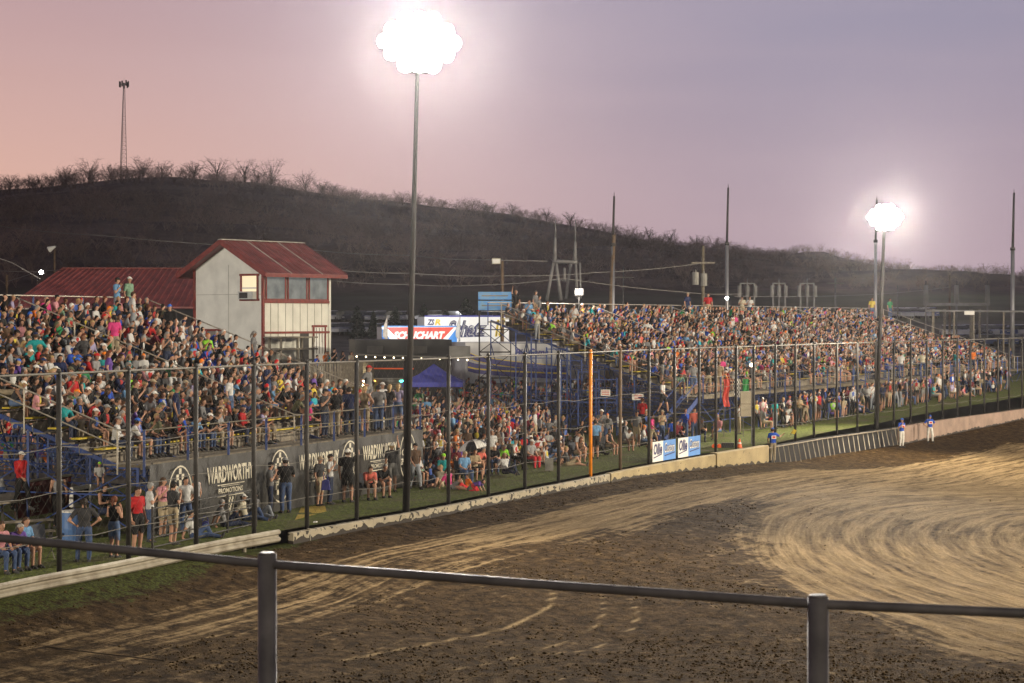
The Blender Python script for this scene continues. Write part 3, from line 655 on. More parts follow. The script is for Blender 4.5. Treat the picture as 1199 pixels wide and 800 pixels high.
# ------------------------------------------------------------------ grandstands
ROWS = 14; RUN = .80; WALK = .85
class Stand: pass
def make_stand(org, u, L, rise, aisles, label, post_dx, rowz=2.25, name='grandstand', extra=None):
    S = Stand(); S.o = Vector((org[0], org[1], 0)); S.u = Vector((u[0], u[1], 0)).normalized(); S.n = Vector((-S.u.y, S.u.x, 0)); S.L = L; S.rise = rise; S.z0 = rowz; S.aisles = aisles
    S.pt = lambda s, d, z: S.o + S.u*s + S.n*d + Vector((0, 0, z))
    S.deck = lambda i: S.z0 + (i)*S.rise            # i = 0 walkway, 1.. rows of feet
    S.D = WALK + ROWS*RUN; rot = Matrix((S.u, S.n, Vector((0, 0, 1)))).transposed()
    r = empty(name, S.o, label, 'grandstand'); S.root = r; S.rot = rot
    m = MB(); m.box(S.pt(L/2, .42, S.z0-.04), (L, .82, .07), rot); m.box(S.pt(L/2, 0.0, S.z0-.05), (L, .06, .16), rot); m.build('walkway', M['board'], r)
    for i in range(ROWS):
        zf = S.z0 + (i+1)*rise if i else S.z0+rise*.0+rise; d = WALK + i*RUN
        m = MB(); m.box(S.pt(L/2, d+.22, zf-rise*1-.02+rise*0), (L, .44, .045), rot)
        m.box(S.pt(L/2, d+.45, zf-rise*.5), (L, .02, rise*.9), rot); m.build('foot_board', M['plank'], r)
        m = MB(); m.box(S.pt(L/2, d+.60, zf-rise+.42), (L, .27, .045), rot); m.build('seat_board', M['yellow'], r)
    zb = S.z0 + ROWS*rise; m = MB(); m.box(S.pt(L/2, S.D+.35, zb-.03), (L, .8, .06), rot); m.build('back_walkway', M['plank'], r)
    # support frame
    na = int(round(L/post_dx)); ds_ = (0.15, 3.9, 7.7, S.D+.6)
    for k in range(na+1):
        s = .05+(L-.1)*k/na; tops = []
        for d in ds_:
            zt = S.z0 - .08 + max(0, (d-WALK)/RUN)*rise - (.1 if d > 1 else 0); tops.append(zt)
            m = MB(); m.bar(S.pt(s, d, 0), S.pt(s, d, zt), .075, .075); m.build('support_post', M['blue'], r)
        m = MB()
        m.bar(S.pt(s, ds_[0], tops[0]), S.pt(s, .8, tops[0]), .07, .10); m.bar(S.pt(s, .8, tops[0]), S.pt(s, ds_[3], tops[3]), .07, .12)
        for a in range(3):
            for zz in (1.2, 2.15, 3.6, 5.0):
                if zz < tops[a+1]-.3 and (zz < tops[a] or a > 0):
                    m.bar(S.pt(s, ds_[a] if zz < tops[a] else ds_[a]+(zz-tops[a])/rise*RUN, zz), S.pt(s, ds_[a+1], zz), .045, .045)
            m.bar(S.pt(s, ds_[a], .1), S.pt(s, ds_[a+1], min(2.1, tops[a+1])), .035, .035); m.bar(S.pt(s, ds_[a], 2.1), S.pt(s, ds_[a+1], .1), .035, .035)
            if a: m.bar(S.pt(s, ds_[a], 2.2), S.pt(s, ds_[a+1], tops[a+1]-.2), .035, .035)
        m.build('truss', M['blue'], r)
    for k in range(na):
        s0 = .05+(L-.1)*k/na; s1 = .05+(L-.1)*(k+1)/na
        for d in (ds_[0]+.1, ds_[2], ds_[3]):
            m = MB()
            zt = S.z0-.2 if d < 1 else min(S.z0+(d-WALK)/RUN*rise-.3, 5)
            mid = (s0+s1)/2
            m.bar(S.pt(s0, d, zt), S.pt(mid, d, .9), .035, .035); m.bar(S.pt(s1, d, zt), S.pt(mid, d, .9), .035, .035); m.bar(S.pt(s0, d, .9), S.pt(s1, d, .9), .035, .035)
            m.build('cross_brace', M['blue'], r)
    # front railing
    nr = int(round(L/2.4))
    for k in range(nr+1):
        s = .05+(L-.1)*k/nr; m = MB(); m.bar(S.pt(s, -.06, S.z0-.35), S.pt(s, -.06, S.z0+1.02), .07, .05); m.build('railing_post', M['blue'], r)
    m = MB()
    for zz in (.52, 1.0): m.tube(S.pt(0, -.06, S.z0+zz), S.pt(L, -.06, S.z0+zz), .022, .022, 6)
    m.build('front_rail', M['board'], r)
    # end and aisle rails
    for s in [0.0, L] + list(aisles):
        m = MB(); hs = (1.0, .52) if s in (0.0, L) else (.95,)
        for hh in hs:
            m.tube(S.pt(s, .1, S.z0+hh), S.pt(s, .8, S.z0+hh), .024, .024, 6); m.tube(S.pt(s, .8, S.z0+hh), S.pt(s, S.D, zb+hh), .024, .024, 6)
        for d in (.8, 4, 6.8, 9.6, S.D-.1):
            z = S.z0+max(0, (d-WALK)/RUN)*rise; m.bar(S.pt(s, d, z-.3), S.pt(s, d, z+hs[0]), .045, .045)
        m.build('side_rail', M['galvw'], r)
    m = MB()
    for hh in (.55, 1.05): m.tube(S.pt(0, S.D+.75, zb+hh), S.pt(L, S.D+.75, zb+hh), .026, .026, 6)
    m.build('back_rail', M['galvw'], r)
    for k in range(na+1):
        s = .05+(L-.1)*k/na
        if k % 1 == 0:
            m = MB(); m.bar(S.pt(s, S.D+.78, zb-.2), S.pt(s, S.D+.78, zb+1.05), .06, .06); m.build('back_rail_post', M['blue'], r)
    return S
M['galvw'] = mat('pale_handrail', (.42, .38, .32), .5, .3, .2, 5)
ST1 = make_stand((-10.67, 56.5), (.362, .932), 19.7, .288, (11.0,), 'near grandstand on a blue steel frame, packed with people, black banner on its front', 3.2, rowz=2.1)
ST2 = make_stand((9.9, 102.5), (.48, .877), 67, .281, (11.5, 23, 34.5, 46, 57), 'long far grandstand on a blue steel frame packed with people', 4.2)

# ------------------------------------------------------------------ banner on the near stand
bn = empty('banner', ST1.pt(10, -.14, 0), 'long black banner with cream lettering and checkered emblems under the front row', 'banner')
def bpt(s, z, d=-.14): return ST1.pt(s, d, z)
nb_ = 96; V = []; F = []
for i in range(nb_+1):
    s = .15 + (ST1.L-.2)*i/nb_
    for k in range(9):
        z = .06 + (2.10-.06)*k/8
        w_ = .035*math.sin(s*2.1+k*.35)*math.sin(math.pi*k/8) + .025*math.sin(s*5.3+k*.9)*(k/8) + .012*math.sin(s*13+k*1.7)
        V.append(bpt(s, z - .03*abs(math.sin(s*1.3))*(1-k/8), -.16-abs(w_)*.8))
for i in range(nb_):
    for k in range(8): a = i*9+k; F.append((a, a+9, a+10, a+1))
m = MB(); m.add(V, F); m.build('cloth', M['vinyl'], bn, smooth=True)
def emblem(s, z, r):
    m = MB(); E = lambda a, b_: bpt(s+a, z+b_, -.245)
    R1 = r; n = 28; ring = lambda ra, rb: None
    for k in range(n):
        a0 = 2*math.pi*k/n; a1 = 2*math.pi*(k+1)/n
        m.add([E(math.cos(a0)*r*.94*.8, math.sin(a0)*r*.94), E(math.cos(a1)*r*.94*.8, math.sin(a1)*r*.94), E(math.cos(a1)*r*.8, math.sin(a1)*r), E(math.cos(a0)*r*.8, math.sin(a0)*r)], [(0, 1, 2, 3)])
    q = r*.2
    for i in range(-4, 5):
        for j in range(-5, 6):
            if (i+j) % 2: continue
            cx, cy = i*q*.86, j*q
            if (cx/.8)**2+cy**2 > (r*.84)**2 or abs(cy+.02*r) < r*.34 or cy < -r*.62: continue
            m.add([E(cx-q*.42, cy-q*.48), E(cx+q*.42, cy-q*.48), E(cx+q*.42, cy+q*.48), E(cx-q*.42, cy+q*.48)], [(0, 1, 2, 3)])
    m.build('checkered_emblem', M['cream'], bn)
    def word(wd, a, b_, W_, H_):
        t = text_mb(wd, W_, H_, bpt(s+a, z+b_, -.25), ST1.u, (0, 0, 1), .004, bold=.02); t.build('lettering', M['cream'], bn)
    word('CREEK', -r*.62, -.02*r+.06, r*1.24, r*.26); word('SPEEDWAY', -r*.74, -.34*r+.0, r*1.48, r*.27)
def promo(s, W_):
    f = lambda t_, a, b_, w_, h_, bo=.03: text_mb(t_, w_, h_, bpt(s+a, b_-.08, -.25), ST1.u, (0, 0, 1), .004, bold=bo).build('lettering', M['cream'], bn)
    f('WARDWORTHY', 0, 1.36, W_, .52, .028); f('PROMOTIONS', W_*.24, 1.02, W_*.52, .16, .02)
    m = MB(); g = lambda a, b_: bpt(s+a, b_-.08, -.25)
    for (a0, a1, zz, hh) in ((.22, .80, 1.27, .030), (.22, .78, .925, .035), (.30, .70, 1.225, .014)):
        m.add([g(W_*a0, zz), g(W_*a1, zz), g(W_*a1, zz+hh), g(W_*a0, zz+hh)], [(0, 1, 2, 3)])
    q = .085
    for r_ in range(6):
        nn_ = 6-r_
        for c_ in range(nn_):
            if (r_+c_) % 2 == 0:
                a = W_*.5 + (c_-nn_/2)*q; b_ = .80 - r_*q
                m.add([g(a, b_), g(a+q, b_), g(a+q, b_+q), g(a, b_+q)], [(0, 1, 2, 3)])
    for (x0, z0_, x1, z1_) in ((-.31, .91, 0, .28), (.31, .91, 0, .28)):
        m.bar(g(W_*.5+x0, z0_), g(W_*.5+x1, z1_), .025, .012)
    m.build('checkered_wedge', M['cream'], bn)
emblem(1.75, 1.12, .86); promo(3.3, 2.9); emblem(8.0, 1.2, .86); promo(9.3, 3.0); emblem(13.2, 1.2, .86); promo(14.2, 2.9); emblem(18.1, 1.2, .90)

# ------------------------------------------------------------------ two fence signs
for i, lab in ((16, 'left one of two white and blue signs hung low on the fence'), (17, 'right one of two white and blue signs hung low on the fence')):
    a = post_xy(i); b = post_xy(i+1); u_ = (b-a).normalized(); nn = Vector((u_.y, -u_.x, 0)); Ls = (b-a).length-.3
    o0 = a + u_*.17 + nn*.10; r = empty('fence_sign', o0, lab, 'sign')
    V3 = lambda s, z, d=0: o0 + u_*s + nn*d + Vector((0, 0, z))
    z0, z1 = .06, .94
    m = MB(); m.bar(V3(0, (z0+z1)/2), V3(Ls*.45, (z0+z1)/2), .02, z1-z0); m.build('white_panel', M['white'], r)
    m = MB(); m.bar(V3(Ls*.451, (z0+z1)/2), V3(Ls, (z0+z1)/2), .02, z1-z0); m.build('blue_panel', mat('mid_blue_panel', (.10, .26, .62), .5, 0, .1, 2), r)
    text_mb('Ollie', Ls*.36, .50, V3(Ls*.04, .36, .014), u_, (0, .0, 1), .004, shear=.25, bold=.03).build('lettering', M['navy'], r)
    m = MB(); m.bar(V3(Ls*.04, .24, .014), V3(Ls*.38, .36, .014), .01, .05); m.build('underline', M['navy'], r)
    text_mb('Custom', Ls*.44, .44, V3(Ls*.5, .40, .014), u_, (0, 0, 1), .004, shear=.25, bold=.055).build('lettering_outline', M['navy'], r)
    text_mb('Custom', Ls*.44, .44, V3(Ls*.5, .40, .018), u_, (0, 0, 1), .006, shear=.25, bold=.0).build('lettering', M['white'], r)
    m = MB(); m.bar(V3(Ls*.52, .27, .014), V3(Ls*.95, .36, .014), .01, .045); m.build('underline', M['navy'], r)

# ------------------------------------------------------------------ floodlight poles
def flood_pole(base, top, r0, r1, label, head, face, n=6):
    b = Vector(base); t = Vector(top); r = empty('floodlight_pole', b, label, 'light pole')
    m = MB(); m.tube(b - Vector((0, 0, .5)), t, r0, r1, 12); m.build('pole', M['darkpole'], r, smooth=True)
    f = Vector(face).normalized(); side = f.cross(Vector((0, 0, 1))).normalized()
    for k, nk in enumerate((n-3, n-1, n, n-1, n-3)):
        c = t + Vector((0, 0, -.10-k*head*.275)); m = MB(); m.bar(c - side*head*nk/n*.93, c + side*head*nk/n*.93, .10, .10); m.build('crossarm', M['darkpole'], r)
        for j in range(nk):
            sx3 = (j-(nk-1)/2)*2*head/n; p = c + side*sx3 + Vector((0, 0, .25)); m = MB()
            d = (f + Vector((0, 0, -.42))).normalized(); m.tube(p - d*.30, p + d*.12, .10, head*.21, 14); m.bar(c + side*sx3, p, .04); h_ = m.build('lamp_head', M['darkpole'], r, smooth=True)
            m = MB(); m.tube(p + d*.122, p + d*.15, head*.208, head*.20, 14); m.build('lamp_glass', M['lampglass'], h_)
    return r
flood_pole((-3.5, 64.5, 0), (-3.06, 64.5, 16.0), .125, .055, 'tall pole with the big lit floodlight bank beside the near fence', 1.35, (.25, -1, 0))
flood_pole((20.9, 112.8, 0), (21.4, 112.8, 12.6), .14, .08, 'dark pole with the smaller lit floodlight in front of the far grandstand', 1.0, (-.05, -1, 0), 6)
def steel_pole(px, Y, ytop, yj, label, r=.17, mat_low='steelpole'):
    x = (px-599.5)/FPX*Y; z0 = gz(x, Y)-.3; zt = at(px, ytop, Y).z; zj = at(px, yj, Y).z
    e = empty('steel_pole', (x, Y, z0), label, 'pole')
    m = MB(); m.tube((x, Y, z0), (x, Y, zj), r, r*.85, 10); m.build('lower_shaft', M[mat_low], e, smooth=True)
    m = MB(); m.tube((x, Y, zj), (x+.1, Y, zt), r*.62, r*.45, 10); m.tube((x, Y, zj-.1), (x, Y, zj+.15), r*1.15, r*1.1, 10); m.tube((x+.1, Y, zt), (x+.1, Y, zt+.3), .03, .02, 5); m.build('upper_shaft', M['darkpole'], e, smooth=True)
steel_pole(717.5, 150, 230, 287, 'tall two-tone steel pole left of centre behind the far grandstand')
steel_pole(851, 160, 220, 286, 'tall two-tone steel pole at the middle of the far grandstand, light at its foot')
steel_pole(1025, 175, 234, 283, 'tall steel pole standing just left of the distant lit floodlight')
steel_pole(1185.5, 170, 226, 292, 'tall two-tone steel pole at the far right end of the far grandstand', .20)
# ================================================================== people
def P2(d, mirror=True):
    J = {}
    for k, v in d.items():
        if k in ('sh', 'el', 'wr', 'hn', 'hp', 'kn', 'an', 'to'):
            J[k+'L'] = Vector(v); J[k+'R'] = Vector((-v[0], v[1], v[2]))
        else: J[k] = Vector(v)
    return J
STAND = dict(pel=(0,0,.96), wst=(0,0,1.12), chs=(0,.01,1.31), nck=(0,0,1.47), hd=(0,-.02,1.625), sh=(.175,.01,1.415), el=(.235,.03,1.14), wr=(.235,-.05,.89), hn=(.23,-.08,.80),
             hp=(.09,0,.92), kn=(.10,-.02,.50), an=(.105,.02,.09), to=(.125,-.14,.035))
SIT = dict(pel=(0,0,.11), wst=(0,0,.26), chs=(0,-.03,.45), nck=(0,-.05,.61), hd=(0,-.09,.76), sh=(.175,-.04,.555), el=(.225,-.10,.30), wr=(.13,-.30,.22), hn=(.10,-.38,.20),
           hp=(.09,-.02,.09), kn=(.12,-.44,.11), an=(.12,-.42,-.33), to=(.13,-.57,-.385))
def pose(base, **kw):
    J = P2(base); fwd = kw.pop('fwd', (0, -1, -.08))
    for k, v in kw.items(): J[k] = Vector(v)
    return J, Vector(fwd).normalized()
POSE = {
 'sit_upright': pose(SIT),
 'sit_lean': pose(SIT, wst=(0,-.04,.25), chs=(0,-.15,.40), nck=(0,-.25,.53), hd=(0,-.33,.655), shL=(.175,-.20,.49), shR=(-.175,-.20,.49), elL=(.19,-.36,.20), elR=(-.19,-.36,.20), wrL=(.06,-.50,.28), wrR=(-.06,-.50,.28), hnL=(.02,-.55,.33), hnR=(-.02,-.55,.31), fwd=(.25,-1,-.25)),
 'sit_crossed': pose(SIT, elL=(.23,-.10,.32), elR=(-.23,-.10,.32), wrL=(.02,-.25,.36), wrR=(-.02,-.23,.33), hnL=(-.07,-.24,.37), hnR=(.07,-.23,.32), fwd=(-.5,-1,0)),
 'sit_phone': pose(SIT, elR=(-.23,-.18,.36), wrR=(-.13,-.34,.56), hnR=(-.11,-.37,.64), fwd=(.3,-1,-.05)),
 'ground_sit': pose(SIT, pel=(0,0,.11), wst=(0,.05,.25), chs=(0,.10,.43), nck=(0,.10,.59), hd=(0,.07,.74), shL=(.175,.10,.54), shR=(-.175,.10,.54), elL=(.25,.24,.30), elR=(-.25,.24,.30), wrL=(.26,.32,.09), wrR=(-.26,.32,.09), hnL=(.26,.30,.03), hnR=(-.26,.30,.03),
     knL=(.13,-.38,.38), knR=(-.10,-.44,.14), anL=(.12,-.55,.06), anR=(-.10,-.82,.07), toL=(.13,-.70,.03), toR=(-.10,-.88,.16)),
 'kneel': pose(SIT, pel=(0,.12,.34), wst=(0,.0,.40), chs=(0,-.16,.44), nck=(0,-.30,.50), hd=(0,-.42,.54), shL=(.16,-.22,.46), shR=(-.16,-.22,.46), elL=(.2,-.32,.24), elR=(-.2,-.32,.24), wrL=(.18,-.42,.07), wrR=(-.18,-.42,.07), hnL=(.18,-.47,.03), hnR=(-.18,-.47,.03),
     hpL=(.09,.13,.32), hpR=(-.09,.13,.32), knL=(.13,-.08,.07), knR=(-.13,-.08,.07), anL=(.12,.33,.06), anR=(-.12,.33,.06), toL=(.12,.45,.03), toR=(-.12,.45,.03), fwd=(0,-1,.1)),
 'stand': pose(STAND),
 'stand_fold': pose(STAND, elL=(.25,-.03,1.17), elR=(-.25,-.03,1.16), wrL=(.03,-.21,1.19), wrR=(-.10,-.20,1.40), hnL=(-.06,-.22,1.21), hnR=(-.05,-.19,1.48), fwd=(.3,-1,-.1)),
 'stand_hips': pose(STAND, elL=(.37,.07,1.17), elR=(-.37,.07,1.17), wrL=(.18,.0,1.01), wrR=(-.18,.0,1.01), hnL=(.13,-.05,.99), hnR=(-.13,-.05,.99), knL=(.13,-.10,.51), anL=(.15,-.07,.09), toL=(.19,-.22,.035), knR=(-.12,.02,.50)),
 'walk': pose(STAND, knL=(.09,-.20,.53), anL=(.09,-.26,.12), toL=(.10,-.42,.07), knR=(-.09,.06,.50), anR=(-.09,.26,.13), toR=(-.10,.12,.035), elL=(.24,.08,1.15), wrL=(.22,.10,.90), hnL=(.21,.09,.81), elR=(-.24,-.06,1.16), wrR=(-.20,-.24,1.0), hnR=(-.19,-.31,.94)),
 'stand_raise': pose(STAND, elR=(-.27,-.10,1.60), wrR=(-.24,-.14,1.85), hnR=(-.23,-.15,1.94), fwd=(-.2,-1,.15)),
 'stand_out': pose(STAND, elR=(-.40,-.03,1.28), wrR=(-.60,-.12,1.40), hnR=(-.68,-.15,1.44), elL=(.25,-.02,1.16), wrL=(.18,-.18,1.0), hnL=(.15,-.25,.97)),
 'bend': pose(STAND, wst=(0,-.08,1.10), chs=(0,-.25,1.20), nck=(0,-.40,1.25), hd=(0,-.52,1.24), shL=(.175,-.32,1.24), shR=(-.175,-.32,1.24), elL=(.2,-.42,.98), elR=(-.2,-.42,.98), wrL=(.12,-.52,.78), wrR=(-.12,-.52,.78), hnL=(.1,-.55,.70), hnR=(-.1,-.55,.70), fwd=(0,-.8,-.6)),
}
BONES = [('trunk','pel','wst'),('trunk','wst','chs'),('trunk','chs','nck'),('hips','pel','pel'),('hips','hpL','hpR'),('head','hd','hd')]
LIMB = [('uarm','sh','el',.054,.042),('farm','el','wr',.042,.028),('hand','wr','hn',.028,.034),('thigh','hp','kn',.086,.060),('calf','kn','an',.060,.040),('foot','an','to',.046,.034)]
def head_frame(fwd):
    f = fwd; r = f.cross(Vector((0, 0, 1))).normalized(); u = r.cross(f).normalized(); return r, f, u
def body_source(J, fwd, fem):
    m = MB(); W_ = .93 if fem else 1.0
    def taper(p, q, r0, r1, n=10):
        m.ell(p, (r0, r0, r0), 10, 6); m.ell(q, (r1, r1, r1), 10, 6); m.tube(p, q, r0, r1, n)
    # trunk: overlapping ellipsoids along the spine, oriented along it
    spine = [(J['pel'], (.158, .112, .10)), (J['pel'].lerp(J['wst'], .5), (.150, .108, .09)), (J['wst'], (.138 if not fem else .125, .100, .09)), (J['wst'].lerp(J['chs'], .5), (.150, .105, .10)), (J['chs'], (.168*W_, .112, .11)), (J['chs'].lerp(J['nck'], .45), (.165*W_, .095, .085))]
    for i, (p, rad) in enumerate(spine):
        q = spine[min(i+1, 5)][0]; o_ = spine[max(i-1, 0)][0]; d = (q-o_).normalized(); x = Vector((1, 0, 0)); y = d.cross(x).normalized()
        rot = Matrix((x, y, d)).transposed(); m.ell(p, rad, 12, 8, 0, rot)
    if fem: m.ell(J['chs'] + Vector((0, -.075, -.02)), (.13, .06, .07), 10, 6)
    taper(J['chs'].lerp(J['nck'], .7), J['nck'].lerp(J['hd'], .25), .075, .053); taper(J['nck'], J['hd'] + Vector((0, .01, -.06)), .054, .052)
    taper(J['shL'], J['shR'], .062*W_, .062*W_)
    r, f, u = head_frame(fwd); H = J['hd']; hm = Matrix((r, f, u)).transposed()
    m.ell(H + u*.02, (.074, .092, .095), 12, 8, 0, hm); m.ell(H - u*.05 + f*.022, (.055, .062, .066), 10, 6, 0, hm)
    m.bar(H + u*.012 + f*.085, H - u*.028 + f*.108, .026, .03)
    for sd in (1, -1): m.ell(H + r*sd*.077 - f*.005, (.014, .022, .032), 6, 4, 0, hm)
    for sd in 'LR':
        for nm, a, b_, r0, r1 in LIMB:
            k = W_ if nm != 'thigh' else 1.0
            if nm == 'hand': m.ell(J['wr'+sd].lerp(J['hn'+sd], .65), (.032, .032, .044), 8, 6); continue
            taper(J[a+sd], J[b_+sd], r0*k, r1*k)
        taper(J['an'+sd] + Vector((0, 0, -.02)), J['an'+sd] + (J['an'+sd]-J['to'+sd])*.35*Vector((1, 1, 0)).length*0 + Vector((0, .03, -.045)), .04, .034)
    return m
def remeshed(m, vox, target, it=3):
    me = bpy.data.meshes.new('b'); me.from_pydata(m.v, [], m.f); o = bpy.data.objects.new('b', me); COL.objects.link(o)
    a = o.modifiers.new('r', 'REMESH'); a.mode = 'VOXEL'; a.voxel_size = vox
    s = o.modifiers.new('s', 'SMOOTH'); s.factor = .5; s.iterations = it
    dg = bpy.context.evaluated_depsgraph_get(); n = len(o.evaluated_get(dg).data.polygons)
    c = o.modifiers.new('d', 'DECIMATE'); c.ratio = min(1, target/max(1, 2*n))
    dg = bpy.context.evaluated_depsgraph_get(); e = bpy.data.meshes.new_from_object(o.evaluated_get(dg))
    bpy.data.objects.remove(o); bpy.data.meshes.remove(me); e.calc_loop_triangles()
    V = np.array([v.co[:] for v in e.vertices]); F = np.array([t.vertices[:] for t in e.loop_triangles]); Nn = np.array([v.normal[:] for v in e.vertices])
    bpy.data.meshes.remove(e); return V, F, Nn
def classify(C, J):
    """nearest bone for each point: (code, parameter)"""
    segs = [('trunk', J['pel'].lerp(J['wst'], .6), J['wst'], .12), ('trunk', J['wst'], J['chs'], .13), ('trunk', J['chs'], J['chs'].lerp(J['nck'], .55), .11), ('neck', J['nck'], J['hd'] - (J['hd']-J['nck'])*.45, .05), ('head', J['hd'], J['hd'], .10),
            ('hips', J['pel'] - (J['wst']-J['pel'])*.3, J['pel'].lerp(J['wst'], .25), .13), ('trunk', J['shL'], J['shR'], .05)]
    for s in 'LR':
        for nm, a, b_, r0, r1 in LIMB: segs.append((nm, J[a+s], J[b_+s], (r0+r1)/2))
    best = np.full(len(C), 9.); code = np.empty(len(C), dtype=object); par = np.zeros(len(C))
    for nm, a, b_, r in segs:
        a = np.array(a); d = np.array(b_)-a; L2 = max(1e-9, d@d); t = np.clip(((C-a)@d)/L2, 0, 1); q = np.linalg.norm(C-a-t[:, None]*d, axis=1) - r
        k = q < best; best[k] = q[k]; code[k] = nm; par[k] = t[k]
    return code, par
class Tmpl: pass
def shell(V, F, Nn, mask, off, mult=None):
    f = F[mask]; ids = np.unique(f); mp = -np.ones(len(V), int); mp[ids] = np.arange(len(ids))
    return V[ids] + Nn[ids]*off, mp[f]
def pymesh(name, V, F, smooth=True, mi=None):
    me = bpy.data.meshes.new(name); me.vertices.add(len(V)); me.vertices.foreach_set('co', np.asarray(V, np.float32).ravel()); F = np.asarray(F)
    me.loops.add(F.size); me.loops.foreach_set('vertex_index', F.ravel().astype(np.int32)); me.polygons.add(len(F)); me.polygons.foreach_set('loop_start', np.arange(0, F.size, 3, dtype=np.int32))
    me.update(calc_edges=True); me.polygons.foreach_set('use_smooth', np.full(len(F), smooth))
    if mi is not None: me.polygons.foreach_set('material_index', mi)
    return me
def tris(m):
    out = []
    for f in m.f:
        for k in range(1, len(f)-1): out.append((f[0], f[k], f[k+1]))
    return np.array([tuple(v) for v in m.v]), np.array(out)
TM = {}
def make_template(pn, fem):
    J, fwd = POSE[pn]; T = Tmpl(); T.J = J; src = body_source(J, fwd, fem)
    V, F, Nn = remeshed(src, .019, 2300, 4); C = V[F].mean(1); code, par = classify(C, J)
    r, f, u = head_frame(fwd); H = J['hd']; Hn = np.array(H); rn, fn, un = np.array(r), np.array(f), np.array(u)
    T.me = {}
    # fingers, thumb, eyes and mouth go into the body mesh
    ex = MB()
    for s in 'LR':
        wr, hn = J['wr'+s], J['hn'+s]; d = (hn-wr).normalized(); a = d.cross(Vector((0, 0, 1)));
        if a.length < .2: a = Vector((0, 1, 0)).cross(d)
        a = Vector((0, 1, 0)) - d*d.y if abs(d.y) < .8 else Vector((1, 0, 0)) - d*d.x
        a.normalize(); nn = d.cross(a).normalized(); sg = 1 if s == 'R' else -1
        for k, L in enumerate((.062, .072, .068, .052)):
            p = hn + a*(k-1.5)*.019 - d*.012; q = p + d*L*.5 + nn*sg*.004; e = q + d*L*.42 + nn*sg*.022; ex.tube(p, q, .0105, .009, 5); ex.tube(q, e, .009, .0065, 5)
        p = wr.lerp(hn, .55) - a*.026; q = p - a*.026 + d*.022; ex.tube(p, q, .013, .010, 5); ex.tube(q, q + d*.028 + nn*sg*.01, .010, .008, 5)
    eb = MB()
    for sd in (1, -1): eb.ell(H + r*sd*.030 + u*.018 + f*.083, (.011, .008, .006), 6, 4)
    eb.bar(H - u*.052 + f*.082 - r*.022, H - u*.052 + f*.082 + r*.022, .006, .007)
    v1, f1 = tris(ex); v2, f2 = tris(eb)
    BV = np.concatenate([V, v1, v2]); BF = np.concatenate([F, f1+len(V), f2+len(V)+len(v1)]); mi = np.concatenate([np.zeros(len(F)+len(f1)), np.ones(len(f2))]).astype(np.int32)
    T.me['body'] = pymesh('body', BV, BF, True, mi)
    is_ = lambda n: code == n
    tr = is_('trunk') | (is_('hips') & (C[:, 2] > J['pel'].z + .02) & (pn[:5] in ('stand', 'walk')))
    T.reg = dict(short=tr | (is_('uarm') & (par < .72)), long=tr | is_('uarm') | (is_('farm') & (par < .93)), tank=tr & ~((C[:, 2] > J['chs'].z+.09) & (np.abs(C[:, 0]) > .12)))
    ch = J['chs']; T.reg['print'] = is_('trunk') & (np.abs(C[:, 0]) < .095) & (np.linalg.norm(C-np.array(ch)-np.array((0, 0, .01)), axis=1) < .155)
    hip = is_('hips') | (is_('trunk') & False)
    T.reg['trousers'] = hip | is_('thigh') | (is_('calf') & (par < .93)); T.reg['shorts'] = hip | (is_('thigh') & (par < .80)); T.reg['shoes'] = is_('foot') | (is_('calf') & (par > .97))
    rel = C - Hn; hx, hy, hz = rel@rn, rel@fn, rel@un; hd = is_('head')
    T.reg['hair'] = hd & ((hz > .062) | ((hy < -.005) & (hz > -.05)) | ((hz > .03) & (hy < .05))); T.reg['crown'] = hd & (hz > .045)
    for k, off in (('short', .016), ('long', .016), ('tank', .012), ('trousers', .014), ('shorts', .019), ('shoes', .010), ('hair', .016), ('print', .020)):
        v_, f_ = shell(V, F, Nn, T.reg[k], off); T.me[k] = pymesh(k, v_, f_)
    v_, f_ = shell(V, F, Nn, T.reg['crown'], .020); mb = MB(); brim = []
    n = 8
    for k in range(n+1):
        a = math.pi*(k/n) ; brim.append(H + u*.050 + r*math.cos(a)*.074 + f*(.062 + math.sin(a)*.085) - u*(.016*math.sin(a)))
    mb.prism(brim, u*.008); v3, f3 = tris(mb); T.me['cap'] = pymesh('cap', np.concatenate([v_, v3]), np.concatenate([f_, f3+len(v_)]))
    # long hair
    hb = MB(); hb.ell(H - f*.045 - u*.02, (.085, .075, .12), 10, 8, 0, Matrix((r, f, u)).transposed()); hb.ell(H - f*.075 - u*.15, (.075, .04, .12), 10, 6, 0, Matrix((r, f, u)).transposed())
    lv, lf = remeshed(hb, .02, 220, 2)[:2]; v_, f_ = shell(V, F, Nn, T.reg['hair'], .017); T.me['long_hair'] = pymesh('long_hair', np.concatenate([v_, lv]), np.concatenate([f_, lf+len(v_)]))
    hb = MB(); tl_ = H - f*.10 + u*.03; hb.ell(tl_, (.03, .03, .03), 8, 6); hb.tube(tl_, tl_ - f*.035 - u*.11, .026, .032, 8); hb.ell(tl_ - f*.035 - u*.14, (.028, .028, .06), 8, 6); lv, lf = tris(hb)
    T.me['ponytail'] = pymesh('ponytail', np.concatenate([v_, lv]), np.concatenate([f_, lf+len(v_)]))
    # light version for the stuff crowd
    lv, lf, ln = remeshed(src, .03, 330, 1); lc = lv[lf].mean(1); code, par = classify(lc, J); is2 = lambda n: code == n
    rel = lc - Hn; hx, hy, hz = rel@rn, rel@fn, rel@un
    reg = np.zeros(len(lf), int); reg[is2('trunk') | (is2('uarm') & (par < .75))] = 1; reg[is2('hips') | (is2('thigh') & (par < .75))] = 2; reg[(is2('calf') | (is2('thigh') & (par >= .75)))] = 3
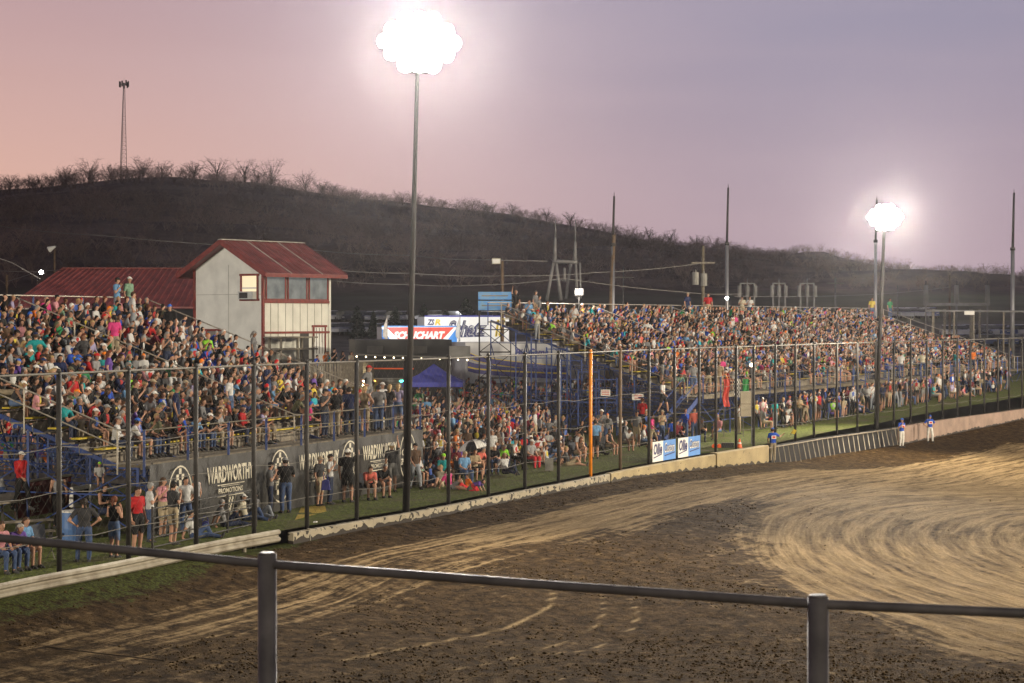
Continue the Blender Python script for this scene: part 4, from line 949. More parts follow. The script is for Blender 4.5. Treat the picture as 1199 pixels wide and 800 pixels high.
    reg[is2('foot')] = 4; reg[is2('head') & ((hz > .045) | ((hy < -.01) & (hz > -.05)))] = 5; reg[is2('farm')] = 6; reg[(reg == 1) & (np.abs(lc[:, 0]) < .095) & (np.linalg.norm(lc-np.array(J['chs']), axis=1) < .15)] = 7
    T.lo = (lv, lf, reg)
    return T
for pn in POSE:
    TM[pn, 0] = make_template(pn, False)
    if pn in ('sit_upright', 'sit_lean', 'sit_crossed', 'stand', 'stand_fold', 'stand_hips', 'sit_phone'): TM[pn, 1] = make_template(pn, True)
def T_(pn, fem): return TM.get((pn, 1 if fem else 0), TM[pn, 0])

SH = {'black': (.012,.012,.014), 'charcoal': (.05,.05,.055), 'grey': (.20,.20,.21), 'light grey': (.36,.36,.37), 'white': (.68,.68,.68), 'navy': (.015,.025,.09), 'royal blue': (.02,.09,.55), 'sky blue': (.18,.38,.66),
      'red': (.52,.02,.025), 'maroon': (.16,.015,.03), 'hot pink': (.75,.06,.26), 'pink': (.66,.30,.34), 'teal': (.02,.36,.38), 'green': (.03,.26,.10), 'lime': (.32,.75,.05), 'orange': (.80,.20,.03), 'purple': (.16,.08,.38),
      'tan': (.42,.32,.20), 'olive': (.13,.13,.07), 'yellow': (.72,.55,.06), 'sage green': (.24,.40,.28), 'brown': (.11,.065,.04), 'lavender': (.42,.38,.60), 'turquoise': (.04,.48,.62), 'coral': (.72,.17,.13), 'cream': (.6,.55,.42)}
SH = {k: tuple(c*.70 for c in v) for k, v in SH.items()}
SHW = dict(zip(SH, (42,17,13,8,19,13,8,6,4.5,3.5,1.8,2.5,1.8,1.4,.9,1.5,2.6,2.5,3.5,.8,1,2,2.5,1.6,.8,2)))
LG = {'blue jeans': (.05,.08,.17), 'dark jeans': (.02,.028,.06), 'black trousers': (.012,.012,.013), 'khaki shorts': (.33,.27,.18), 'black shorts': (.015,.015,.016), 'denim shorts': (.09,.14,.26), 'grey shorts': (.18,.18,.18), 'white trousers': (.62,.60,.56), 'tan trousers': (.28,.23,.16), 'grey jeans': (.22,.24,.27), 'red trousers': (.5,.03,.04)}
LGW = dict(zip(LG, (8,6,4,5,5,4,4,.0,2,2,.0)))
SK = [(.42,.235,.16), (.37,.20,.135), (.45,.265,.19), (.30,.16,.10), (.20,.10,.06), (.48,.30,.22)]
HR = {'dark': (.018,.012,.009), 'brown': (.055,.030,.016), 'blond': (.36,.25,.12), 'grey': (.26,.25,.24), 'auburn': (.12,.035,.015)}
CP = {'white': (.66,.65,.62), 'black': (.014,.014,.015), 'red': (.52,.02,.02), 'navy': (.015,.03,.10), 'grey': (.22,.22,.22), 'blue': (.03,.12,.5), 'orange': (.85,.22,.02), 'camouflage': (.10,.10,.06), 'tan': (.36,.29,.2), 'lime': (.35,.8,.05)}
_pm = {}
def pmat(kind, col, rough=.85):
    k = (kind, tuple(col))
    if k not in _pm:
        _pm[k] = mat(kind, col, rough, 0, .22 if kind != 'skin' else .08, 9, bump=.7 if kind == 'cloth' else 0, spec=.25)
    return _pm[k]
def wpick(rn, d): ks = list(d); return rn.choices(ks, weights=[d[k] for k in ks])[0]
def rand_look(rn, standing=False):
    fem = rn.random() < .36
    L = dict(fem=fem, shirt=wpick(rn, SHW), legs=wpick(rn, LGW), skin=rn.choice(SK[:4] if rn.random() < .9 else SK), hair=wpick(rn, dict(dark=4, brown=5, blond=2.2, grey=2, auburn=1)), sc=rn.uniform(.92, 1.0) if fem else rn.uniform(.97, 1.06))
    L['cap'] = wpick(rn, dict(white=5, black=5, red=1.6, navy=2, grey=3, blue=1.2, orange=.6, camouflage=1.5, tan=1.2)) if rn.random() < (.15 if fem else .58) else None
    L['style'] = rn.choice(['long', 'long', 'pony']) if fem else 'short'
    L['sleeve'] = rn.choices(['short', 'long', 'tank'], weights=[7, 2, 1.2 if fem else .6])[0]
    if rn.random() < .38: L['print'] = rn.choice([(.55, .55, .53), (.4, .4, .38), (.35, .03, .03), (.5, .4, .05), (.05, .1, .35), (.02, .02, .02)])
    return L
def look_words(L):
    sl = {'short': 't-shirt', 'long': 'long-sleeved top', 'tank': 'tank top'}[L['sleeve']]
    if L['cap']: hw = f"{L['cap']} cap"
    else: hw = {'long': f"long {L['hair']} hair", 'pony': f"{L['hair']} ponytail", 'short': f"short {L['hair']} hair"}[L['style']]
    return f"{L['shirt']} {sl}", hw
def person(loc, face, pn, L, label, group=None):
    """one individual: body mesh plus clothes, hair or cap as children"""
    T = T_(pn, L['fem']); r = empty('person', loc, label, 'person', group); sc = L.get('sc', 1)
    r.rotation_euler = (0, 0, math.atan2(face[1], face[0]) + math.pi/2); r.scale = (sc*L.get('fat', 1), sc*L.get('fat', 1), sc)
    def put(name, key, ms):
        me = T.me[key]
        if not len(me.materials):
            for _ in ms: me.materials.append(None)
        o = bpy.data.objects.new(name, me); COL.objects.link(o); o.parent = r
        for i, m_ in enumerate(ms): o.material_slots[i].link = 'OBJECT'; o.material_slots[i].material = m_
        return o
    put('body', 'body', [pmat('skin', L['skin'], .55), M['eye']])
    put({'short': 'shirt', 'long': 'shirt', 'tank': 'tank_top'}[L['sleeve']], L['sleeve'], [pmat('cloth', SH[L['shirt']])])
    if L.get('print') and len(T.me['print'].polygons): put('shirt_print', 'print', [pmat('cloth', L['print'])])
    lk = 'shorts' if 'shorts' in L['legs'] else 'trousers'; put(lk, lk, [pmat('cloth', LG[L['legs']])])
    put('shoes', 'shoes', [pmat('shoe', L.get('shoe', (.05, .05, .05)))])
    if L['cap']:
        put('cap', 'cap', [pmat('cloth', CP[L['cap']])])
        put('hair', {'long': 'long_hair', 'pony': 'ponytail', 'short': 'hair'}[L['style']], [pmat('hair', HR[L['hair']], .6)]).scale = (1, 1, 1)
    else: put('hair', {'long': 'long_hair', 'pony': 'ponytail', 'short': 'hair'}[L['style']], [pmat('hair', HR[L['hair']], .6)])
    return r

# ------------------------------------------------------------------ who is where
CAND = []      # (show size, loc, face, pose, look, place words)
ORD = ['zeroth','first','second','third','fourth','fifth','sixth','seventh','eighth','ninth','tenth','eleventh','twelfth','thirteenth','fourteenth','fifteenth','sixteenth','seventeenth','eighteenth','nineteenth','twentieth']
def ordinal(n):
    if n <= 20: return ORD[n]
    tens = {2: 'twenty', 3: 'thirty', 4: 'forty', 5: 'fifty', 6: 'sixty', 7: 'seventy', 8: 'eighty', 9: 'ninety'}[n//10]
    return tens + ('-' + ORD[n % 10] if n % 10 else ('-ieth')) if n % 10 else {20: 'twentieth', 30: 'thirtieth', 40: 'fortieth', 50: 'fiftieth', 60: 'sixtieth'}.get(n, tens)
def fill_stand(S, tagname, rn, dens, empty_spots=()):
    face0 = -S.n
    for i in range(ROWS):
        s = .35; row = []
        while s < S.L-.25:
            skip = any(abs(s-a) < .42 for a in S.aisles) or rn.random() > dens
            for (r0, r1, a0, a1) in empty_spots:
                if r0 <= i <= r1 and a0 < s < a1: skip = True
            if not skip:
                zf = S.z0 + (i+1)*S.rise - S.rise; d = WALK + i*RUN + .60 + rn.uniform(-.05, .03)
                p = S.pt(s, d, zf + .455); a = rn.gauss(0.30, .35); f = Vector((face0.x*math.cos(a)-face0.y*math.sin(a), face0.x*math.sin(a)+face0.y*math.cos(a), 0))
                pn = rn.choices(['sit_upright', 'sit_lean', 'sit_crossed', 'sit_phone'], weights=[4, 4, 2.4, 1])[0]
                L = rand_look(rn)
                if rn.random() < .022: pn = rn.choice(['stand', 'stand_fold', 'stand_hips']); p = S.pt(s, WALK+i*RUN+.22, zf+.02-.0)
                if -12 < PX(p) < 1212: row.append((p, f, pn, L))
            s += rn.uniform(.47, .58)
        row.sort(key=lambda t: PX(t[0]))
        for k, (p, f, pn, L) in enumerate(row):
            CAND.append([1.0/p.y*(.62 if pn[:3] == 'sit' else 1), p, f, pn, L, (tagname, i+1, k+1)])
rn = random.Random(21)
# standing and other specially seen people: px, distance, height of the ground, facing angle (0 = to camera, 90 = to the right), pose, look...
SPEC = []
def sp_(px, Y, z, ang, pn, shirt, legs, label, cap=None, hair='brown', style='short', sleeve='short', fem=False, sc=1.0, skin=0, fat=1.0):
    x = (px-599.5)/FPX*Y; a = R(ang); f = (math.sin(a), -math.cos(a), 0)
    if z is None: z = gz(x, Y)
    SPEC.append((Vector((x, Y, z)), f, pn, dict(fem=fem, shirt=shirt, legs=legs, skin=SK[skin], hair=hair, cap=cap, style=style, sleeve=sleeve, sc=sc, fat=fat), label))
# along the near fence
sp_(98, 50.6, 0, 200, 'stand_hips', 'charcoal', 'blue jeans', 'woman in charcoal t-shirt and blue jeans with dark ponytail behind the guardrail', hair='dark', style='pony', fem=True, sc=.97, fat=1.12)
sp_(133, 51.6, 0, 150, 'stand_fold', 'black', 'denim shorts', 'woman in black tank top and denim shorts standing left of the man in red', hair='auburn', style='pony', sleeve='tank', fem=True, sc=.95)
sp_(160, 53.0, 0, 60, 'stand', 'red', 'black shorts', 'stout man in red t-shirt and black shorts beside the third fence post', hair='dark', sc=1.02, fat=1.18)
sp_(175, 55.2, 0, 110, 'stand_fold', 'white', 'blue jeans', 'man in grey cap, white t-shirt and jeans right of the man in red', cap='grey', hair='grey', sc=.98)
sp_(190, 56.6, 0, 70, 'stand_fold', 'pink', 'khaki shorts', 'woman in pink top with long brown hair left of the charcoal shirted man', style='long', fem=True)
sp_(202, 54.6, 0, 130, 'stand_fold', 'charcoal', 'khaki shorts', 'man in charcoal t-shirt and khaki shorts, hand to his face, before the banner', cap='black', hair='dark', sc=1.03)
sp_(217, 57.6, 0, 40, 'stand_hips', 'white', 'blue jeans', 'person in white t-shirt leaning in front of the first banner lettering', hair='dark', sc=.96)
sp_(229, 58.4, 0, 250, 'stand', 'light grey', 'black trousers', 'person in light grey tank top half hidden by the fence post over the banner', sleeve='tank', hair='dark', sc=.98)
sp_(316, 62.7, 0, 100, 'stand_fold', 'grey', 'dark jeans', 'man in grey t-shirt and dark jeans standing left of the pair at the banner', cap='black', hair='dark')
sp_(334, 63.4, 0, 210, 'stand_fold', 'black', 'blue jeans', 'broad man in black t-shirt and blue jeans, right of the pair at the banner', cap='grey', hair='dark', sc=1.05, fat=1.15)
sp_(374, 65.8, 0, 60, 'stand', 'charcoal', 'khaki shorts', 'man in tan cap and charcoal t-shirt left of the white shirted man', cap='tan', sc=.98)
sp_(386, 66.4, 0, 80, 'stand_fold', 'white', 'dark jeans', 'man in white t-shirt and dark jeans between two dark shirted men at the banner', cap='black')
sp_(407, 67.2, 0, 170, 'stand_raise', 'black', 'black shorts', 'large man in black t-shirt and white cap raising one arm at the banner', cap='white', sc=1.06, fat=1.18)
sp_(431, 68.4, .43, 20, 'sit_lean', 'coral', 'black shorts', 'person in coral t-shirt seated on a chair below the banner', sc=1.0)
sp_(446, 69.2, .43, 30, 'sit_lean', 'black', 'grey shorts', 'person in black t-shirt bent forward on a chair right of the coral shirt', hair='grey', sc=1.02)
sp_(459, 71.2, 0, 200, 'stand_raise', 'charcoal', 'grey shorts', 'man in white cap and charcoal t-shirt leaning on the banner left of the light pole', cap='white', hair='blond', sc=1.04)
sp_(486, 72.3, 0, 30, 'walk', 'brown', 'grey jeans', 'person in brown t-shirt and grey jeans walking just right of the light pole', cap='black')
sp_(226, 56.2, .0, 100, 'ground_sit', 'white', 'blue jeans', 'person in white t-shirt sitting on the grass under the banner wedge', hair='dark', sc=.98)
sp_(262, 59.4, .0, 110, 'ground_sit', 'light grey', 'dark jeans', 'bald man in light grey t-shirt reclining on grass left of the second emblem', hair='grey')
sp_(287, 61.2, .0, 80, 'ground_sit', 'cream', 'blue jeans', 'man in cream t-shirt and white cap sitting on grass below the second emblem', cap='white')
sp_(300, 62.0, .0, 60, 'ground_sit', 'grey', 'grey jeans', 'person in grey t-shirt and jeans sitting on grass left of the standing pair', cap='black')
sp_(-1, 48.6, .43, 50, 'sit_upright', 'pink', 'blue jeans', 'person in pink t-shirt on a folding chair at the left edge behind the guardrail', hair='brown', style='long', fem=True)
sp_(14, 49.2, .43, 50, 'sit_lean', 'purple', 'blue jeans', 'person in purple t-shirt on the middle folding chair behind the guardrail', hair='grey')
sp_(27, 49.6, .43, 60, 'sit_upright', 'sky blue', 'khaki shorts', 'person in sky blue t-shirt on the right folding chair behind the guardrail', hair='brown', fem=True, style='pony')
sp_(24, 57.0, .72, 60, 'walk', 'red', 'black trousers', 'man in red top, black trousers and white cap leaning by the dark red sign', cap='white', sleeve='long')
sp_(2, 58.5, 1.1, 240, 'sit_lean', 'light grey', 'blue jeans', 'person in light grey t-shirt at the left edge beside the red topped man', hair='auburn', fem=True, style='long')
sp_(68, 58.0, .1, 200, 'stand', 'light grey', 'black trousers', 'man in light grey tank top standing behind the second fence post', sleeve='tank', hair='dark')
sp_(120, 57.2, .62, 60, 'sit_crossed', 'black', 'dark jeans', 'man in black cap and black tank top sitting with arms crossed, child behind him', cap='black', sleeve='tank', sc=1.05)
sp_(116, 60.0, 1.35, 20, 'sit_upright', 'white', 'denim shorts', 'small child in white t-shirt and lime cap beneath the near grandstand', cap='lime', sc=.68)
# kids and sitters on the verge
sp_(557, 71.6, 0, 70, 'kneel', 'purple', 'red trousers', 'child in purple t-shirt and red trousers crawling on the grass near the umbrella', hair='dark', sc=.72)
sp_(546, 72.4, 0, -60, 'ground_sit', 'orange', 'red trousers', 'child in orange t-shirt sitting on the grass left of the crawling child', sc=.68)
sp_(527, 72.4, 0, 60, 'ground_sit', 'hot pink', 'grey shorts', 'person in hot pink t-shirt sitting on the grass below the umbrella', fem=True, style='pony')
sp_(515, 73.4, .0, -30, 'ground_sit', 'cream', 'khaki shorts', 'person in cream t-shirt sitting on the grass right of the last emblem', hair='blond')
sp_(543, 75.2, .38, 30, 'sit_upright', 'sky blue', 'blue jeans', 'man in sky blue t-shirt and tan cap on a chair left of the umbrella', cap='tan')
sp_(555, 76.4, .38, 30, 'sit_crossed', 'tan', 'black shorts', 'person in tan t-shirt sitting in the shade under the umbrella', hair='dark')
sp_(530, 76, .3, 20, 'sit_lean', 'orange', 'khaki shorts', 'person in orange t-shirt seated behind the pink shirted sitter', hair='auburn', fem=True, style='long')
sp_(519, 75, .3, 10, 'sit_upright', 'teal', 'grey shorts', 'person in teal t-shirt and lime cap seated right of the last emblem', cap='lime')
sp_(586, 81, .38, 30, 'sit_lean', 'lime', 'dark jeans', 'person in lime t-shirt seated right of the umbrella', hair='grey')
sp_(592, 78.6, .1, 40, 'ground_sit', 'white', 'dark jeans', 'person in white t-shirt and dark jeans sitting low right of the umbrella', hair='blond', fem=True, style='pony')
sp_(621, 82.6, .38, 40, 'sit_upright', 'light grey', 'red trousers', 'person in light grey t-shirt and red trousers on a chair at the verge edge', cap='white')
sp_(697, 88.2, 0, 190, 'stand', 'sky blue', 'black shorts', 'man in sky blue t-shirt and black shorts standing behind the orange fence post', hair='dark', sc=1.03)
sp_(676, 86.2, .38, 30, 'sit_lean', 'brown', 'khaki shorts', 'person in brown tank top seated left of the orange fence post', sleeve='tank', hair='auburn', fem=True, style='long')
sp_(665, 84.0, 0, 80, 'ground_sit', 'charcoal', 'khaki shorts', 'person lying back on the grass left of the orange fence post', hair='blond', sc=1.0)
sp_(712, 90.6, .38, 50, 'sit_upright', 'black', 'khaki shorts', 'man in black tank top seated between orange and brown fence posts', sleeve='tank', hair='dark')
sp_(733, 93.4, .38, 30, 'sit_lean', 'white', 'khaki shorts', 'man in white t-shirt and black cap seated right of the brown fence post', cap='black')
sp_(704, 96.5, 0, 20, 'stand_fold', 'grey', 'grey jeans', 'tall man in grey t-shirt and white cap standing left of the brown fence post', cap='white', sc=1.08)
sp_(776, 100.5, 1.45, 60, 'walk', 'white', 'black shorts', 'person in white t-shirt and black shorts coming down the blue stairs', hair='dark')
sp_(775, 98.6, 0, 40, 'stand_fold', 'tan', 'blue jeans', 'man in tan t-shirt and blue jeans below the blue stairs', cap='tan')
sp_(787, 97.0, 0, 200, 'stand', 'royal blue', 'black trousers', 'child in royal blue t-shirt behind the right fence sign', sc=.78, hair='dark')
sp_(752, 103, .25, 150, 'stand_fold', 'red', 'dark jeans', 'person in bright red t-shirt standing above the crowd left of the blue stairs', hair='auburn', sc=1.1)
sp_(757, 99, 0, 120, 'stand', 'grey', 'red trousers', 'person in grey t-shirt, red trousers and white cap left of the tan shirted man', cap='white')
# on top of the near stand
zb1 = ST1.z0 + ROWS*ST1.rise
def on_stand(S, px, d, ang, *a, zoff=0.0, **k):
    ss_ = np.linspace(0, S.L, 800); P_ = [S.pt(float(s), d, 0) for s in ss_]; pxs = [PX(p) for p in P_]; i = int(np.argmin(np.abs(np.array(pxs)-px))); p = P_[i]
    z = S.z0 + max(0, (d-WALK-.01)//RUN)*S.rise + .02 + zoff
    sp_(px, p.y, z, ang, *a, **k)
on_stand(ST1, 137, ST1.D+.2, 80, 'stand_fold', 'sky blue', 'grey jeans', 'man in sky blue t-shirt and black cap standing high before the maroon roof', cap='black', sc=1.03)
on_stand(ST1, 151, ST1.D+.2, 60, 'stand', 'sage green', 'blue jeans', 'man in sage green t-shirt, white cap and jeans standing before the maroon roof', cap='white', sc=1.06)
on_stand(ST1, 199, ST1.D-2.6, -10, 'stand', 'black', 'dark jeans', 'man in black t-shirt and blue cap standing left of the gabled tower', cap='blue', sc=1.08)
on_stand(ST1, 134, 8.2, 215, 'stand', 'hot pink', 'tan trousers', 'woman in hot pink t-shirt with dark ponytail standing mid near grandstand', fem=True, hair='dark', style='pony')
on_stand(ST1, 42, 7.2, 200, 'stand_hips', 'teal', 'olive' if False else 'tan trousers', 'man in teal t-shirt and dark cap standing amid the near grandstand at left', cap='navy')
for (px, sh_, lg_, cp_, ang, pn_, fem_, st_, lab_) in (
  (380, 'charcoal', 'dark jeans', 'black', 70, 'stand_fold', False, 'short', 'man in charcoal t-shirt on the front walkway left of the orange capped man'),
  (392, 'black', 'tan trousers', 'orange', 200, 'stand', False, 'short', 'man in black t-shirt and orange cap on the front walkway, seen from behind'),
  (409, 'navy', 'dark jeans', None, 190, 'stand', False, 'short', 'man in navy t-shirt on the front walkway right of the orange cap'),
  (427, 'tan', 'khaki shorts', None, 160, 'stand_hips', True, 'pony', 'woman in tan tank top and khaki shorts on the front walkway'),
  (443, 'grey', 'blue jeans', None, 190, 'stand', False, 'short', 'broad man in grey t-shirt on the walkway just left of the light pole'),
  (456, 'charcoal', 'grey jeans', None, 150, 'stand_fold', True, 'long', 'woman in charcoal top with long blond hair on the walkway end'),
  (466, 'lavender', 'denim shorts', None, 170, 'stand', True, 'long', 'woman in lavender top and denim shorts beside the light pole on the walkway')):
    on_stand(ST1, px, .62, ang, pn_, sh_, lg_, lab_, cap=cp_, fem=fem_, style=st_, hair='blond' if fem_ else 'dark', sleeve='tank' if sh_ == 'tan' else 'short', fat=1.1 if not fem_ else 1)
sp_(431, 79.5, 2.55, 70, 'stand_hips', 'grey', 'grey shorts', 'big man in red cap and grey t-shirt standing above the walkway crowd', cap='red', sc=1.08, fat=1.18)
# far stand notables
on_stand(ST2, 619, ST2.D-1.3, 30, 'stand_fold', 'sky blue', 'blue jeans', 'man in sky blue polo standing at the top left corner of far grandstand')
on_stand(ST2, 629, ST2.D-2.4, 40, 'stand_fold', 'cream', 'grey jeans', 'man in red cap and cream t-shirt at top left of the far grandstand', cap='red')
on_stand(ST2, 604, ST2.D+.3, 20, 'stand_raise', 'black', 'black trousers', 'person in black photographing from behind the far grandstand corner', hair='blond')
on_stand(ST2, 627, ST2.D+.4, 60, 'stand', 'grey', 'khaki shorts', 'woman in grey top standing at the far grandstand corner with dark hair', fem=True, hair='dark', style='long')
on_stand(ST2, 642, ST2.D-2.7, 60, 'sit_lean', 'lime', 'denim shorts', 'person in lime t-shirt seated at top left of far grandstand', zoff=.43)
on_stand(ST2, 672, ST2.D-2.0, 10, 'stand_fold', 'white', 'khaki shorts', 'man in white t-shirt standing in the upper left of far grandstand')
on_stand(ST2, 758, 8, 200, 'stand_hips', 'white', 'dark jeans', 'person in white t-shirt seen from behind amid the far grandstand', hair='dark')
on_stand(ST2, 805, ST2.D+.3, 40, 'stand', 'navy', 'dark jeans', 'man in navy t-shirt and tan cap at back rail left of the man in red', cap='tan', sc=1.08)
on_stand(ST2, 829, ST2.D+.3, 0, 'stand', 'red', 'khaki shorts', 'man in red t-shirt standing alone at the back rail beside the transformer pole', sc=1.08, fat=1.1)
on_stand(ST2, 869, ST2.D+.3, 0, 'stand_fold', 'cream', 'khaki shorts', 'left one of two pale shirted people at the back rail', cap='black')
on_stand(ST2, 878, ST2.D+.3, 0, 'stand_fold', 'white', 'blue jeans', 'right one of two pale shirted people at the back rail', hair='dark')
on_stand(ST2, 1021, ST2.D+.3, 0, 'stand', 'yellow', 'blue jeans', 'person in yellow t-shirt standing below the distant lit floodlight', sc=1.1)
on_stand(ST2, 1042, ST2.D+.3, 30, 'stand', 'green', 'blue jeans', 'person in green t-shirt at the top right corner of the far grandstand', sc=1.08)
on_stand(ST2, 812, .62+.2, 180, 'stand', 'light grey', 'denim shorts', 'person in light grey t-shirt at the left front corner of the far grandstand')
on_stand(ST2, 829, .8, 200, 'stand_hips', 'black', 'khaki shorts', 'person in black cap and t-shirt on the far front walkway', cap='black')
on_stand(ST2, 842, .8, 170, 'stand', 'tan', 'khaki shorts', 'person in tan t-shirt on the far walkway left of the flags')
on_stand(ST2, 1080, .7, 180, 'stand_hips', 'cream', 'blue jeans', 'big person in cream t-shirt from behind on the far walkway', fat=1.2)
on_stand(ST2, 1055, .7, 180, 'stand', 'white', 'blue jeans', 'person in white t-shirt from behind left of the cream shirted one', cap='black')
on_stand(ST2, 1139, .7, 180, 'stand', 'orange', 'dark jeans', 'person in orange t-shirt on the walkway at far right')
# officials on the track
def official(px, Y, ang, pn, legs, label, sc=1.0, cap='blue'):
    x = (px-599.5)/FPX*Y; sp_(px, Y, gz(x, Y)+.03, ang, pn, 'royal blue', legs, label, cap=cap, sc=sc)
official(905, 98.2, 195, 'stand_out', 'tan trousers', 'track official in blue shirt and tan trousers holding out a yellow flag', 1.0)
official(1056, 113.6, 30, 'stand_fold', 'white trousers', 'left track official in blue shirt and white trousers by the slatted gap', .98)
official(1089, 118.0, 10, 'stand_hips', 'white trousers', 'right track official in blue shirt and white trousers before the rosy wall', .97)
# people leaning on the deck rail of the tower
for (px, sh_, lab_, hr_, st_) in ((371, 'royal blue', 'person in royal blue t-shirt low at the left end of the wooden deck rail', 'dark', 'short'), (381, 'orange', 'person in orange top on the deck between two blue shirts', 'brown', 'short'), (383.5, 'turquoise', 'person in turquoise t-shirt on the deck by the white door', 'dark', 'short'),
  (391, 'black', 'tallest person on the deck, in black t-shirt', 'dark', 'short'), (401, 'charcoal', 'person in charcoal top with long hair leaning on the deck rail', 'dark', 'long'), (411, 'cream', 'person in cream top with long hair at the right end of the deck', 'dark', 'long')):
    sp_(px, 116.4 + .4*abs(px % 2), 2.75, 60, 'stand_fold', sh_, 'dark jeans', lab_, hair=hr_, style=st_, fem=st_ == 'long', sc=.82 if px < 380 else (1.05 if px == 391 else .95))

fill_stand(ST1, 'near', rn, .93, ((0, 1, 11.2, 13.2), (0, 1, .1, .5)))
fill_stand(ST2, 'far', rn, .90, ((0, 1, 17, 19), (0, 1, 28, 30), (0, 1, 41, 43), (6, 13, 62, 67)))
# crowd on the ground between the stands and before the far stand
gcand = []
def blocked(x, y):
    for S in (ST1, ST2):
        v = Vector((x, y, 0))-S.o; s = v.dot(S.u); d = v.dot(S.n)
        if -.5 < s < S.L+.6 and -.5 < d < S.D+.8: return True
    return False
taken = [(p.x, p.y) for p, *_ in SPEC]
def scatter(n, smin, smax, dmin, dmax, stand_p, md=.62):
    k = 0; tries = 0
    while k < n and tries < n*40:
        tries += 1
        s = rn.uniform(smin, smax); d = -rn.uniform(dmin, dmax); x, y = [float(v) for v in fence_xy(s, d)]
        px = PX((x, y))
        if not -10 < px < 1210 or blocked(x, y): continue
        if any((x-a)**2+(y-b)**2 < md*md for a, b in taken): continue
        taken.append((x, y)); st = rn.random() < stand_p; L = rand_look(rn)
        z = gz(x, y) + .02; pn = rn.choice(['stand', 'stand_fold', 'stand_hips', 'stand_fold', 'walk']) if st else rn.choice(['sit_upright', 'sit_lean', 'sit_crossed', 'ground_sit'])
        if pn[:3] == 'sit': z += .40
        a = R(rn.gauss(45, 40)); f = (math.sin(a), -math.cos(a), 0); k += 1
        gcand.append([1.0/y*(.75 if st else .5), Vector((x, y, z)), f, pn, L, ('ground', 0, 0)])
sA, sB, sC, sD = s_at_px(500), s_at_px(800), s_at_px(850), s_at_px(1199)
scatter(95, sA, sB, 3.7, 6.5, .22); scatter(150, sA, sB+2, 6.5, 13, .6); scatter(200, sA+3, sB+6, 13, 30, .9, .7); scatter(230, sA+12, sB+14, 22, 44, .97, .62)
scatter(60, sC-3, sD, 3.0, 5.2, .35); scatter(85, s_at_px(960), sD+8, 3.2, 5.6, .9)
def scatter_xy(n, p0, p1, y0, y1, md=.62):
    k = 0; tr_ = 0
    while k < n and tr_ < n*30:
        tr_ += 1; y = rn.uniform(y0, y1); px = rn.uniform(p0, p1); x = (px-599.5)/FPX*y
        if blocked(x, y) or (109.5 < y < 114.5 and 474 < px < 550) or float(fence_sd(x, y)[1][0]) > -3.8: continue
        if any((x-a)**2+(y-b)**2 < md*md for a, b in taken): continue
        taken.append((x, y)); L = rand_look(rn); pn = rn.choice(['stand', 'stand_fold', 'stand_hips', 'walk']); a = R(rn.gauss(40, 50)); k += 1
        gcand.append([.7/y, Vector((x, y, gz(x, y)+.02)), (math.sin(a), -math.cos(a), 0), pn, L, ('ground', 0, 0)])
scatter_xy(150, 486, 640, 96, 120); scatter_xy(90, 535, 770, 106, 134); scatter_xy(60, 484, 600, 84, 98)
CAND += gcand
CAND.sort(key=lambda c: -c[0])
budget = 300 - len(SPEC)
indiv = CAND[:budget]; rest = CAND[budget:]
for p, f, pn, L, label in SPEC: person(p, f, pn, L, label, 'spectators and officials')
sitw = {'sit_upright': 'sitting upright', 'sit_lean': 'leaning forward', 'sit_crossed': 'arms crossed', 'sit_phone': 'raising phone', 'stand': 'standing', 'stand_fold': 'standing', 'stand_hips': 'hands on hips', 'walk': 'walking', 'ground_sit': 'on the ground'}
gi = sorted([c for c in indiv if c[5][0] == 'ground'], key=lambda c: PX(c[1])); gidx = {id(c): k+1 for k, c in enumerate(gi)}
for c in indiv:
    sz, p, f, pn, L, (tn, row, k) = c; sw, hw = look_words(L)
    if tn == 'ground': lab = f"{sw} and {hw}, ground crowd beyond near stand, {ordinal(gidx[id(c)])} from left"
    else: lab = f"{sw}, {hw}; {tn} grandstand {ordinal(row)} row up, {ordinal(k)} from left"
    lab = 'person in ' + lab
    wds = lab.split()
    if len(wds) > 16: lab = lab.replace('person in ', '').replace(' row up', ' row'); 
    person(p, f, pn, L, lab, 'spectators in the near grandstand' if tn == 'near' else 'spectators on the ground')
# everyone else: one mass
VV = []; FF = []; CC = []; nb = 0
for c in rest:
    sz, p, f, pn, L, _ = c; V, F, reg = T_(pn, L['fem']).lo; a = math.atan2(f[1], f[0])+math.pi/2; ca, sa = math.cos(a), math.sin(a); s = L['sc']
    Q = np.stack([(V[:, 0]*ca-V[:, 1]*sa)*s+p.x, (V[:, 0]*sa+V[:, 1]*ca)*s+p.y, V[:, 2]*s+p.z], 1)
    skin = np.array(L['skin']); leg = np.array(LG[L['legs']]); hair = np.array(CP[L['cap']] if L['cap'] else HR[L['hair']]); sh_ = np.array(SH[L['shirt']])
    pal = np.array([skin, sh_, leg, skin if 'shorts' in L['legs'] else leg, (.06, .06, .06), hair, sh_ if L['sleeve'] == 'long' else skin, L.get('print', sh_)])
    VV.append(Q); FF.append(F+nb); CC.append(pal[reg]); nb += len(V)
cm, nt, b = newmat('crowd_clothes'); at_ = nt.nodes.new('ShaderNodeAttribute'); at_.attribute_name = 'col'; nt.links.new(at_.outputs['Color'], b.inputs['Base Color']); b.inputs['Roughness'].default_value = .85; b.inputs['Specular IOR Level'].default_value = .2
me = np_mesh('crowd', np.concatenate(VV), np.concatenate(FF), cm, cols=np.concatenate(CC)); o = link('crowd', me, cm)
tag(o, 'dense mass of spectators filling the far grandstand and the ground between stands', 'crowd', kind='stuff')
print('people', len(SPEC), len(indiv), len(rest), 'near rows', sum(1 for c in indiv if c[5][0] == 'near'))
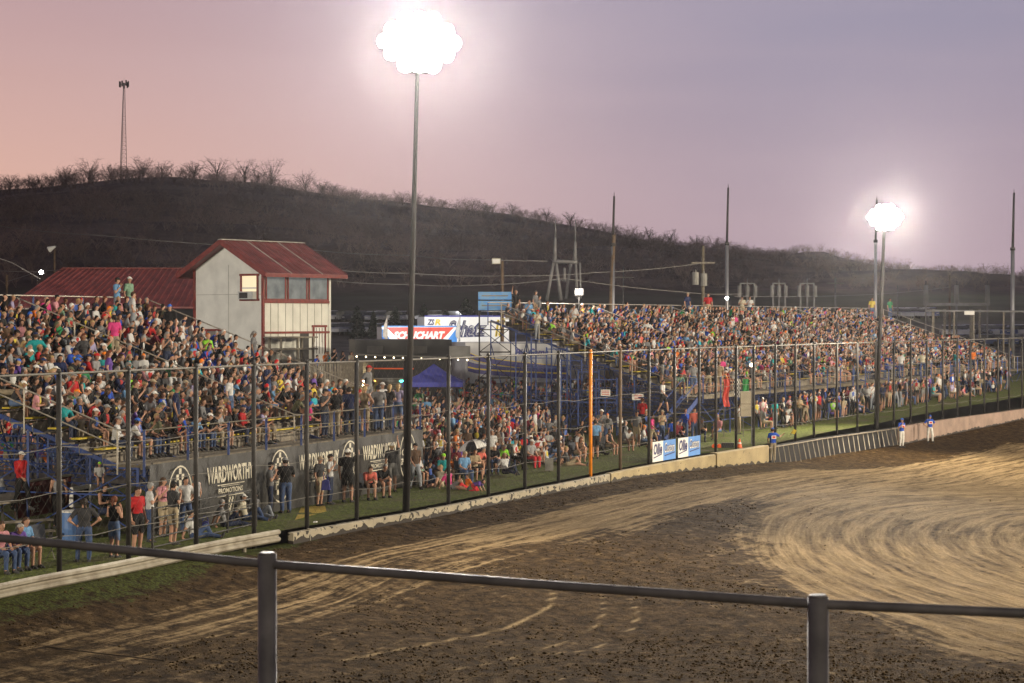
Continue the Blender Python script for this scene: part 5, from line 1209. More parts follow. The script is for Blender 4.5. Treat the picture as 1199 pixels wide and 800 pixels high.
# ================================================================== race control tower, barn, deck
def frame3(o, u):
    u = Vector((u[0], u[1], 0)).normalized(); n = Vector((-u.y, u.x, 0)); return u, n, (lambda a, b_, z: Vector(o) + u*a + n*b_ + Vector((0, 0, z)))
C0 = Vector(((308-599.5)/FPX*125, 125, 0))
uL, nL, Q = frame3(C0, (.62, .78))                 # u: along the window side to the right and away; n: along the gable to the left and away
WL, GW = 6.0, 6.3; zE = 9.55; zR = 11.25; z0 = .2
tw = empty('control_tower', C0, 'tall off-white gabled control tower with dark red trim and roof', 'building')
rotT = Matrix((uL, nL, Vector((0, 0, 1)))).transposed()
m = MB(); m.prism([Q(0,0,z0), Q(0,GW,z0), Q(0,GW,zE), Q(0,GW/2,zR-.1), Q(0,0,zE)], uL*WL); m.build('wall', M['siding'], tw)
for (a, b_, w_, t_) in ((0, -.045, WL, 'f'),):
    pass
# battens and panel seams
for k in range(1, 9):
    m = MB(); m.box(Q(WL*k/9, -.015, 6.1), (.035, .03, 2.6), rotT); m.build('batten', M['conc'], tw)
m = MB(); m.box(Q(-.012, GW*.5, 6.2), (.02, .03, 7.2), rotT); m.build('seam', M['conc'], tw)
m = MB(); m.box(Q(-.012, GW*.5, 7.9), (.02, GW, .03), rotT); m.build('seam', M['conc'], tw)
for (a, b_) in ((-.03, -.03), (-.03, GW+.03), (WL+.03, -.03)):
    m = MB(); m.box(Q(a, b_, (z0+zE)/2+(0)), (.16, .16, zE-z0), rotT); m.build('corner_trim', M['trim'] if a < 0 else M['siding'], tw)
# roof: two slabs with overhang and standing seams
def roofslab(side):
    m = MB(); oh = .75; e = 1.0
    ridge0 = Q(-oh, GW/2, zR); ridge1 = Q(WL+oh, GW/2, zR); y = -e if side < 0 else GW+e; zo = zE - e*(zR-zE)/(GW/2)
    a0 = Q(-oh, y, zo+.05); a1 = Q(WL+oh, y, zo+.05); th_ = Vector((0, 0, .16)); m.prism([ridge0, ridge1, a1, a0], th_)
    o_ = m.build('roof', M['maroon'], tw)
    for k in range(0, 17):
        t = k/16; p = ridge0.lerp(ridge1, t)+th_*1.1; q = a0.lerp(a1, t)+th_*1.1; mm = MB(); mm.bar(p, q, .05, .05); mm.build('roof_seam', M['maroon'] if k not in (5, 11) else M['conc'], o_)
    mm = MB(); mm.bar(ridge0+Vector((0, 0, .04)), a0+Vector((0, 0, .04)), .07, .32); mm.build('fascia', M['trim'], tw)
    mm = MB(); mm.bar(a0+Vector((0, 0, .02)), a1+Vector((0, 0, .02)), .06, .2); mm.build('fascia', M['trim'], tw)
roofslab(-1); roofslab(1)
m = MB(); m.bar(Q(-.78, GW/2, zR+.19), Q(WL+.78, GW/2, zR+.19), .4, .06); m.build('ridge_cap', M['conc'], tw)
# gable window with air conditioner and lit room
def window_on(face, a0, a1, z_0, z_1, kind, glass='glass'):
    P_ = (lambda a, o_, z: Q(-o_, a, z)) if face == 'g' else (lambda a, o_, z: Q(a, -o_, z))
    f = MB(); t = .14
    for (p, q) in (((a0-t, z_0), (a1+t, z_0)), ((a0-t, z_1), (a1+t, z_1))): f.bar(P_(p[0], .04, p[1]), P_(q[0], .04, q[1]), .08, t)
    for a in (a0, a1): f.bar(P_(a, .045, z_0), P_(a, .045, z_1), .09 if face == 'f' else t, t if face == 'f' else .09)
    w_ = f.build(kind, M['trim'], tw); g = MB(); g.prism([P_(a0, .012, z_0), P_(a1, .012, z_0), P_(a1, .012, z_1), P_(a0, .012, z_1)], P_(0, .02, 0)-P_(0, .012, 0)); g.build('pane', M[glass], w_); return w_, P_
w_, P_ = window_on('g', .45, 1.95, 7.55, 9.15, 'window', 'roomlight')
mm = MB(); mm.box(P_(1.15, .2, 7.83), (.5, 1.35, .5), rotT); ac = mm.build('air_conditioner', M['ac'], tw)
mm = MB(); mm.box(P_(1.32, .46, 7.83), (.02, .75, .36), rotT); mm.build('grille', M['post'], ac)
mm = MB(); mm.box(P_(1.2, .03, 8.3), (.03, 1.5, .1), rotT); mm.build('sash', M['white'], w_)
for k in range(3): window_on('f', .25+k*1.95, 1.95+k*1.95, 7.55, 9.2, 'window', 'winroom')if False else window_on('f', .25+k*1.95, 1.98+k*1.95, 7.55, 9.2, 'window', 'litwin')
m = MB(); m.box(Q(WL/2, -.05, 7.42), (WL, .12, .16), rotT); m.build('window_sill', M['trim'], tw)
m = MB(); m.box(Q(WL/2, -.05, 5.45), (WL, .12, .14), rotT); m.build('belt_trim', M['trim'], tw)
window_on('g', 3.6, 5.2, 4.0, 5.6, 'window', 'corr')
w_, P_ = window_on('f', 4.55, 5.65, 3.3, 5.85, 'door_frame', 'white')
for k in range(1, 4): mm = MB(); mm.box(P_(4.55+1.1*k/4, .03, 4.9), (.04, .03, 1.7), rotT); mm.build('muntin', M['corr'], w_)
m = MB(); m.box(Q(3.7, -.03, 4.3), (.75, .08, 2.3), rotT); m.build('dark_doorway', M['post'], tw)
# leaning timber frame in front of the lower storey
tf = empty('timber_frame', Q(1.2, -1.2, 0), 'weathered open timber shelf frame against the lower front of the tower', 'frame')
for (a, b_) in ((.1, -1.5), (1.6, -1.5), (3.0, -1.5), (.1, -.5), (3.0, -.5)): mm = MB(); mm.box(Q(a, b_, 3.1), (.12, .12, 4.1), rotT); mm.build('upright', M['plank'], tf)
for z in (3.7, 4.4, 5.15): mm = MB(); mm.box(Q(1.5, -1.0, z), (3.6, 1.3, .10), rotT); mm.build('shelf', M['plank'], tf)
# the deck: curved rail of boards
dk = empty('wooden_deck', at(400, 430, 117), 'raised grey wooden deck with plank railing curving out from the tower', 'deck')
dpts = [at(x_, 430, Y_) for x_, Y_ in ((350, 112.5), (375, 112), (400, 112.8), (422, 114.5), (437, 118))]
dpts = [Vector((p.x, p.y, 0)) for p in dpts]
poly = [p + Vector((0, 0, 2.62)) for p in dpts] + [Vector((dpts[-1].x-1, 124.6, 2.62)), Vector((C0.x+.3, 124.6, 2.62))]
m = MB(); m.prism(poly, (0, 0, .12)); m.build('deck_floor', M['plank'], dk)
for a, b_ in zip(dpts[:-1], dpts[1:]):
    n_ = max(3, int((b_-a).length/.16)); mm = MB(); mm.bar(a+Vector((0, 0, 3.82)), b_+Vector((0, 0, 3.82)), .22, .07); mm.bar(a+Vector((0, 0, 2.55)), b_+Vector((0, 0, 2.55)), .08, .3); mm.bar(a+Vector((0, 0.03, 3.25)), b_+Vector((0, 0.03, 3.25)), .05, .10)
    for k in range(n_): p = a.lerp(b_, (k+.5)/n_); mm.box(p + Vector((0, -.03, 3.15)), (.115, .03, 1.34 + random.uniform(-.03, .03)))
    mm.build('railing', M['plank'], dk)
for p in dpts: mm = MB(); mm.bar(Vector((p.x, p.y+.1, 0)), Vector((p.x, p.y+.1, 2.6)), .14); mm.build('deck_post', M['plank'], dk)
# yellow wall under the deck
yw = empty('yellow_wall', at(398, 452, 114.5), 'pale yellow ribbed wall lit from above beneath the wooden deck', 'wall')
a = at(366, 452, 114.6); b_ = at(441, 452, 119.6); a.z = b_.z = 0
mm = MB(); mm.bar(Vector((a.x, a.y, 1.25)), Vector((b_.x, b_.y, 1.25)), .12, 2.5); mm.build('panel', M['yellowwall'], yw)
for k in range(1, 10): p = a.lerp(b_, k/10); mm = MB(); mm.bar(Vector((p.x, p.y-.09, .1)), Vector((p.x, p.y-.09, 2.4)), .08); mm.build('rib', M['cream'], yw)
dl = bpy.data.lights.new('wall_lamp', 'POINT'); dl.energy = 700; dl.color = (1, .85, .5); dl.shadow_soft_size = .1; ol = bpy.data.objects.new('wall_lamp', dl); COL.objects.link(ol); ol.location = at(425, 448, 115)
# barn
bnY = 150; B0 = Vector(((18-599.5)/FPX*bnY, bnY, 0)); uB, nB, QB = frame3(B0, (1, .06))
brn = empty('barn', B0, 'long low barn with ribbed maroon metal roof behind the near grandstand', 'building')
LB = 17; zr = at(0, 317, 157).z; m = MB()
m.box(QB(LB/2, 4.3, 2.6), (LB-.8, 8.2, 5.2), Matrix((uB, nB, Vector((0, 0, 1)))).transposed()); m.build('wall', M['siding'], brn)
zv = at(0, 352, 150).z
r0_, r1_ = QB(2.7, 5.2, zr), QB(LB, 5.2, zr); e0_, e1_ = QB(-.3, -1.2, zv-.6), QB(LB, -1.2, zv-.6)
m = MB(); m.prism([r0_, r1_, e1_, e0_], (0, 0, .12)); rf = m.build('roof', M['maroon'], brn)
e2_, e3_ = QB(-.3, 11, zv-.6), QB(LB, 11, zv-.6); m = MB(); m.prism([r0_, e2_, e3_, r1_], (0, 0, .12)); m.build('roof', M['maroon'], brn)
m = MB(); m.add([r0_, e0_, e2_], [(0, 1, 2)]); m.build('hip', M['maroon'], brn)
for k in range(0, 34):
    q = e0_.lerp(e1_, k/33)+Vector((0, 0, .15)); p = r0_.lerp(r1_, k/33)+Vector((0, 0, .15)); mm = MB(); mm.bar(p, q, .10, .10); mm.build('roof_rib', M['maroon'], rf)
mm = MB(); mm.bar(r0_+Vector((0, 0, .16)), r1_+Vector((0, 0, .16)), .35, .08); mm.build('ridge_cap', M['trim'], brn)
yl = at(48.5, 319, 149); bl = empty('yard_lamp', yl, 'bright white lamp at the left end of the barn ridge', 'lamp')
mm = MB(); mm.ell(yl, (.16, .16, .16), 10, 6); mm.build('lit_bulb', M['lampglass'], bl); mm = MB(); mm.bar(yl+Vector((0, .15, .1)), r0_, .06); mm.build('bracket', M['post'], bl)

# ================================================================== pits between the stands
def solidbox(name, px0, px1, yt, Yd, depth, matn, label, cat, zbot=None, group=None, ang=0.0):
    a = at(px0, yt, Yd); b_ = at(px1, yt, Yd + ang); zb_ = gz((a.x+b_.x)/2, Yd) if zbot is None else zbot
    r = empty(name, (a.x, a.y, zb_), label, cat, group); u_ = (Vector((b_.x, b_.y, 0))-Vector((a.x, a.y, 0))); n_ = Vector((-u_.y, u_.x, 0)).normalized()
    m = MB(); m.prism([Vector((a.x, a.y, zb_+.9)), Vector((b_.x, b_.y, zb_+.9)), Vector((b_.x, b_.y, a.z)), Vector((a.x, a.y, a.z))], n_*depth); m.build('body', M[matn], r)
    F_ = lambda s, z, o_=.02: Vector((a.x, a.y, 0)) + u_*s - n_*o_ + Vector((0, 0, z))
    return r, F_, u_, zb_+.9, a.z
def wheels(r, F_, zg, ss_, rad=.5, n_=2):
    for s in ss_:
        p = F_(s, zg+rad-.05, -.1); q = F_(s, zg+rad-.05, -.45); mm = MB(); mm.tube(p, q, rad, rad, 14); mm.build('wheel', M['tire'], r)
# white hauler with script, far
r, F_, u_, zb_, zt_ = solidbox('race_hauler', 497, 596, 371, 200, 2.6, 'whiteglow', 'long white race hauler with dark script and number 15 behind the red one', 'trailer', ang=3)
T = lambda b0, x0, x1, z_0, z_1, mt, par_=None, **k: text_mb(b0, (F_(x1, 0)-F_(x0, 0)).length, z_1-z_0, F_(x0, z_0, .03), u_, (0, 0, 1), .004, **k).build('lettering', M[mt], par_ or r)
H_ = zt_-zb_
T('Schatz', .26, .74, zb_+H_*.42, zt_-.35, 'navy', shear=.35, bold=.05); T('Schatz', .265, .735, zb_+H_*.46, zt_-.42, 'white', shear=.35, bold=.0)
T('15', .83, .95, zb_+H_*.42, zt_-.3, 'gold', shear=.3, bold=.08); T('15', .84, .955, zb_+H_*.44, zt_-.36, 'black', shear=.3, bold=.0)
T('ZS', .03, .115, zt_-.85, zt_-.25, 'navy', shear=.2, bold=.04); T('R', .12, .19, zt_-.85, zt_-.25, 'gold', shear=.2, bold=.04)
mm = MB(); mm.bar(F_(0, zt_+.06, .03), F_(1, zt_+.06, .03), .08, .14); mm.build('roof_edge', M['tentblue'], r)
mm = MB(); mm.bar(F_(.2, zb_+H_*.40, .03), F_(.76, zb_+H_*.44, .03), .02, .06); mm.build('flourish', M['navy'], r)
mm = MB(); mm.box(F_(.5, zb_-.25, -1.2), (7, 1.8, .5)); mm.build('undercarriage', M['black'], r); wheels(r, F_, zb_-.9, (.8, .9, .1))
# red white blue hauler
r, F_, u_, zb_, zt_ = solidbox('race_hauler', 447, 535, 383, 168, 2.6, 'whiteglow', 'red, white and blue race hauler with bold white lettering on red', 'trailer', ang=1.5)
def quadon(pts, mt, nm, o_=.025):
    mm = MB(); P4 = [F_(s, z, o_) for s, z in pts]; nn = (P4[1]-P4[0]).cross(P4[2]-P4[0]).normalized()*-.006; mm.prism(P4, nn); mm.build(nm, M[mt], r)
H_ = zt_-zb_; zm = zt_ - 1.25; zl = zt_-2.3
quadon([(.06, zt_-.03), (.25, zm), (.78, zm), (.96, zt_-.03)], 'red', 'red_stripe'); quadon([(0, zt_-.1), (0, zl), (.0, zl-.2), (.28, zl-.2)], 'lblue', 'blue_wedge'); quadon([(1, zt_-.1), (.70, zl-.2), (1, zl-.2)], 'lblue', 'blue_wedge')
text_mb('SCHUCHART', (F_(.84, 0)-F_(.15, 0)).length, .68, F_(.15, zm+.20, .04), u_, (0, 0, 1), .006, shear=.3, bold=.06).build('lettering', M['white'], r)
text_mb('DRYDENE', (F_(.62, 0)-F_(.38, 0)).length, .22, F_(.38, zm-.42, .04), u_, (0, 0, 1), .006, shear=.3, bold=.02).build('lettering', M['navy'], r) if False else None
mm = MB(); mm.bar(F_(0, zt_+.05, .03), F_(1, zt_+.05, .03), .08, .10); mm.build('roof_edge', M['lblue'], r); wheels(r, F_, zb_-.9, (.8, .9))
# purple and white hauler behind the blue scaffold
r, F_, u_, zb_, zt_ = solidbox('race_hauler', 545, 668, 401, 140, 2.6, 'haulershade', 'white race hauler with sweeping purple and yellow bands beyond the scaffold tower', 'trailer', ang=5)
H_ = zt_-zb_
def swoosh(z0a, z1a, w0, w1, mt, nm, o_, drop=.5):
    V = []; n_ = 14
    for k in range(n_+1):
        s = .02+.94*k/n_; zc = z0a + (z1a-z0a)*(k/n_)**.6; V.append(F_(s, zb_+H_*(zc+w0+(w1-w0)*k/n_), o_)); V.append(F_(s, zb_+H_*(zc-w0-(w1-w0)*k/n_), o_))
    mm = MB(); mm.add(V, [(2*k, 2*k+1, 2*k+3, 2*k+2) for k in range(n_)]); mm.build(nm, M[mt], r)
swoosh(.70, .30, .075, .095, 'gold', 'gold_edge', .022); swoosh(.70, .30, .055, .075, 'purple', 'purple_band', .028); swoosh(.42, .16, .12, .10, 'purple', 'purple_band', .032); swoosh(.40, .20, .018, .018, 'gold', 'gold_line', .038)
text_mb('Big Game', (F_(.78, 0)-F_(.46, 0)).length, .7, F_(.46, zb_+H_*.60, .05), u_, (0, 0, 1), .006, shear=.3, bold=.03).build('lettering', M['purple'], r); wheels(r, F_, zb_-.9, (.1, .2))
# black stage trailer with string lights
r, F_, u_, zb_, zt_ = solidbox('concession_trailer', 416, 529, 398, 122, 4.5, 'black', 'long black concession trailer with a string of bulbs along its awning', 'trailer', ang=1)
mm = MB(); mm.bar(F_(-.02, zt_-.9, .9), F_(1.22, zt_-1.15, .9), .10, .10); aw = mm.build('awning_rail', M['galv'], r)
for k in range(13): p = F_(.0+k*.095, zt_-1.02-.02*k, .92); mm = MB(); mm.ell(p, (.045, .045, .05), 8, 5); mm.build('bulb', M['bulb'], aw)
for s in (.20, .65): mm = MB(); mm.box(F_(s, zt_-.62, .3), (1.0, .4, .45)); mm.build('roof_unit', M['post'], r)
mm = MB(); mm.box(F_(1.08, zt_-.75, .2), (1.3, .8, .7)); mm.build('white_unit', M['corr'], r)
mm = MB(); mm.box(F_(.32, 2.1, .25), (3.0, .1, 1.1)); mm.build('corrugated_shutter', M['corr'], r)
for k in range(7): mm = MB(); mm.box(F_(.32, 1.65+k*.15, .32), (3.0, .03, .04)); mm.build('shutter_rib', M['galv'], r)
for s, mt, nm in ((.18, 'amber', 'amber_lamp'), (.47, 'teal', 'teal_lamp'), (.585, 'redlamp', 'red_lamp')): mm = MB(); mm.ell(F_(s, 2.45, .45), (.16, .06, .10), 8, 5); mm.build(nm, M[mt], r)
mm = MB(); mm.bar(F_(.08, 3.25, .2), F_(.60, 3.22, .2), .06, .08); mm.build('counter_edge', M['cone'], r)
# feather flags
def feather(px, yt, yb, Y, mt, label):
    b_ = at(px, yb, Y); t = at(px+2, yt, Y); b_.z = gz(b_.x, Y); r = empty('feather_flag', b_, label, 'flag'); m = MB(); m.tube(b_, t, .03, .015, 6); m.build('pole', M['post'], r)
    n_ = 10; V = []
    L_ = t.z-at(px, yb, Y).z
    for k in range(n_+1): z = t.z - L_*k/n_; w_ = -.02+.42*math.sin(min(1, k/n_*1.4)*math.pi/2)*(1 if k < 9 else .5); V += [Vector((t.x, Y, z)), Vector((t.x-w_, Y+.06*math.sin(k), z-.05))]
    m = MB(); m.prism([V[2*k] for k in range(n_+1)] + [V[2*k+1] for k in range(n_, -1, -1)], (0, .03, 0)); m.build('sail', M[mt], r)
M['board2'] = mat('beige_flag_cloth', (.30, .26, .21), .8, 0, .4, 3)
feather(452, 367, 400, 165, 'board2', 'cream feather flag at the left end of the red hauler'); feather(537, 368, 400, 165, 'corr', 'grey feather flag at the right end of the red hauler')
# blue canopy tent
tc_ = at(508, 440, 112); zg = gz(tc_.x, 112); r = empty('canopy_tent', (tc_.x, 112, zg), 'dark blue pop-up canopy tent above the crowd right of the light pole', 'tent')
hw = 1.75; ze = at(0, 447, 112).z; za = at(0, 426, 112).z; c4 = [Vector((tc_.x+a*hw, 112+b_*hw, ze)) for a, b_ in ((-1, -1), (1, -1), (1, 1), (-1, 1))]; apex = Vector((tc_.x, 112, za))
m = MB()
for k in range(4):
    a, b_ = c4[k], c4[(k+1) % 4]; am = a.lerp(apex, .5)-Vector((0, 0, .10)); bm_ = b_.lerp(apex, .5)-Vector((0, 0, .10)); m.add([a, b_, bm_, am, apex], [(0, 1, 2, 3), (3, 2, 4)]); m.add([a, b_, b_-Vector((0, 0, .25)), a-Vector((0, 0, .25))], [(0, 1, 2, 3)])
m.build('canopy', M['tentblue'], r)
for p in c4: m = MB(); m.bar(Vector((p.x, p.y, zg)), p, .05); m.build('leg', M['galv'], r)
# umbrella over the sitters
uc = Vector(((553-599.5)/FPX*76.0, 76.0, 0)); zt_ = at(0, 515, 76).z; r = empty('umbrella', (uc.x, 76, .4), 'black and white panelled umbrella held over people sitting near the verge', 'umbrella')
m1, m2 = MB(), MB(); n_ = 8; tilt = Matrix.Rotation(R(-12), 3, 'Y'); Rr = .62
def up_(a, t): v = Vector((math.cos(a)*Rr*math.sin(t*1.2)/math.sin(1.2), math.sin(a)*Rr*math.sin(t*1.2)/math.sin(1.2), .34*(math.cos(t*1.35)-1)/(1-math.cos(1.35)))); return Vector((uc.x, uc.y, zt_)) + tilt @ v
for k in range(n_):
    a0 = 6.283*k/n_+.2; a1 = 6.283*(k+1)/n_+.2; mm_ = m1 if k % 2 else m2
    for j in range(4): mm_.add([up_(a0, j/4), up_(a1, j/4), up_(a1, (j+1)/4), up_(a0, (j+1)/4)], [(0, 1, 2, 3)])
m1.build('black_panels', M['black'], r); m2.build('white_panels', M['white'], r); m = MB(); m.tube(up_(0, 0)+Vector((0, 0, .06)), Vector((uc.x-.2, uc.y, .45)), .012, .012, 6); m.build('shaft', M['galv'], r)

# scaffold score tower with blue panels
st = at(579, 450, 113); r = empty('score_tower', (st.x, 113, gz(st.x, 113)), 'dark lattice scaffold tower carrying two pale blue panels left of far grandstand', 'tower')
xL = at(561, 0, 113).x; xR = at(598, 0, 113).x; zg = gz(st.x, 113)
for x in (xL, xR):
    for y in (113, 114.6): m = MB(); m.bar((x, y, zg), (x, y, at(0, 342, 113).z), .06); m.build('leg', M['darkpole'], r)
for k, z in enumerate((1.4, 2.9, 4.4, 5.7)):
    m = MB(); m.bar((xL, 113, z), (xR, 113, z), .05); m.bar((xL, 114.6, z), (xR, 114.6, z), .05); m.bar((xL, 113, z), (xL, 114.6, z), .05); m.bar((xR, 113, z), (xR, 114.6, z), .05)
    if k < 3: m.bar((xL, 113, z), (xR, 113, z+1.4), .045); m.bar((xR, 113, z), (xL, 113, z+1.4), .045)
    m.build('brace', M['darkpole'], r)
for (y0_, y1_) in ((341, 350.5), (351.5, 363)):
    z1_, z0_ = at(0, y0_, 112.9).z, at(0, y1_, 112.9).z-.06; m = MB(); m.box(((xL+xR)/2, 112.9, (z0_+z1_)/2), (xR-xL+.1, .12, z1_-z0_-.08)); pn_ = m.build('blue_panel', M['scorepanel'], r)
    m = MB(); m.box(((xL+xR)/2, 112.83, (z0_+z1_)/2), (xR-xL-.3, .03, .07)); m.build('pale_stripe', M['corr'], pn_)
# extra blue scaffold frames by the far stand's left side
for k, (px, Y, zt2) in enumerate(((604, 107.5, 5.6), (622, 106.4, 5.3), (640, 105.6, 4.8), (657, 104.8, 4.2), (677, 104.4, 3.6), (698, 104.2, 3.2))):
    x = (px-599.5)/FPX*Y; r = empty('scaffold_frame', (x, Y, gz(x, Y)), f"blue scaffold frame, {ORD[k+1]} from the left beside the far grandstand", 'scaffold', 'scaffold frames beside the far grandstand')
    for dx in (0, 1.1): m = MB(); m.bar((x+dx, Y, gz(x, Y)), (x+dx, Y, zt2), .08); m.build('upright', M['blue'], r)
    for z in (.6, 1.9, zt2-1.1, zt2-.1):
        m = MB(); m.bar((x, Y, z), (x+1.1, Y, z), .05); m.build('rung', M['blue'], r)
    m = MB(); m.bar((x, Y, .6), (x+1.1, Y, 1.9), .04); m.build('diagonal', M['blue'], r)
# blue stairs where someone comes down
sx_ = at(772, 480, 100.5); r = empty('access_stairs', (sx_.x, 100.5, 0), 'steep blue steel stairs at the left front corner of the far grandstand', 'stairs')
tp = ST2.pt(-.2, .5, ST2.z0); bt = Vector((at(768, 0, 99.5).x, 99.6, .15)); dv = (tp-bt); sd_ = Vector((-dv.y, dv.x, 0)).normalized()*.5
for sgn in (-1, 1):
    m = MB(); m.bar(bt+sd_*sgn, tp+sd_*sgn, .06, .26); m.build('stringer', M['blue'], r); m = MB(); m.tube(bt+sd_*sgn+Vector((0, 0, .95)), tp+sd_*sgn+Vector((0, 0, .95)), .025, .025, 6); m.bar(bt+sd_*sgn, bt+sd_*sgn+Vector((0, 0, .95)), .05); m.bar(tp+sd_*sgn, tp+sd_*sgn+Vector((0, 0, .95)), .05); m.build('handrail', M['blue'], r)
for k in range(9): m = MB(); p = bt.lerp(tp, (k+.5)/9); m.bar(p-sd_, p+sd_, .24, .04); m.build('tread', M['plank'], r)
# two small white notices
for px, py, lab, lines in ((709, 460, 'small white notice with red writing on the blue scaffold, left one', ('NO', 'STANDING')), (747, 465, 'small white notice beside the red shirted person, right one', ('NO', 'SMOKING'))):
    p = at(px, py, 104.3); r = empty('notice', p, lab, 'sign'); m = MB(); m.box(p, (.5 if px < 720 else .62, .03, .33)); m.build('board', M['white'], r)
    for j in range(3): m = MB(); m.box(p+Vector((0, -.02, .09-.09*j)), (.40, .01, .035)); m.build('red_line', M['red'], r)
    m = MB(); m.bar(p+Vector((0, .04, .2)), Vector((p.x, p.y+.04, 0)), .05); m.build('stake', M['blue'], r)

# flag stand, flags, cabinet, cone
fs = at(857, 455, 101.2)
for dx, mt, nm, lab in ((-.55, 'red', 'flag', 'red flag hanging from the front rail of the far grandstand'), (.0, None, 'flag', 'black and white checkered flag hanging at the far front rail'), (.42, 'green', 'flag', 'green flag hanging right of the checkered flag')):
    y = 103.2; x = at(850, 0, y).x + (dx+.55)*1.05; zt2 = at(0, 444, y).z; r = empty('flag', (x, y, zt2-1), lab, 'flag', 'flags on the front rail')
    m = MB(); m.tube((x-.16, y, zt2), (x+.2, y, zt2), .015, .015, 6); m.bar((x-.1, y+.03, 0), (x-.1, y+.03, zt2), .04); m.build('stick', M['galv'], r)
    nx_, nz_ = 6, 9
    for cc in ((0,) if mt else (0, 1)):
        m = MB()
        for a in range(nx_):
            for b_ in range(nz_):
                if mt is None and (a+b_) % 2 != cc: continue
                q = lambda i, j: Vector((x-.14+.32*i/nx_ + (.05*math.sin(j*.8) if mt == 'red' else 0), y-.04+.03*math.sin(i*1.5+j*.5), zt2-(1.45 if mt == 'red' else .95)*j/nz_))
                m.add([q(a, b_), q(a+1, b_), q(a+1, b_+1), q(a, b_+1)], [(0, 1, 2, 3)])
        m.build('cloth' if mt else ('white_squares' if cc else 'black_squares'), M[mt] if mt else (M['white'] if cc else M['black']), r)
p = at(873, 473, 98.0); r = empty('cabinet', p, 'pale beige cabinet mounted high on a grey post behind the fence', 'cabinet')
m = MB(); m.box(p, (.52, .3, 1.25)); m.build('box', M['beige'], r); m = MB(); m.bar(p+Vector((-.26, -.16, 0)), p+Vector((.26, -.16, 0)), .02, .03); m.build('door_seam', M['plank'], r)
pp = at(881, 0, 98.1); r = empty('lamp_post', (pp.x, pp.y, 0), 'thin grey lamp post with small lit head beside the beige cabinet', 'lamp post'); zt2 = at(0, 428, 98).z
m = MB(); m.tube((pp.x, pp.y, 0), (pp.x, pp.y, zt2), .06, .05, 8); m.build('post', M['steelpole'], r); m = MB(); m.ell((pp.x-.03, pp.y-.05, zt2+.02), (.12, .12, .10), 8, 5); m.build('lamp_head', M['bulb'], r)
def cone_(px, Y, lab):
    x = (px-599.5)/FPX*Y; r = empty('traffic_cone', (x, Y, .02), lab, 'cone'); m = MB(); m.tube((x, Y, .04), (x, Y, .48), .13, .03, 12); m.build('cone', M['cone'], r); m = MB(); m.box((x, Y, .03), (.34, .34, .04)); m.build('base', M['cone'], r); m = MB(); m.tube((x, Y, .24), (x, Y, .32), .095, .075, 12); m.build('band', M['white'], r)
cone_(866, 95.6, 'orange traffic cone on the grass behind the taller cream wall')
bx = at(852, 0, 95.4); r = empty('equipment_box', (bx.x, 95.4, .02), 'black equipment box on the grass left of the orange cone', 'box'); m = MB(); m.box((bx.x, 95.4, .16), (.6, .35, .28)); m.build('case', M['black'], r)
for k in (-1, 0): m = MB(); m.tube((bx.x-.42+k*.24, 95.25, .14), (bx.x-.42+k*.24, 95.4, .14), .11, .11, 12); m.build('orange_reel', M['cone'], r)
# flag held by the official (top-level, in the hand)
of = [s for s in SPEC if 'holding out a yellow flag' in s[4]][0][0]
hx = at(927, 508, of.y-.1); r = empty('hand_flag', hx, 'small rolled yellow flag held out by the track official', 'flag')
m = MB(); m.tube(hx+Vector((-.10, 0, -.12)), hx+Vector((.10, 0, .22)), .012, .012, 6); m.build('stick', M['wood'], r)
m = MB(); m.prism([hx+Vector((-.05, 0, .02)), hx+Vector((.16, 0, -.03)), hx+Vector((.26, 0, .16)), hx+Vector((.10, 0, .24))], (0, .04, 0)); m.build('cloth', M['yellow'], r)
# shirt panels of the officials
for s in SPEC:
    if 'track official' in s[4]:
        o_ = s[0]; f = Vector(s[1]); fc = 1 if 'holding' not in s[4] else -1
        par_ = [ob for ob in bpy.data.objects if ob.get('label') == s[4]][0]
        for (zz, hh, ww, mt) in ((1.27, .17, .24, 'white'), (1.27, .11, .17, 'red')):
            m = MB(); yy = (-.158 if mt == 'white' else -.163)*fc; m.prism([(-ww/2, yy, zz-hh/2), (ww/2, yy, zz-hh/2), (ww/2, yy, zz+hh/2), (-ww/2, yy, zz+hh/2)], (0, .022*fc, 0)); OFF['_t'] = Vector()
            ob = m.build(mt + '_shirt_panel', M[mt]); ob.parent = par_

# ================================================================== things at lower left
def folding_chair(px, Y, ang, label, z=0.0, mt='olive'):
    x = (px-599.5)/FPX*Y; r = empty('folding_chair', (x, Y, z), label, 'chair', 'folding chairs by the fence'); f = Vector((math.sin(R(ang)), -math.cos(R(ang)), 0)); s = Vector((-f.y, f.x, 0)); o_ = Vector((x, Y, z))
    m = MB(); m.bar(o_-f*.22+Vector((0, 0, .40)), o_+f*.24+Vector((0, 0, .44)), .50, .03); m.build('seat', M[mt], r)
    m = MB(); m.bar(o_-f*.24+Vector((0, 0, .42)), o_-f*.34+Vector((0, 0, .92)), .50, .03, upv=tuple(f)); m.build('backrest', M[mt], r)
    for a in (-1, 1):
        for b_ in (-1, 1):
            m = MB(); m.tube(o_+s*.27*a+f*.24*b_+Vector((0, 0, .01)), o_+s*.27*a-f*.20*b_+Vector((0, 0, .58 if b_ > 0 else .46)), .012, .012, 6); m.build('leg', M['galv'], r)
        m = MB(); m.bar(o_+s*.28*a-f*.25+Vector((0, 0, .62)), o_+s*.28*a+f*.24+Vector((0, 0, .60)), .05, .02); m.build('armrest', M['black'], r)
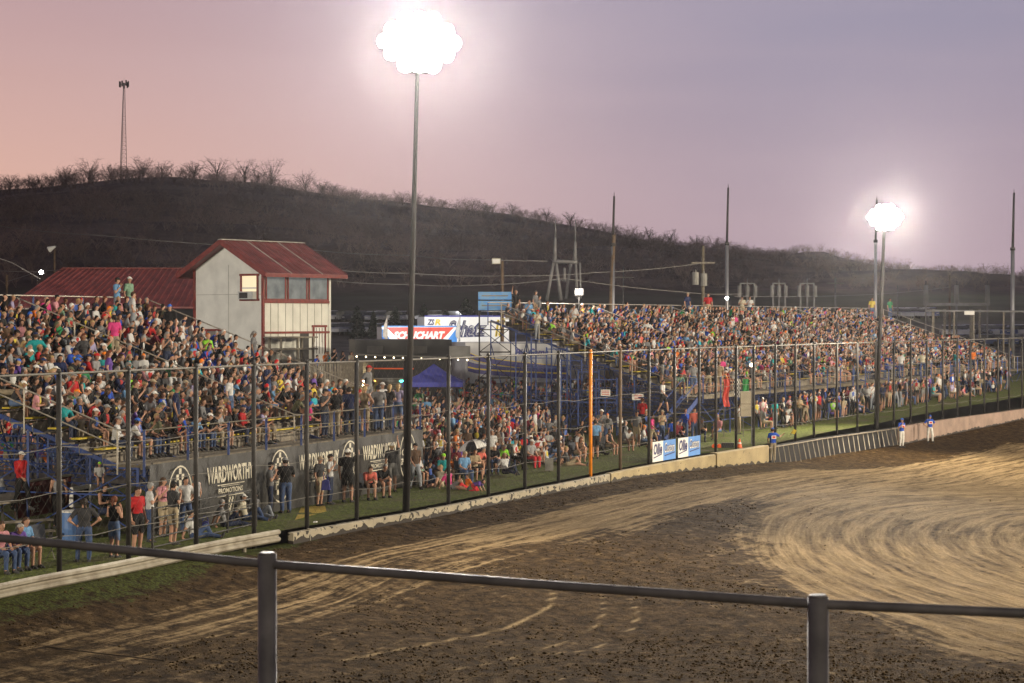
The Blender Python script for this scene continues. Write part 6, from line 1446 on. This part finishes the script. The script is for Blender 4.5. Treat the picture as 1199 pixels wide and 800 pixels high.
for px, Y, ang, lab in ((-1, 48.5, 50, 'folding chair under the pink shirted person at left edge'), (14, 49.1, 50, 'folding chair under the purple shirted person'), (27, 49.5, 60, 'folding chair under the sky blue shirted person'), (48, 51.2, 40, 'empty dark folding chair right of the sky blue shirt'), (431, 68.4, 20, 'folding chair under the coral shirted person'), (446, 69.2, 30, 'folding chair under the bent black shirted person'),
    (543, 75.2, 30, 'folding chair under the man left of umbrella'), (586, 81, 30, 'folding chair under the lime shirted person'), (621, 82.6, 40, 'folding chair under the red trousered person'), (676, 86.2, 30, 'folding chair left of the orange fence post'), (712, 90.6, 50, 'folding chair between orange and brown fence posts'), (733, 93.4, 30, 'folding chair right of the brown fence post')):
    folding_chair(px, Y, ang, lab, z=0 if Y < 70 else -.04)
# dark red sign and white hollow panel
a = at(18, 0, 58.5); b_ = at(82, 0, 61.5); a.z = b_.z = 0; r = empty('red_sign', a, 'dark red sign board with white lettering behind the plank seats', 'sign'); u_ = (b_-a).normalized(); nn = Vector((u_.y, -u_.x, 0))
za, zb2 = .35, at(0, 564, 59).z
m = MB(); m.bar(a+Vector((0, 0, (za+zb2)/2)), b_+Vector((0, 0, (za+zb2)/2)), .06, zb2-za); m.build('board', M['signred'], r); m = MB(); m.bar(a+nn*.04+Vector((0, 0, zb2)), b_+nn*.04+Vector((0, 0, zb2)), .06, .06); m.build('white_edge', M['cream'], r)
for wd_, s0, w_, z_, h_ in (('ON', .93, .42, zb2-.42, .24), ('HERS', .12, .48, zb2-.66, .20), ('CO', .98, .36, zb2-.70, .20), ('ICE', .80, .44, zb2-.98, .22), ('8900', .78, .42, zb2-1.24, .13)):
    text_mb(wd_, w_, h_, a+u_*s0+nn*.035+Vector((0, 0, z_)), u_, (0, 0, 1), .004).build('lettering', M['cream'], r)
a2 = at(83, 0, 58.2); b2 = at(104, 0, 59.2); z1_ = at(0, 572, 58.5).z; z0_ = at(0, 591, 58.5).z; a2.z = b2.z = 0; r = empty('hollow_panel', a2, 'white frame-shaped panel with dark centre right of the dark red sign', 'panel')
for (p, q, z, w_) in ((a2, b2, z1_, .12), (a2, b2, z0_, .12)): m = MB(); m.bar(p+Vector((0, 0, z)), q+Vector((0, 0, z)), .04, w_); m.build('rail', M['white'], r)
for p in (a2, b2): m = MB(); m.bar(p+Vector((0, 0, z0_-.05)), p+Vector((0, 0, z1_+.06)), .12, .04); m.build('stile', M['white'], r)
m = MB(); m.bar(a2+Vector((0, .06, (z0_+z1_)/2)), b2+Vector((0, .06, (z0_+z1_)/2)), .03, z1_-z0_); m.build('dark_centre', M['black'], r); m = MB(); m.bar(a2+Vector((0, .05, 0)), a2+Vector((0, .05, z1_)), .05); m.build('stand', M['post'], r)
# plank seats
for k, (px0, px1, Y, z) in enumerate(((-20, 60, 54.5, .62), (-20, 62, 53.8, .38), (-20, 20, 56, 1.0))):
    a = at(px0, 0, Y); b_ = at(px1, 0, Y+1.2); a.z = b_.z = z; r = empty('plank_seat', (b_.x, b_.y, 0), f"{('lower' if z < .5 else 'middle' if z < .9 else 'upper')} weathered plank seat at lower left before the dark red sign", 'bench', 'plank seats at lower left')
    m = MB(); m.bar(a, b_, .28, .05); m.build('plank', M['plank'], r)
    for t in (.1, .55, .97): p = a.lerp(b_, t); m = MB(); m.bar(Vector((p.x, p.y, 0)), p, .06); m.build('support', M['post'], r)
x, Y = (82-599.5)/FPX*55.5, 55.5; r = empty('barrel', (x, Y, 0), 'pale blue plastic barrel left of the woman in charcoal', 'barrel')
m = MB(); m.tube((x, Y, 0), (x, Y, .40), .27, .30, 16); m.tube((x, Y, .40), (x, Y, .85), .30, .27, 16); m.build('drum', M['barrel'], r, smooth=False); m = MB(); m.tube((x, Y, .85), (x, Y, .89), .285, .285, 16); m.build('rim', M['white'], r)
# black pipe gate
pa = [(-9.75, 53.2), (-8.95, 55.6), (-8.35, 57.6), (-7.75, 59.4)]; r = empty('pipe_gate', (pa[1][0], pa[1][1], 0), 'black horizontal pipe panel gate behind the fence, in front of the first banner lettering', 'gate')
for z in (.12, .38, .64, .90, 1.16): m = MB(); m.path([Vector((x, y, z)) for x, y in pa[:4]], .022, 6); m.build('pipe', M['post'], r)
for x, y in pa: m = MB(); m.tube((x, y, 0), (x, y, 1.22), .035, .035, 8); m.build('upright', M['post'], r)
sx2, sy2 = (240.5-599.5)/FPX*57.0, 57.0
# yellow mat, blue bag, litter
def gat(px, py): v = atg(px, py, .02); return v
q4 = [gat(345, 610), gat(352, 596), gat(380, 592), gat(382, 600)]; r = empty('ground_mat', q4[0], 'yellow mat lying on the grass below the checkered wedge', 'mat'); m = MB(); m.prism([q4[0], q4[3], q4[2], q4[1]], (0, 0, .03)); m.build('sheet', mat('ochre_sheet', (.34, .24, .02), .7, 0, .3, 5), r)
def bag(px, py, Y, mt, lab, s=.18):
    p = at(px, py, Y); r = empty('bag', p, lab, 'bag'); m = MB(); m.prism([p+Vector((-s*.8, 0, -s)), p+Vector((s*.85, 0, -s*.95)), p+Vector((s*.6, 0, s*.8)), p+Vector((0, 0, s)), p+Vector((-s*.65, 0, s*.75))], (0, s*.5, 0)); m.build('sack', M[mt], r); m = MB(); m.path([p+Vector((-.08, 0, s)), p+Vector((-.05, 0, s+.14)), p+Vector((.05, 0, s+.14)), p+Vector((.08, 0, s))], .012, 5); m.build('handle', M[mt], r)
bag(381, 568, 65.5, 'tentblue', 'blue bag held at the hip of the man in tan cap'); bag(240, 616, 57.2, 'tentblue', 'blue bag on the grass right of the pipe gate', .14)
x, y = gat(643, 553).x, gat(643, 553).y; r = empty('utility_box', (x, y, 0), 'small pale grey utility box on the grass left of a fence post', 'box'); m = MB(); m.box((x, y, .34), (.34, .2, .5)); m.build('box', M['corr'], r); m = MB(); m.box((x, y, .06), (.06, .06, .2)); m.build('stake', M['post'], r)
def litter(px, py, i):
    v = atg(px, py, .02); v.z = gz(v.x, v.y)+.03; r = empty('litter', v, i, 'litter', 'scraps of litter on the grass'); m = MB(); m.box(v, (.16, .10, .03), Matrix.Rotation(px, 3, 'Z')); m.build('scrap', M['white'], r)
litter(369, 613, 'white paper scrap on the grass below the yellow mat')

# ================================================================== foreground railing
def fpost(px, ytop, Y, r_, lab):
    t = at(px, ytop, Y); g = empty('railing_post', (t.x, Y, -1.6), lab, 'post'); return t
fr = empty('foreground_railing', at(312, 760, 9.05), 'grey pipe railing crossing the foreground on two round posts', 'railing')
Rp = .0443
for px, yt, Y in ((312.5, 650, 9.25), (958.5, 700, 8.2)):
    t = at(px, yt, Y); m = MB(); m.tube((t.x, Y, -1.8), t, Rp, Rp, 24); m.tube(t, t+Vector((0, 0, .012)), Rp*.95, Rp*.75, 24); m.build('post', M['rail'], fr, smooth=False)
    for p in fr.children[-1].data.polygons: p.use_smooth = len(p.vertices) == 4
ptsr = [at(-60, 624.5, 9.7), at(312, 661, 9.25), at(640, 685.5, 8.7), at(958, 708, 8.2), at(1270, 722, 7.85)]
m = MB()
for a, b_ in zip(ptsr[:-1], ptsr[1:]): m.tube(a, b_, .0205, .0205, 16, caps=False)
m.build('top_rail', M['rail'], fr, smooth=True)
a = atg(-20, 774, -1.3); b_ = atg(192, 803, -1.3); r = empty('rope', a, 'thin tan rope lying across the dirt at the lower left corner', 'rope'); m = MB(); a.z += .5; b_.z += .5; m.path([a, a.lerp(b_, .5)-Vector((0, 0, .02)), b_], .012, 6); m.build('strand', M['board'], r)

# ================================================================== poles, wires, substation, mast
def wpole(px, Y, yt, r_, label, mt='wood', arms=(), cans=0, zbase=None, lean=0):
    x = (px-599.5)/FPX*Y; z0 = float(hill_z(x, Y)) - .2; zt = at(0, yt, Y).z; e = empty('utility_pole', (x, Y, z0), label, 'utility pole', 'utility poles behind the stands')
    m = MB(); m.tube((x, Y, z0), (x+lean, Y, zt), r_, r_*.75, 8); m.build('pole', M[mt], e, smooth=True)
    for ya, hw_ in arms: z = at(0, ya, Y).z; m = MB(); m.bar((x-hw_, Y-.12, z), (x+hw_, Y-.12, z), .09, .11); m.build('crossarm', M['plank'], e)
    for k in range(cans):
        cx = x + (-.55, .02, .6)[k]*1.1; z = at(0, 326+k*1.5, Y).z; m = MB(); m.tube((cx-.0, Y-.5, z-.5), (cx, Y-.5, z+.45), .26, .26, 12); m.tube((cx, Y-.5, z+.45), (cx, Y-.5, z+.62), .05, .07, 6); m.build('transformer', M['corr'], e)
wpole(64, 190, 288, .13, 'slim wooden pole with a white lamp hood above the barn roof', arms=())
wpole(8, 170, 322, .12, 'short pole at the far left edge beside the barn')
wpole(588, 150, 306, .16, 'wooden pole with a pale box on top above the blue score tower')
wpole(711, 150, 275, .2, 'brown wooden pole just left of the first tall steel pole', lean=.5)
wpole(823, 150, 288, .16, 'wooden pole carrying two grey transformers near the man in red', arms=((308, .9),), cans=2, mt='board')
wpole(978, 230, 325, .13, 'pole with a short crossarm left of the distant lit floodlight', arms=((332, 1.0),), mt='galv')
wpole(1051, 240, 334, .11, 'thin pole right of the distant lit floodlight', mt='galv'); wpole(1112, 230, 322, .16, 'dark pole between the grey insulators at right')
wpole(730, 235, 312, .10, 'small T shaped pole right of the first steel pole', arms=((325, 1.2),), mt='galv')
p = at(61.5, 290, 189.6); r = empty('lamp_hood', p, 'white lamp hood on the slim pole above the barn', 'lamp'); m = MB(); m.tube(p+Vector((.3, 0, .1)), p+Vector((-.35, 0, -.2)), .08, .32, 12); m.build('hood', M['white'], r); m = MB(); m.bar(p+Vector((.3, 0, .1)), p+Vector((.4, .3, .15)), .05); m.build('arm', M['galv'], r)
p = at(581, 306, 149.5); r = empty('pole_box', p, 'pale rectangular lamp box on top of the wooden pole', 'lamp'); m = MB(); m.box(p, (.65, .3, .42)); m.build('housing', M['cream'], r); m = MB(); m.box(p+Vector((0, -.17, 0)), (.55, .03, .3)); m.build('lens', M['white'], r)
def wire(pts, label, r_=.03, sag=0):
    P = [at(*q) for q in pts]; m = MB(); n_ = 10; out = []
    for a, b_ in zip(P[:-1], P[1:]):
        for k in range(n_): t = k/n_; v = a.lerp(b_, t); v.z -= sag*4*t*(1-t); out.append(v)
    out.append(P[-1]); m.path(out, r_, 4); e = empty('power_line', P[0], label, 'power line', 'power lines'); m.build('cable', M['wire'], e)
wire([(-20, 262, 175), (120, 276, 170), (350, 291, 165), (480, 299, 160), (588, 304, 150)], 'highest power line running from the left edge above the barn', .030, .15)
wire([(588, 305, 150), (642, 306, 150)], 'short power line from wooden pole to substation frame', .03)
wire([(380, 315, 150), (480, 320, 150), (600, 323, 150), (700, 319, 150), (818, 309, 150)], 'power line running right to the transformer pole', .030, .1)
wire([(380, 328, 149), (480, 333, 149), (560, 334, 149), (660, 326, 149), (800, 342, 150), (870, 344, 150)], 'lower power line behind the far grandstand', .026, .1)
wire([(-20, 315, 160), (48, 318, 150)], 'wire reaching the bright barn lamp from the left', .025, .1); wire([(-20, 296, 150), (15, 308, 150), (48, 327, 150)], 'steep wire crossing at the left of the barn roof', .03)
wire([(8, 330, 168), (46, 318, 152)], 'wire from the short left pole up to the barn lamp', .02); wire([(860, 347, 160), (1020, 345, 200), (1112, 336, 230)], 'power line passing behind the distant lit floodlight', .03, .1)
# substation A-frame
e = empty('substation_frame', at(660, 350, 155), 'steel substation frame with two tapering masts behind the far grandstand', 'substation'); Y = 155
def seg_(a, b_, r0, r1, nm, Y1=Y, Y2=Y, mt='subst'):
    p, q = at(*a, Y1), at(*b_, Y2); m = MB(); m.tube(p, q, r0, r1, 8); m.build(nm, M[mt], e, smooth=True)
seg_((649.5, 306), (650, 278), .17, .10, 'mast'); seg_((650, 278), (650.3, 258), .05, .03, 'mast_tip'); seg_((673, 306), (673.5, 283), .17, .10, 'mast'); seg_((673.5, 283), (673.8, 258), .05, .03, 'mast_tip')
seg_((647, 306), (676, 307), .16, .16, 'top_beam'); seg_((648, 308), (640, 352), .12, .14, 'leg'); seg_((651, 308), (657, 352), .13, .15, 'leg', mt='subst'); seg_((668, 308), (663, 350), .12, .12, 'leg'); seg_((674, 308), (676, 350), .11, .12, 'leg'); seg_((679, 308), (680, 350), .08, .08, 'leg')
seg_((645, 328), (680, 328), .06, .06, 'crossbeam'); seg_((661, 314), (661, 330), .12, .12, 'insulator')
# generator light tower (lit) at the top left of the far stand
p = at(678, 342, 116.5); r = empty('light_tower', p, 'small bright floodlight mounted at top left of the far grandstand', 'floodlight'); m = MB(); m.ell(p, (.15, .10, .13), 10, 6); m.build('lit_lens', M['lampglass'], r); m = MB(); m.box(p+Vector((0, .2, 0)), (.5, .2, .4)); m.build('housing', M['darkpole'], r); m = MB(); m.bar(p+Vector((0, .25, 0)), Vector((p.x, p.y+.25, 5.5)), .07); m.build('post', M['darkpole'], r)
dl = bpy.data.lights.new('small_floodlight', 'POINT'); dl.energy = 500; dl.color = (1, .93, .82); dl.shadow_soft_size = .15; ol = bpy.data.objects.new('small_floodlight', dl); COL.objects.link(ol); ol.location = p + Vector((0, -.35, .1))
p = at(851, 349.5, 128); r = empty('foot_lamp', p, 'tiny lit lamp at the foot of the middle tall steel pole', 'lamp'); m = MB(); m.ell(p, (.10, .07, .10), 8, 5); m.build('lens', M['lampglass'], r); m = MB(); m.bar(p+Vector((0, .1, 0)), p+Vector((0, .1, -1.2)), .05); m.build('stem', M['darkpole'], r)
# switch racks behind the far stand
for k, (px, lab, w_) in enumerate(((875, 'left metal switch rack with two grey cylinders behind the crowd', 8), (912, 'narrow middle switch rack behind the crowd', 7), (945, 'right metal switch rack with grey cylinders behind the crowd', 8))):
    Y = 180; e = empty('switch_rack', at(px, 352, Y), lab, 'switchgear', 'switch racks behind the far grandstand')
    for dx in (-w_, 0, w_):
        p = at(px+dx, 352, Y); q = at(px+dx, 333, Y); m = MB(); m.tube(Vector((p.x, Y, 1.4)), q, .09, .09, 8); m.build('post', M['subst'], e); q2 = at(px+dx*1.15, 341, Y); m = MB(); m.tube(q2-Vector((0, 0, .55)), q2+Vector((0, 0, .5)), .2, .2, 10); m.build('cylinder', M['subst'], e)
    m = MB(); m.bar(at(px-w_-1, 332, Y), at(px+w_+1, 332, Y), .10); m.build('top_bar', M['subst'], e); m = MB(); m.tube(at(px, 332, Y), at(px, 326, Y), .04, .03, 6); m.build('spike', M['subst'], e)
# insulator platform at the right
Y = 200; e = empty('insulator_platform', at(1120, 370, Y), 'steel platform with three tall grey insulators at the far right', 'substation')
for px in (1084, 1120, 1156):
    m = MB(); m.tube(at(px, 357, Y), at(px, 334, Y), .27, .22, 10); ins = m.build('insulator', M['subst'], e, smooth=True); m = MB(); m.tube(at(px, 334, Y), at(px, 329, Y), .08, .05, 6); m.build('cap', M['darkpole'], ins); m = MB(); m.tube(at(px, 396, Y), at(px, 357, Y), .09, .09, 8); m.build('column', M['subst'], e)
m = MB(); m.bar(at(1082, 356.5, Y), at(1158, 356.5, Y), .5, .28); m.build('beam', M['subst'], e)
for px, pr in ((1093, .11), (1106, .13), (1137, .16), (1147, .12)): m = MB(); m.tube(at(px, 396, Y-4), at(px, 362, Y-4), pr, pr, 8); m.build('post', M['plank'], e)
# rail with white sign
e = empty('pipe_barrier', at(1140, 366, 168), 'long pale pipe barrier with a small white sign at far right', 'barrier'); m = MB(); m.tube(at(1084, 364, 168), at(1230, 365, 168), .09, .09, 8); m.build('rail', M['subst'], e)
for px in (1092, 1117, 1140, 1175, 1205): m = MB(); m.tube(at(px, 364, 168), Vector((at(px, 0, 168).x, 168, 1.3)), .08, .08, 8); m.build('post', M['plank'], e)
m = MB(); m.box(at(1135, 366.5, 167.8), (.85, .04, .32)); m.build('sign', M['white'], e)
# communications mast on the hill
Y = 515; bx_ = (144-599.5)/FPX*Y; zb3 = float(hill_z(bx_, Y))-1; zt3 = at(0, 98, Y).z; e = empty('lattice_mast', (bx_, Y, zb3), 'tall lattice communications mast with antenna cluster on the ridge', 'mast')
hb_ = 1.15; ht_ = .22; zs = np.linspace(zb3, zt3, 25); cor = lambda k, z: Vector((bx_ + .4*(z-zb3)/(zt3-zb3) + (hb_+(ht_-hb_)*(z-zb3)/(zt3-zb3))*math.cos(k*2.094+.4)*1.0, Y + (hb_+(ht_-hb_)*(z-zb3)/(zt3-zb3))*math.sin(k*2.094+.4), z))
for k in range(3): m = MB(); m.tube(cor(k, zs[0]), cor(k, zs[-1]), .085, .05, 5); m.build('leg', M['darkpole'], e)
for i in range(24):
    m = MB()
    for k in range(3): m.bar(cor(k, zs[i]), cor((k+1) % 3, zs[i+1]), .05); m.bar(cor(k, zs[i+1]), cor((k+1) % 3, zs[i+1]), .05)
    m.build('lattice_bay', M['darkpole'], e)
ct = Vector((bx_+.4, Y, zt3-.3))
for k in range(7): a = k*.9; p = ct + Vector((math.cos(a)*1.15, math.sin(a)*1.15, random.uniform(-.2, .3))); m = MB(); m.box(p, (.35, .25, 1.5)); m.bar(p, ct, .08); m.build('antenna', M['darkpole'], e)
m = MB(); m.tube(ct, ct+Vector((0, 0, 1.7)), .04, .02, 5); m.build('spike', M['darkpole'], e)
# dark evergreens below the field
def pine(px, yt, yb, Y, wpx, label):
    x = (px-599.5)/FPX*Y; z0 = float(hill_z(x, Y)); zt = at(0, yt, Y).z; h = zt-z0; w_ = wpx/FPX*Y/2; rn_ = random.Random(px)
    e = empty('evergreen_tree', (x, Y, z0), label, 'tree', 'evergreens by the parked cars'); m = MB(); m.tube((x, Y, z0), (x, Y, z0+h*.6), .16, .08, 6); m.build('trunk', M['bark'], e)
    m = MB(); n_ = 900
    for _ in range(n_):
        t = rn_.random()**.8; a = rn_.uniform(0, 6.283); rr_ = w_*(1-t)**.55*math.sqrt(rn_.random())*(1+.25*math.sin(a*3+px)); c = Vector((x+math.cos(a)*rr_, Y+math.sin(a)*rr_, z0+.1*h+t*.9*h)); s = rn_.uniform(.12, .30)
        d1 = Vector((rn_.gauss(0, 1), rn_.gauss(0, 1), rn_.gauss(0, .6))).normalized()*s; d2 = Vector((rn_.gauss(0, 1), rn_.gauss(0, 1), rn_.gauss(0, .6))).normalized()*s*.5; m.add([c-d1, c+d2, c+d1, c-d2], [(0, 1, 2, 3)])
    m.build('crown', M['pine'], e)
for a in ((418, 359, 386, 235, 24, 'dark evergreen left of the light pole among parked cars'), (463, 360, 390, 235, 20, 'dark evergreen just left of the light pole above the red hauler'), (496, 357, 388, 235, 18, 'slim dark evergreen right of the light pole'), (546, 350, 386, 238, 32, 'largest dark evergreen above the white hauler'), (522, 364, 388, 238, 16, 'small dark evergreen between two larger ones'), (437, 366, 386, 238, 14, 'small evergreen between parked cars at centre left')): pine(*a)
# parked cars: one of each paint built with parts, then copied
def make_car(loc, mt, label, ang):
    e = empty('parked_car', loc, label, 'car', 'cars parked behind the pits'); e.rotation_euler = (0, 0, ang); OFF[e.name] = Vector(); keep = MB.build
    m = MB(); n_ = 8; prof = [(-2.2, .35), (2.2, .35), (2.25, .75), (1.35, .92), (-2.1, .98), (-2.25, .7)]; m.prism([(x, -.88, z) for x, z in prof], (0, 1.76, 0)); m.build('body', M[mt], e)
    m = MB(); cab = [(-1.75, .98), (.95, .93), (.35, 1.42), (-1.3, 1.46)]; m.prism([(x, -.76, z) for x, z in cab], (0, 1.52, 0)); cb = m.build('cabin', M['glass'], e); m = MB(); m.prism([(.30, -.70, 1.425), (-1.28, -.70, 1.465), (-1.28, .70, 1.465), (.30, .70, 1.425)], (0, 0, .03)); m.build('roof', M[mt], cb)
    for x in (-1.35, 1.4):
        for y in (-.9, .74): m = MB(); m.tube((x, y, .33), (x, y+.18, .33), .33, .33, 12); m.build('wheel', M['tire'], e)
    for y in (-.62, .62): m = MB(); m.box((2.2, y, .68), (.08, .32, .14)); m.build('headlight', M['white'], e)
    return e
rc = random.Random(4); protoc = {}; cn = 0
def car_at(px, Y, mt, ang, label):
    x = (px-599.5)/FPX*Y; loc = Vector((x, Y, float(hill_z(x, Y))-.05))
    if mt not in protoc: protoc[mt] = make_car(loc, mt, label, ang); return
    s = protoc[mt]; c = s.copy(); COL.objects.link(c); c.location = loc; c.rotation_euler = (0, 0, ang); c['label'] = label
    for ch in s.children:
        k = ch.copy(); COL.objects.link(k); k.parent = c
        for g in ch.children: q = g.copy(); COL.objects.link(q); q.parent = k
cols = ['car_d', 'car_w', 'car_s', 'car_b']; cw = {'car_d': 'dark', 'car_w': 'white', 'car_s': 'silver', 'car_b': 'blue'}; cnt = {}
def carrow(n, p0, p1, Y, where, side):
    for k in range(n):
        mt = rc.choice(cols); px = p0+(p1-p0)*k/max(1, n-1)+rc.uniform(-1, 1); car_at(px, Y+rc.uniform(-.6, .6), mt, R(-90+rc.uniform(-8, 8) if rc.random() < .8 else 180), f"{cw[mt]} parked car, {ORD[k+1]} from left in the {where}")
carrow(8, 388, 470, 262, 'farther row left of the light pole', 0); carrow(7, 392, 455, 248, 'nearer row left of the light pole', 0); carrow(5, 505, 590, 262, 'row above the white hauler', 0)
carrow(6, 1052, 1090, 268, 'upper row by the green shirted spectator', 0); carrow(9, 1112, 1206, 246, 'upper row at far right', 0); carrow(7, 1122, 1204, 230, 'lower row at far right', 0)

# ================================================================== the air: dusty evening haze
hz, nt, b = newmat('evening_haze'); nt.nodes.remove(b); vol = nt.nodes.new('ShaderNodeVolumePrincipled'); vol.inputs['Color'].default_value = (.92, .88, .9, 1); vol.inputs['Density'].default_value = HAZE if 'HAZE' in globals() else .0011; vol.inputs['Anisotropy'].default_value = .88
nt.links.new(vol.outputs[0], nt.nodes['Material Output'].inputs['Volume'])
m = MB(); m.box((0, 270, 32.5), (900, 800, 75)); o = m.build('haze', hz); tag(o, 'thin dusty haze hanging over the track and hill at dusk', 'haze', kind='stuff')
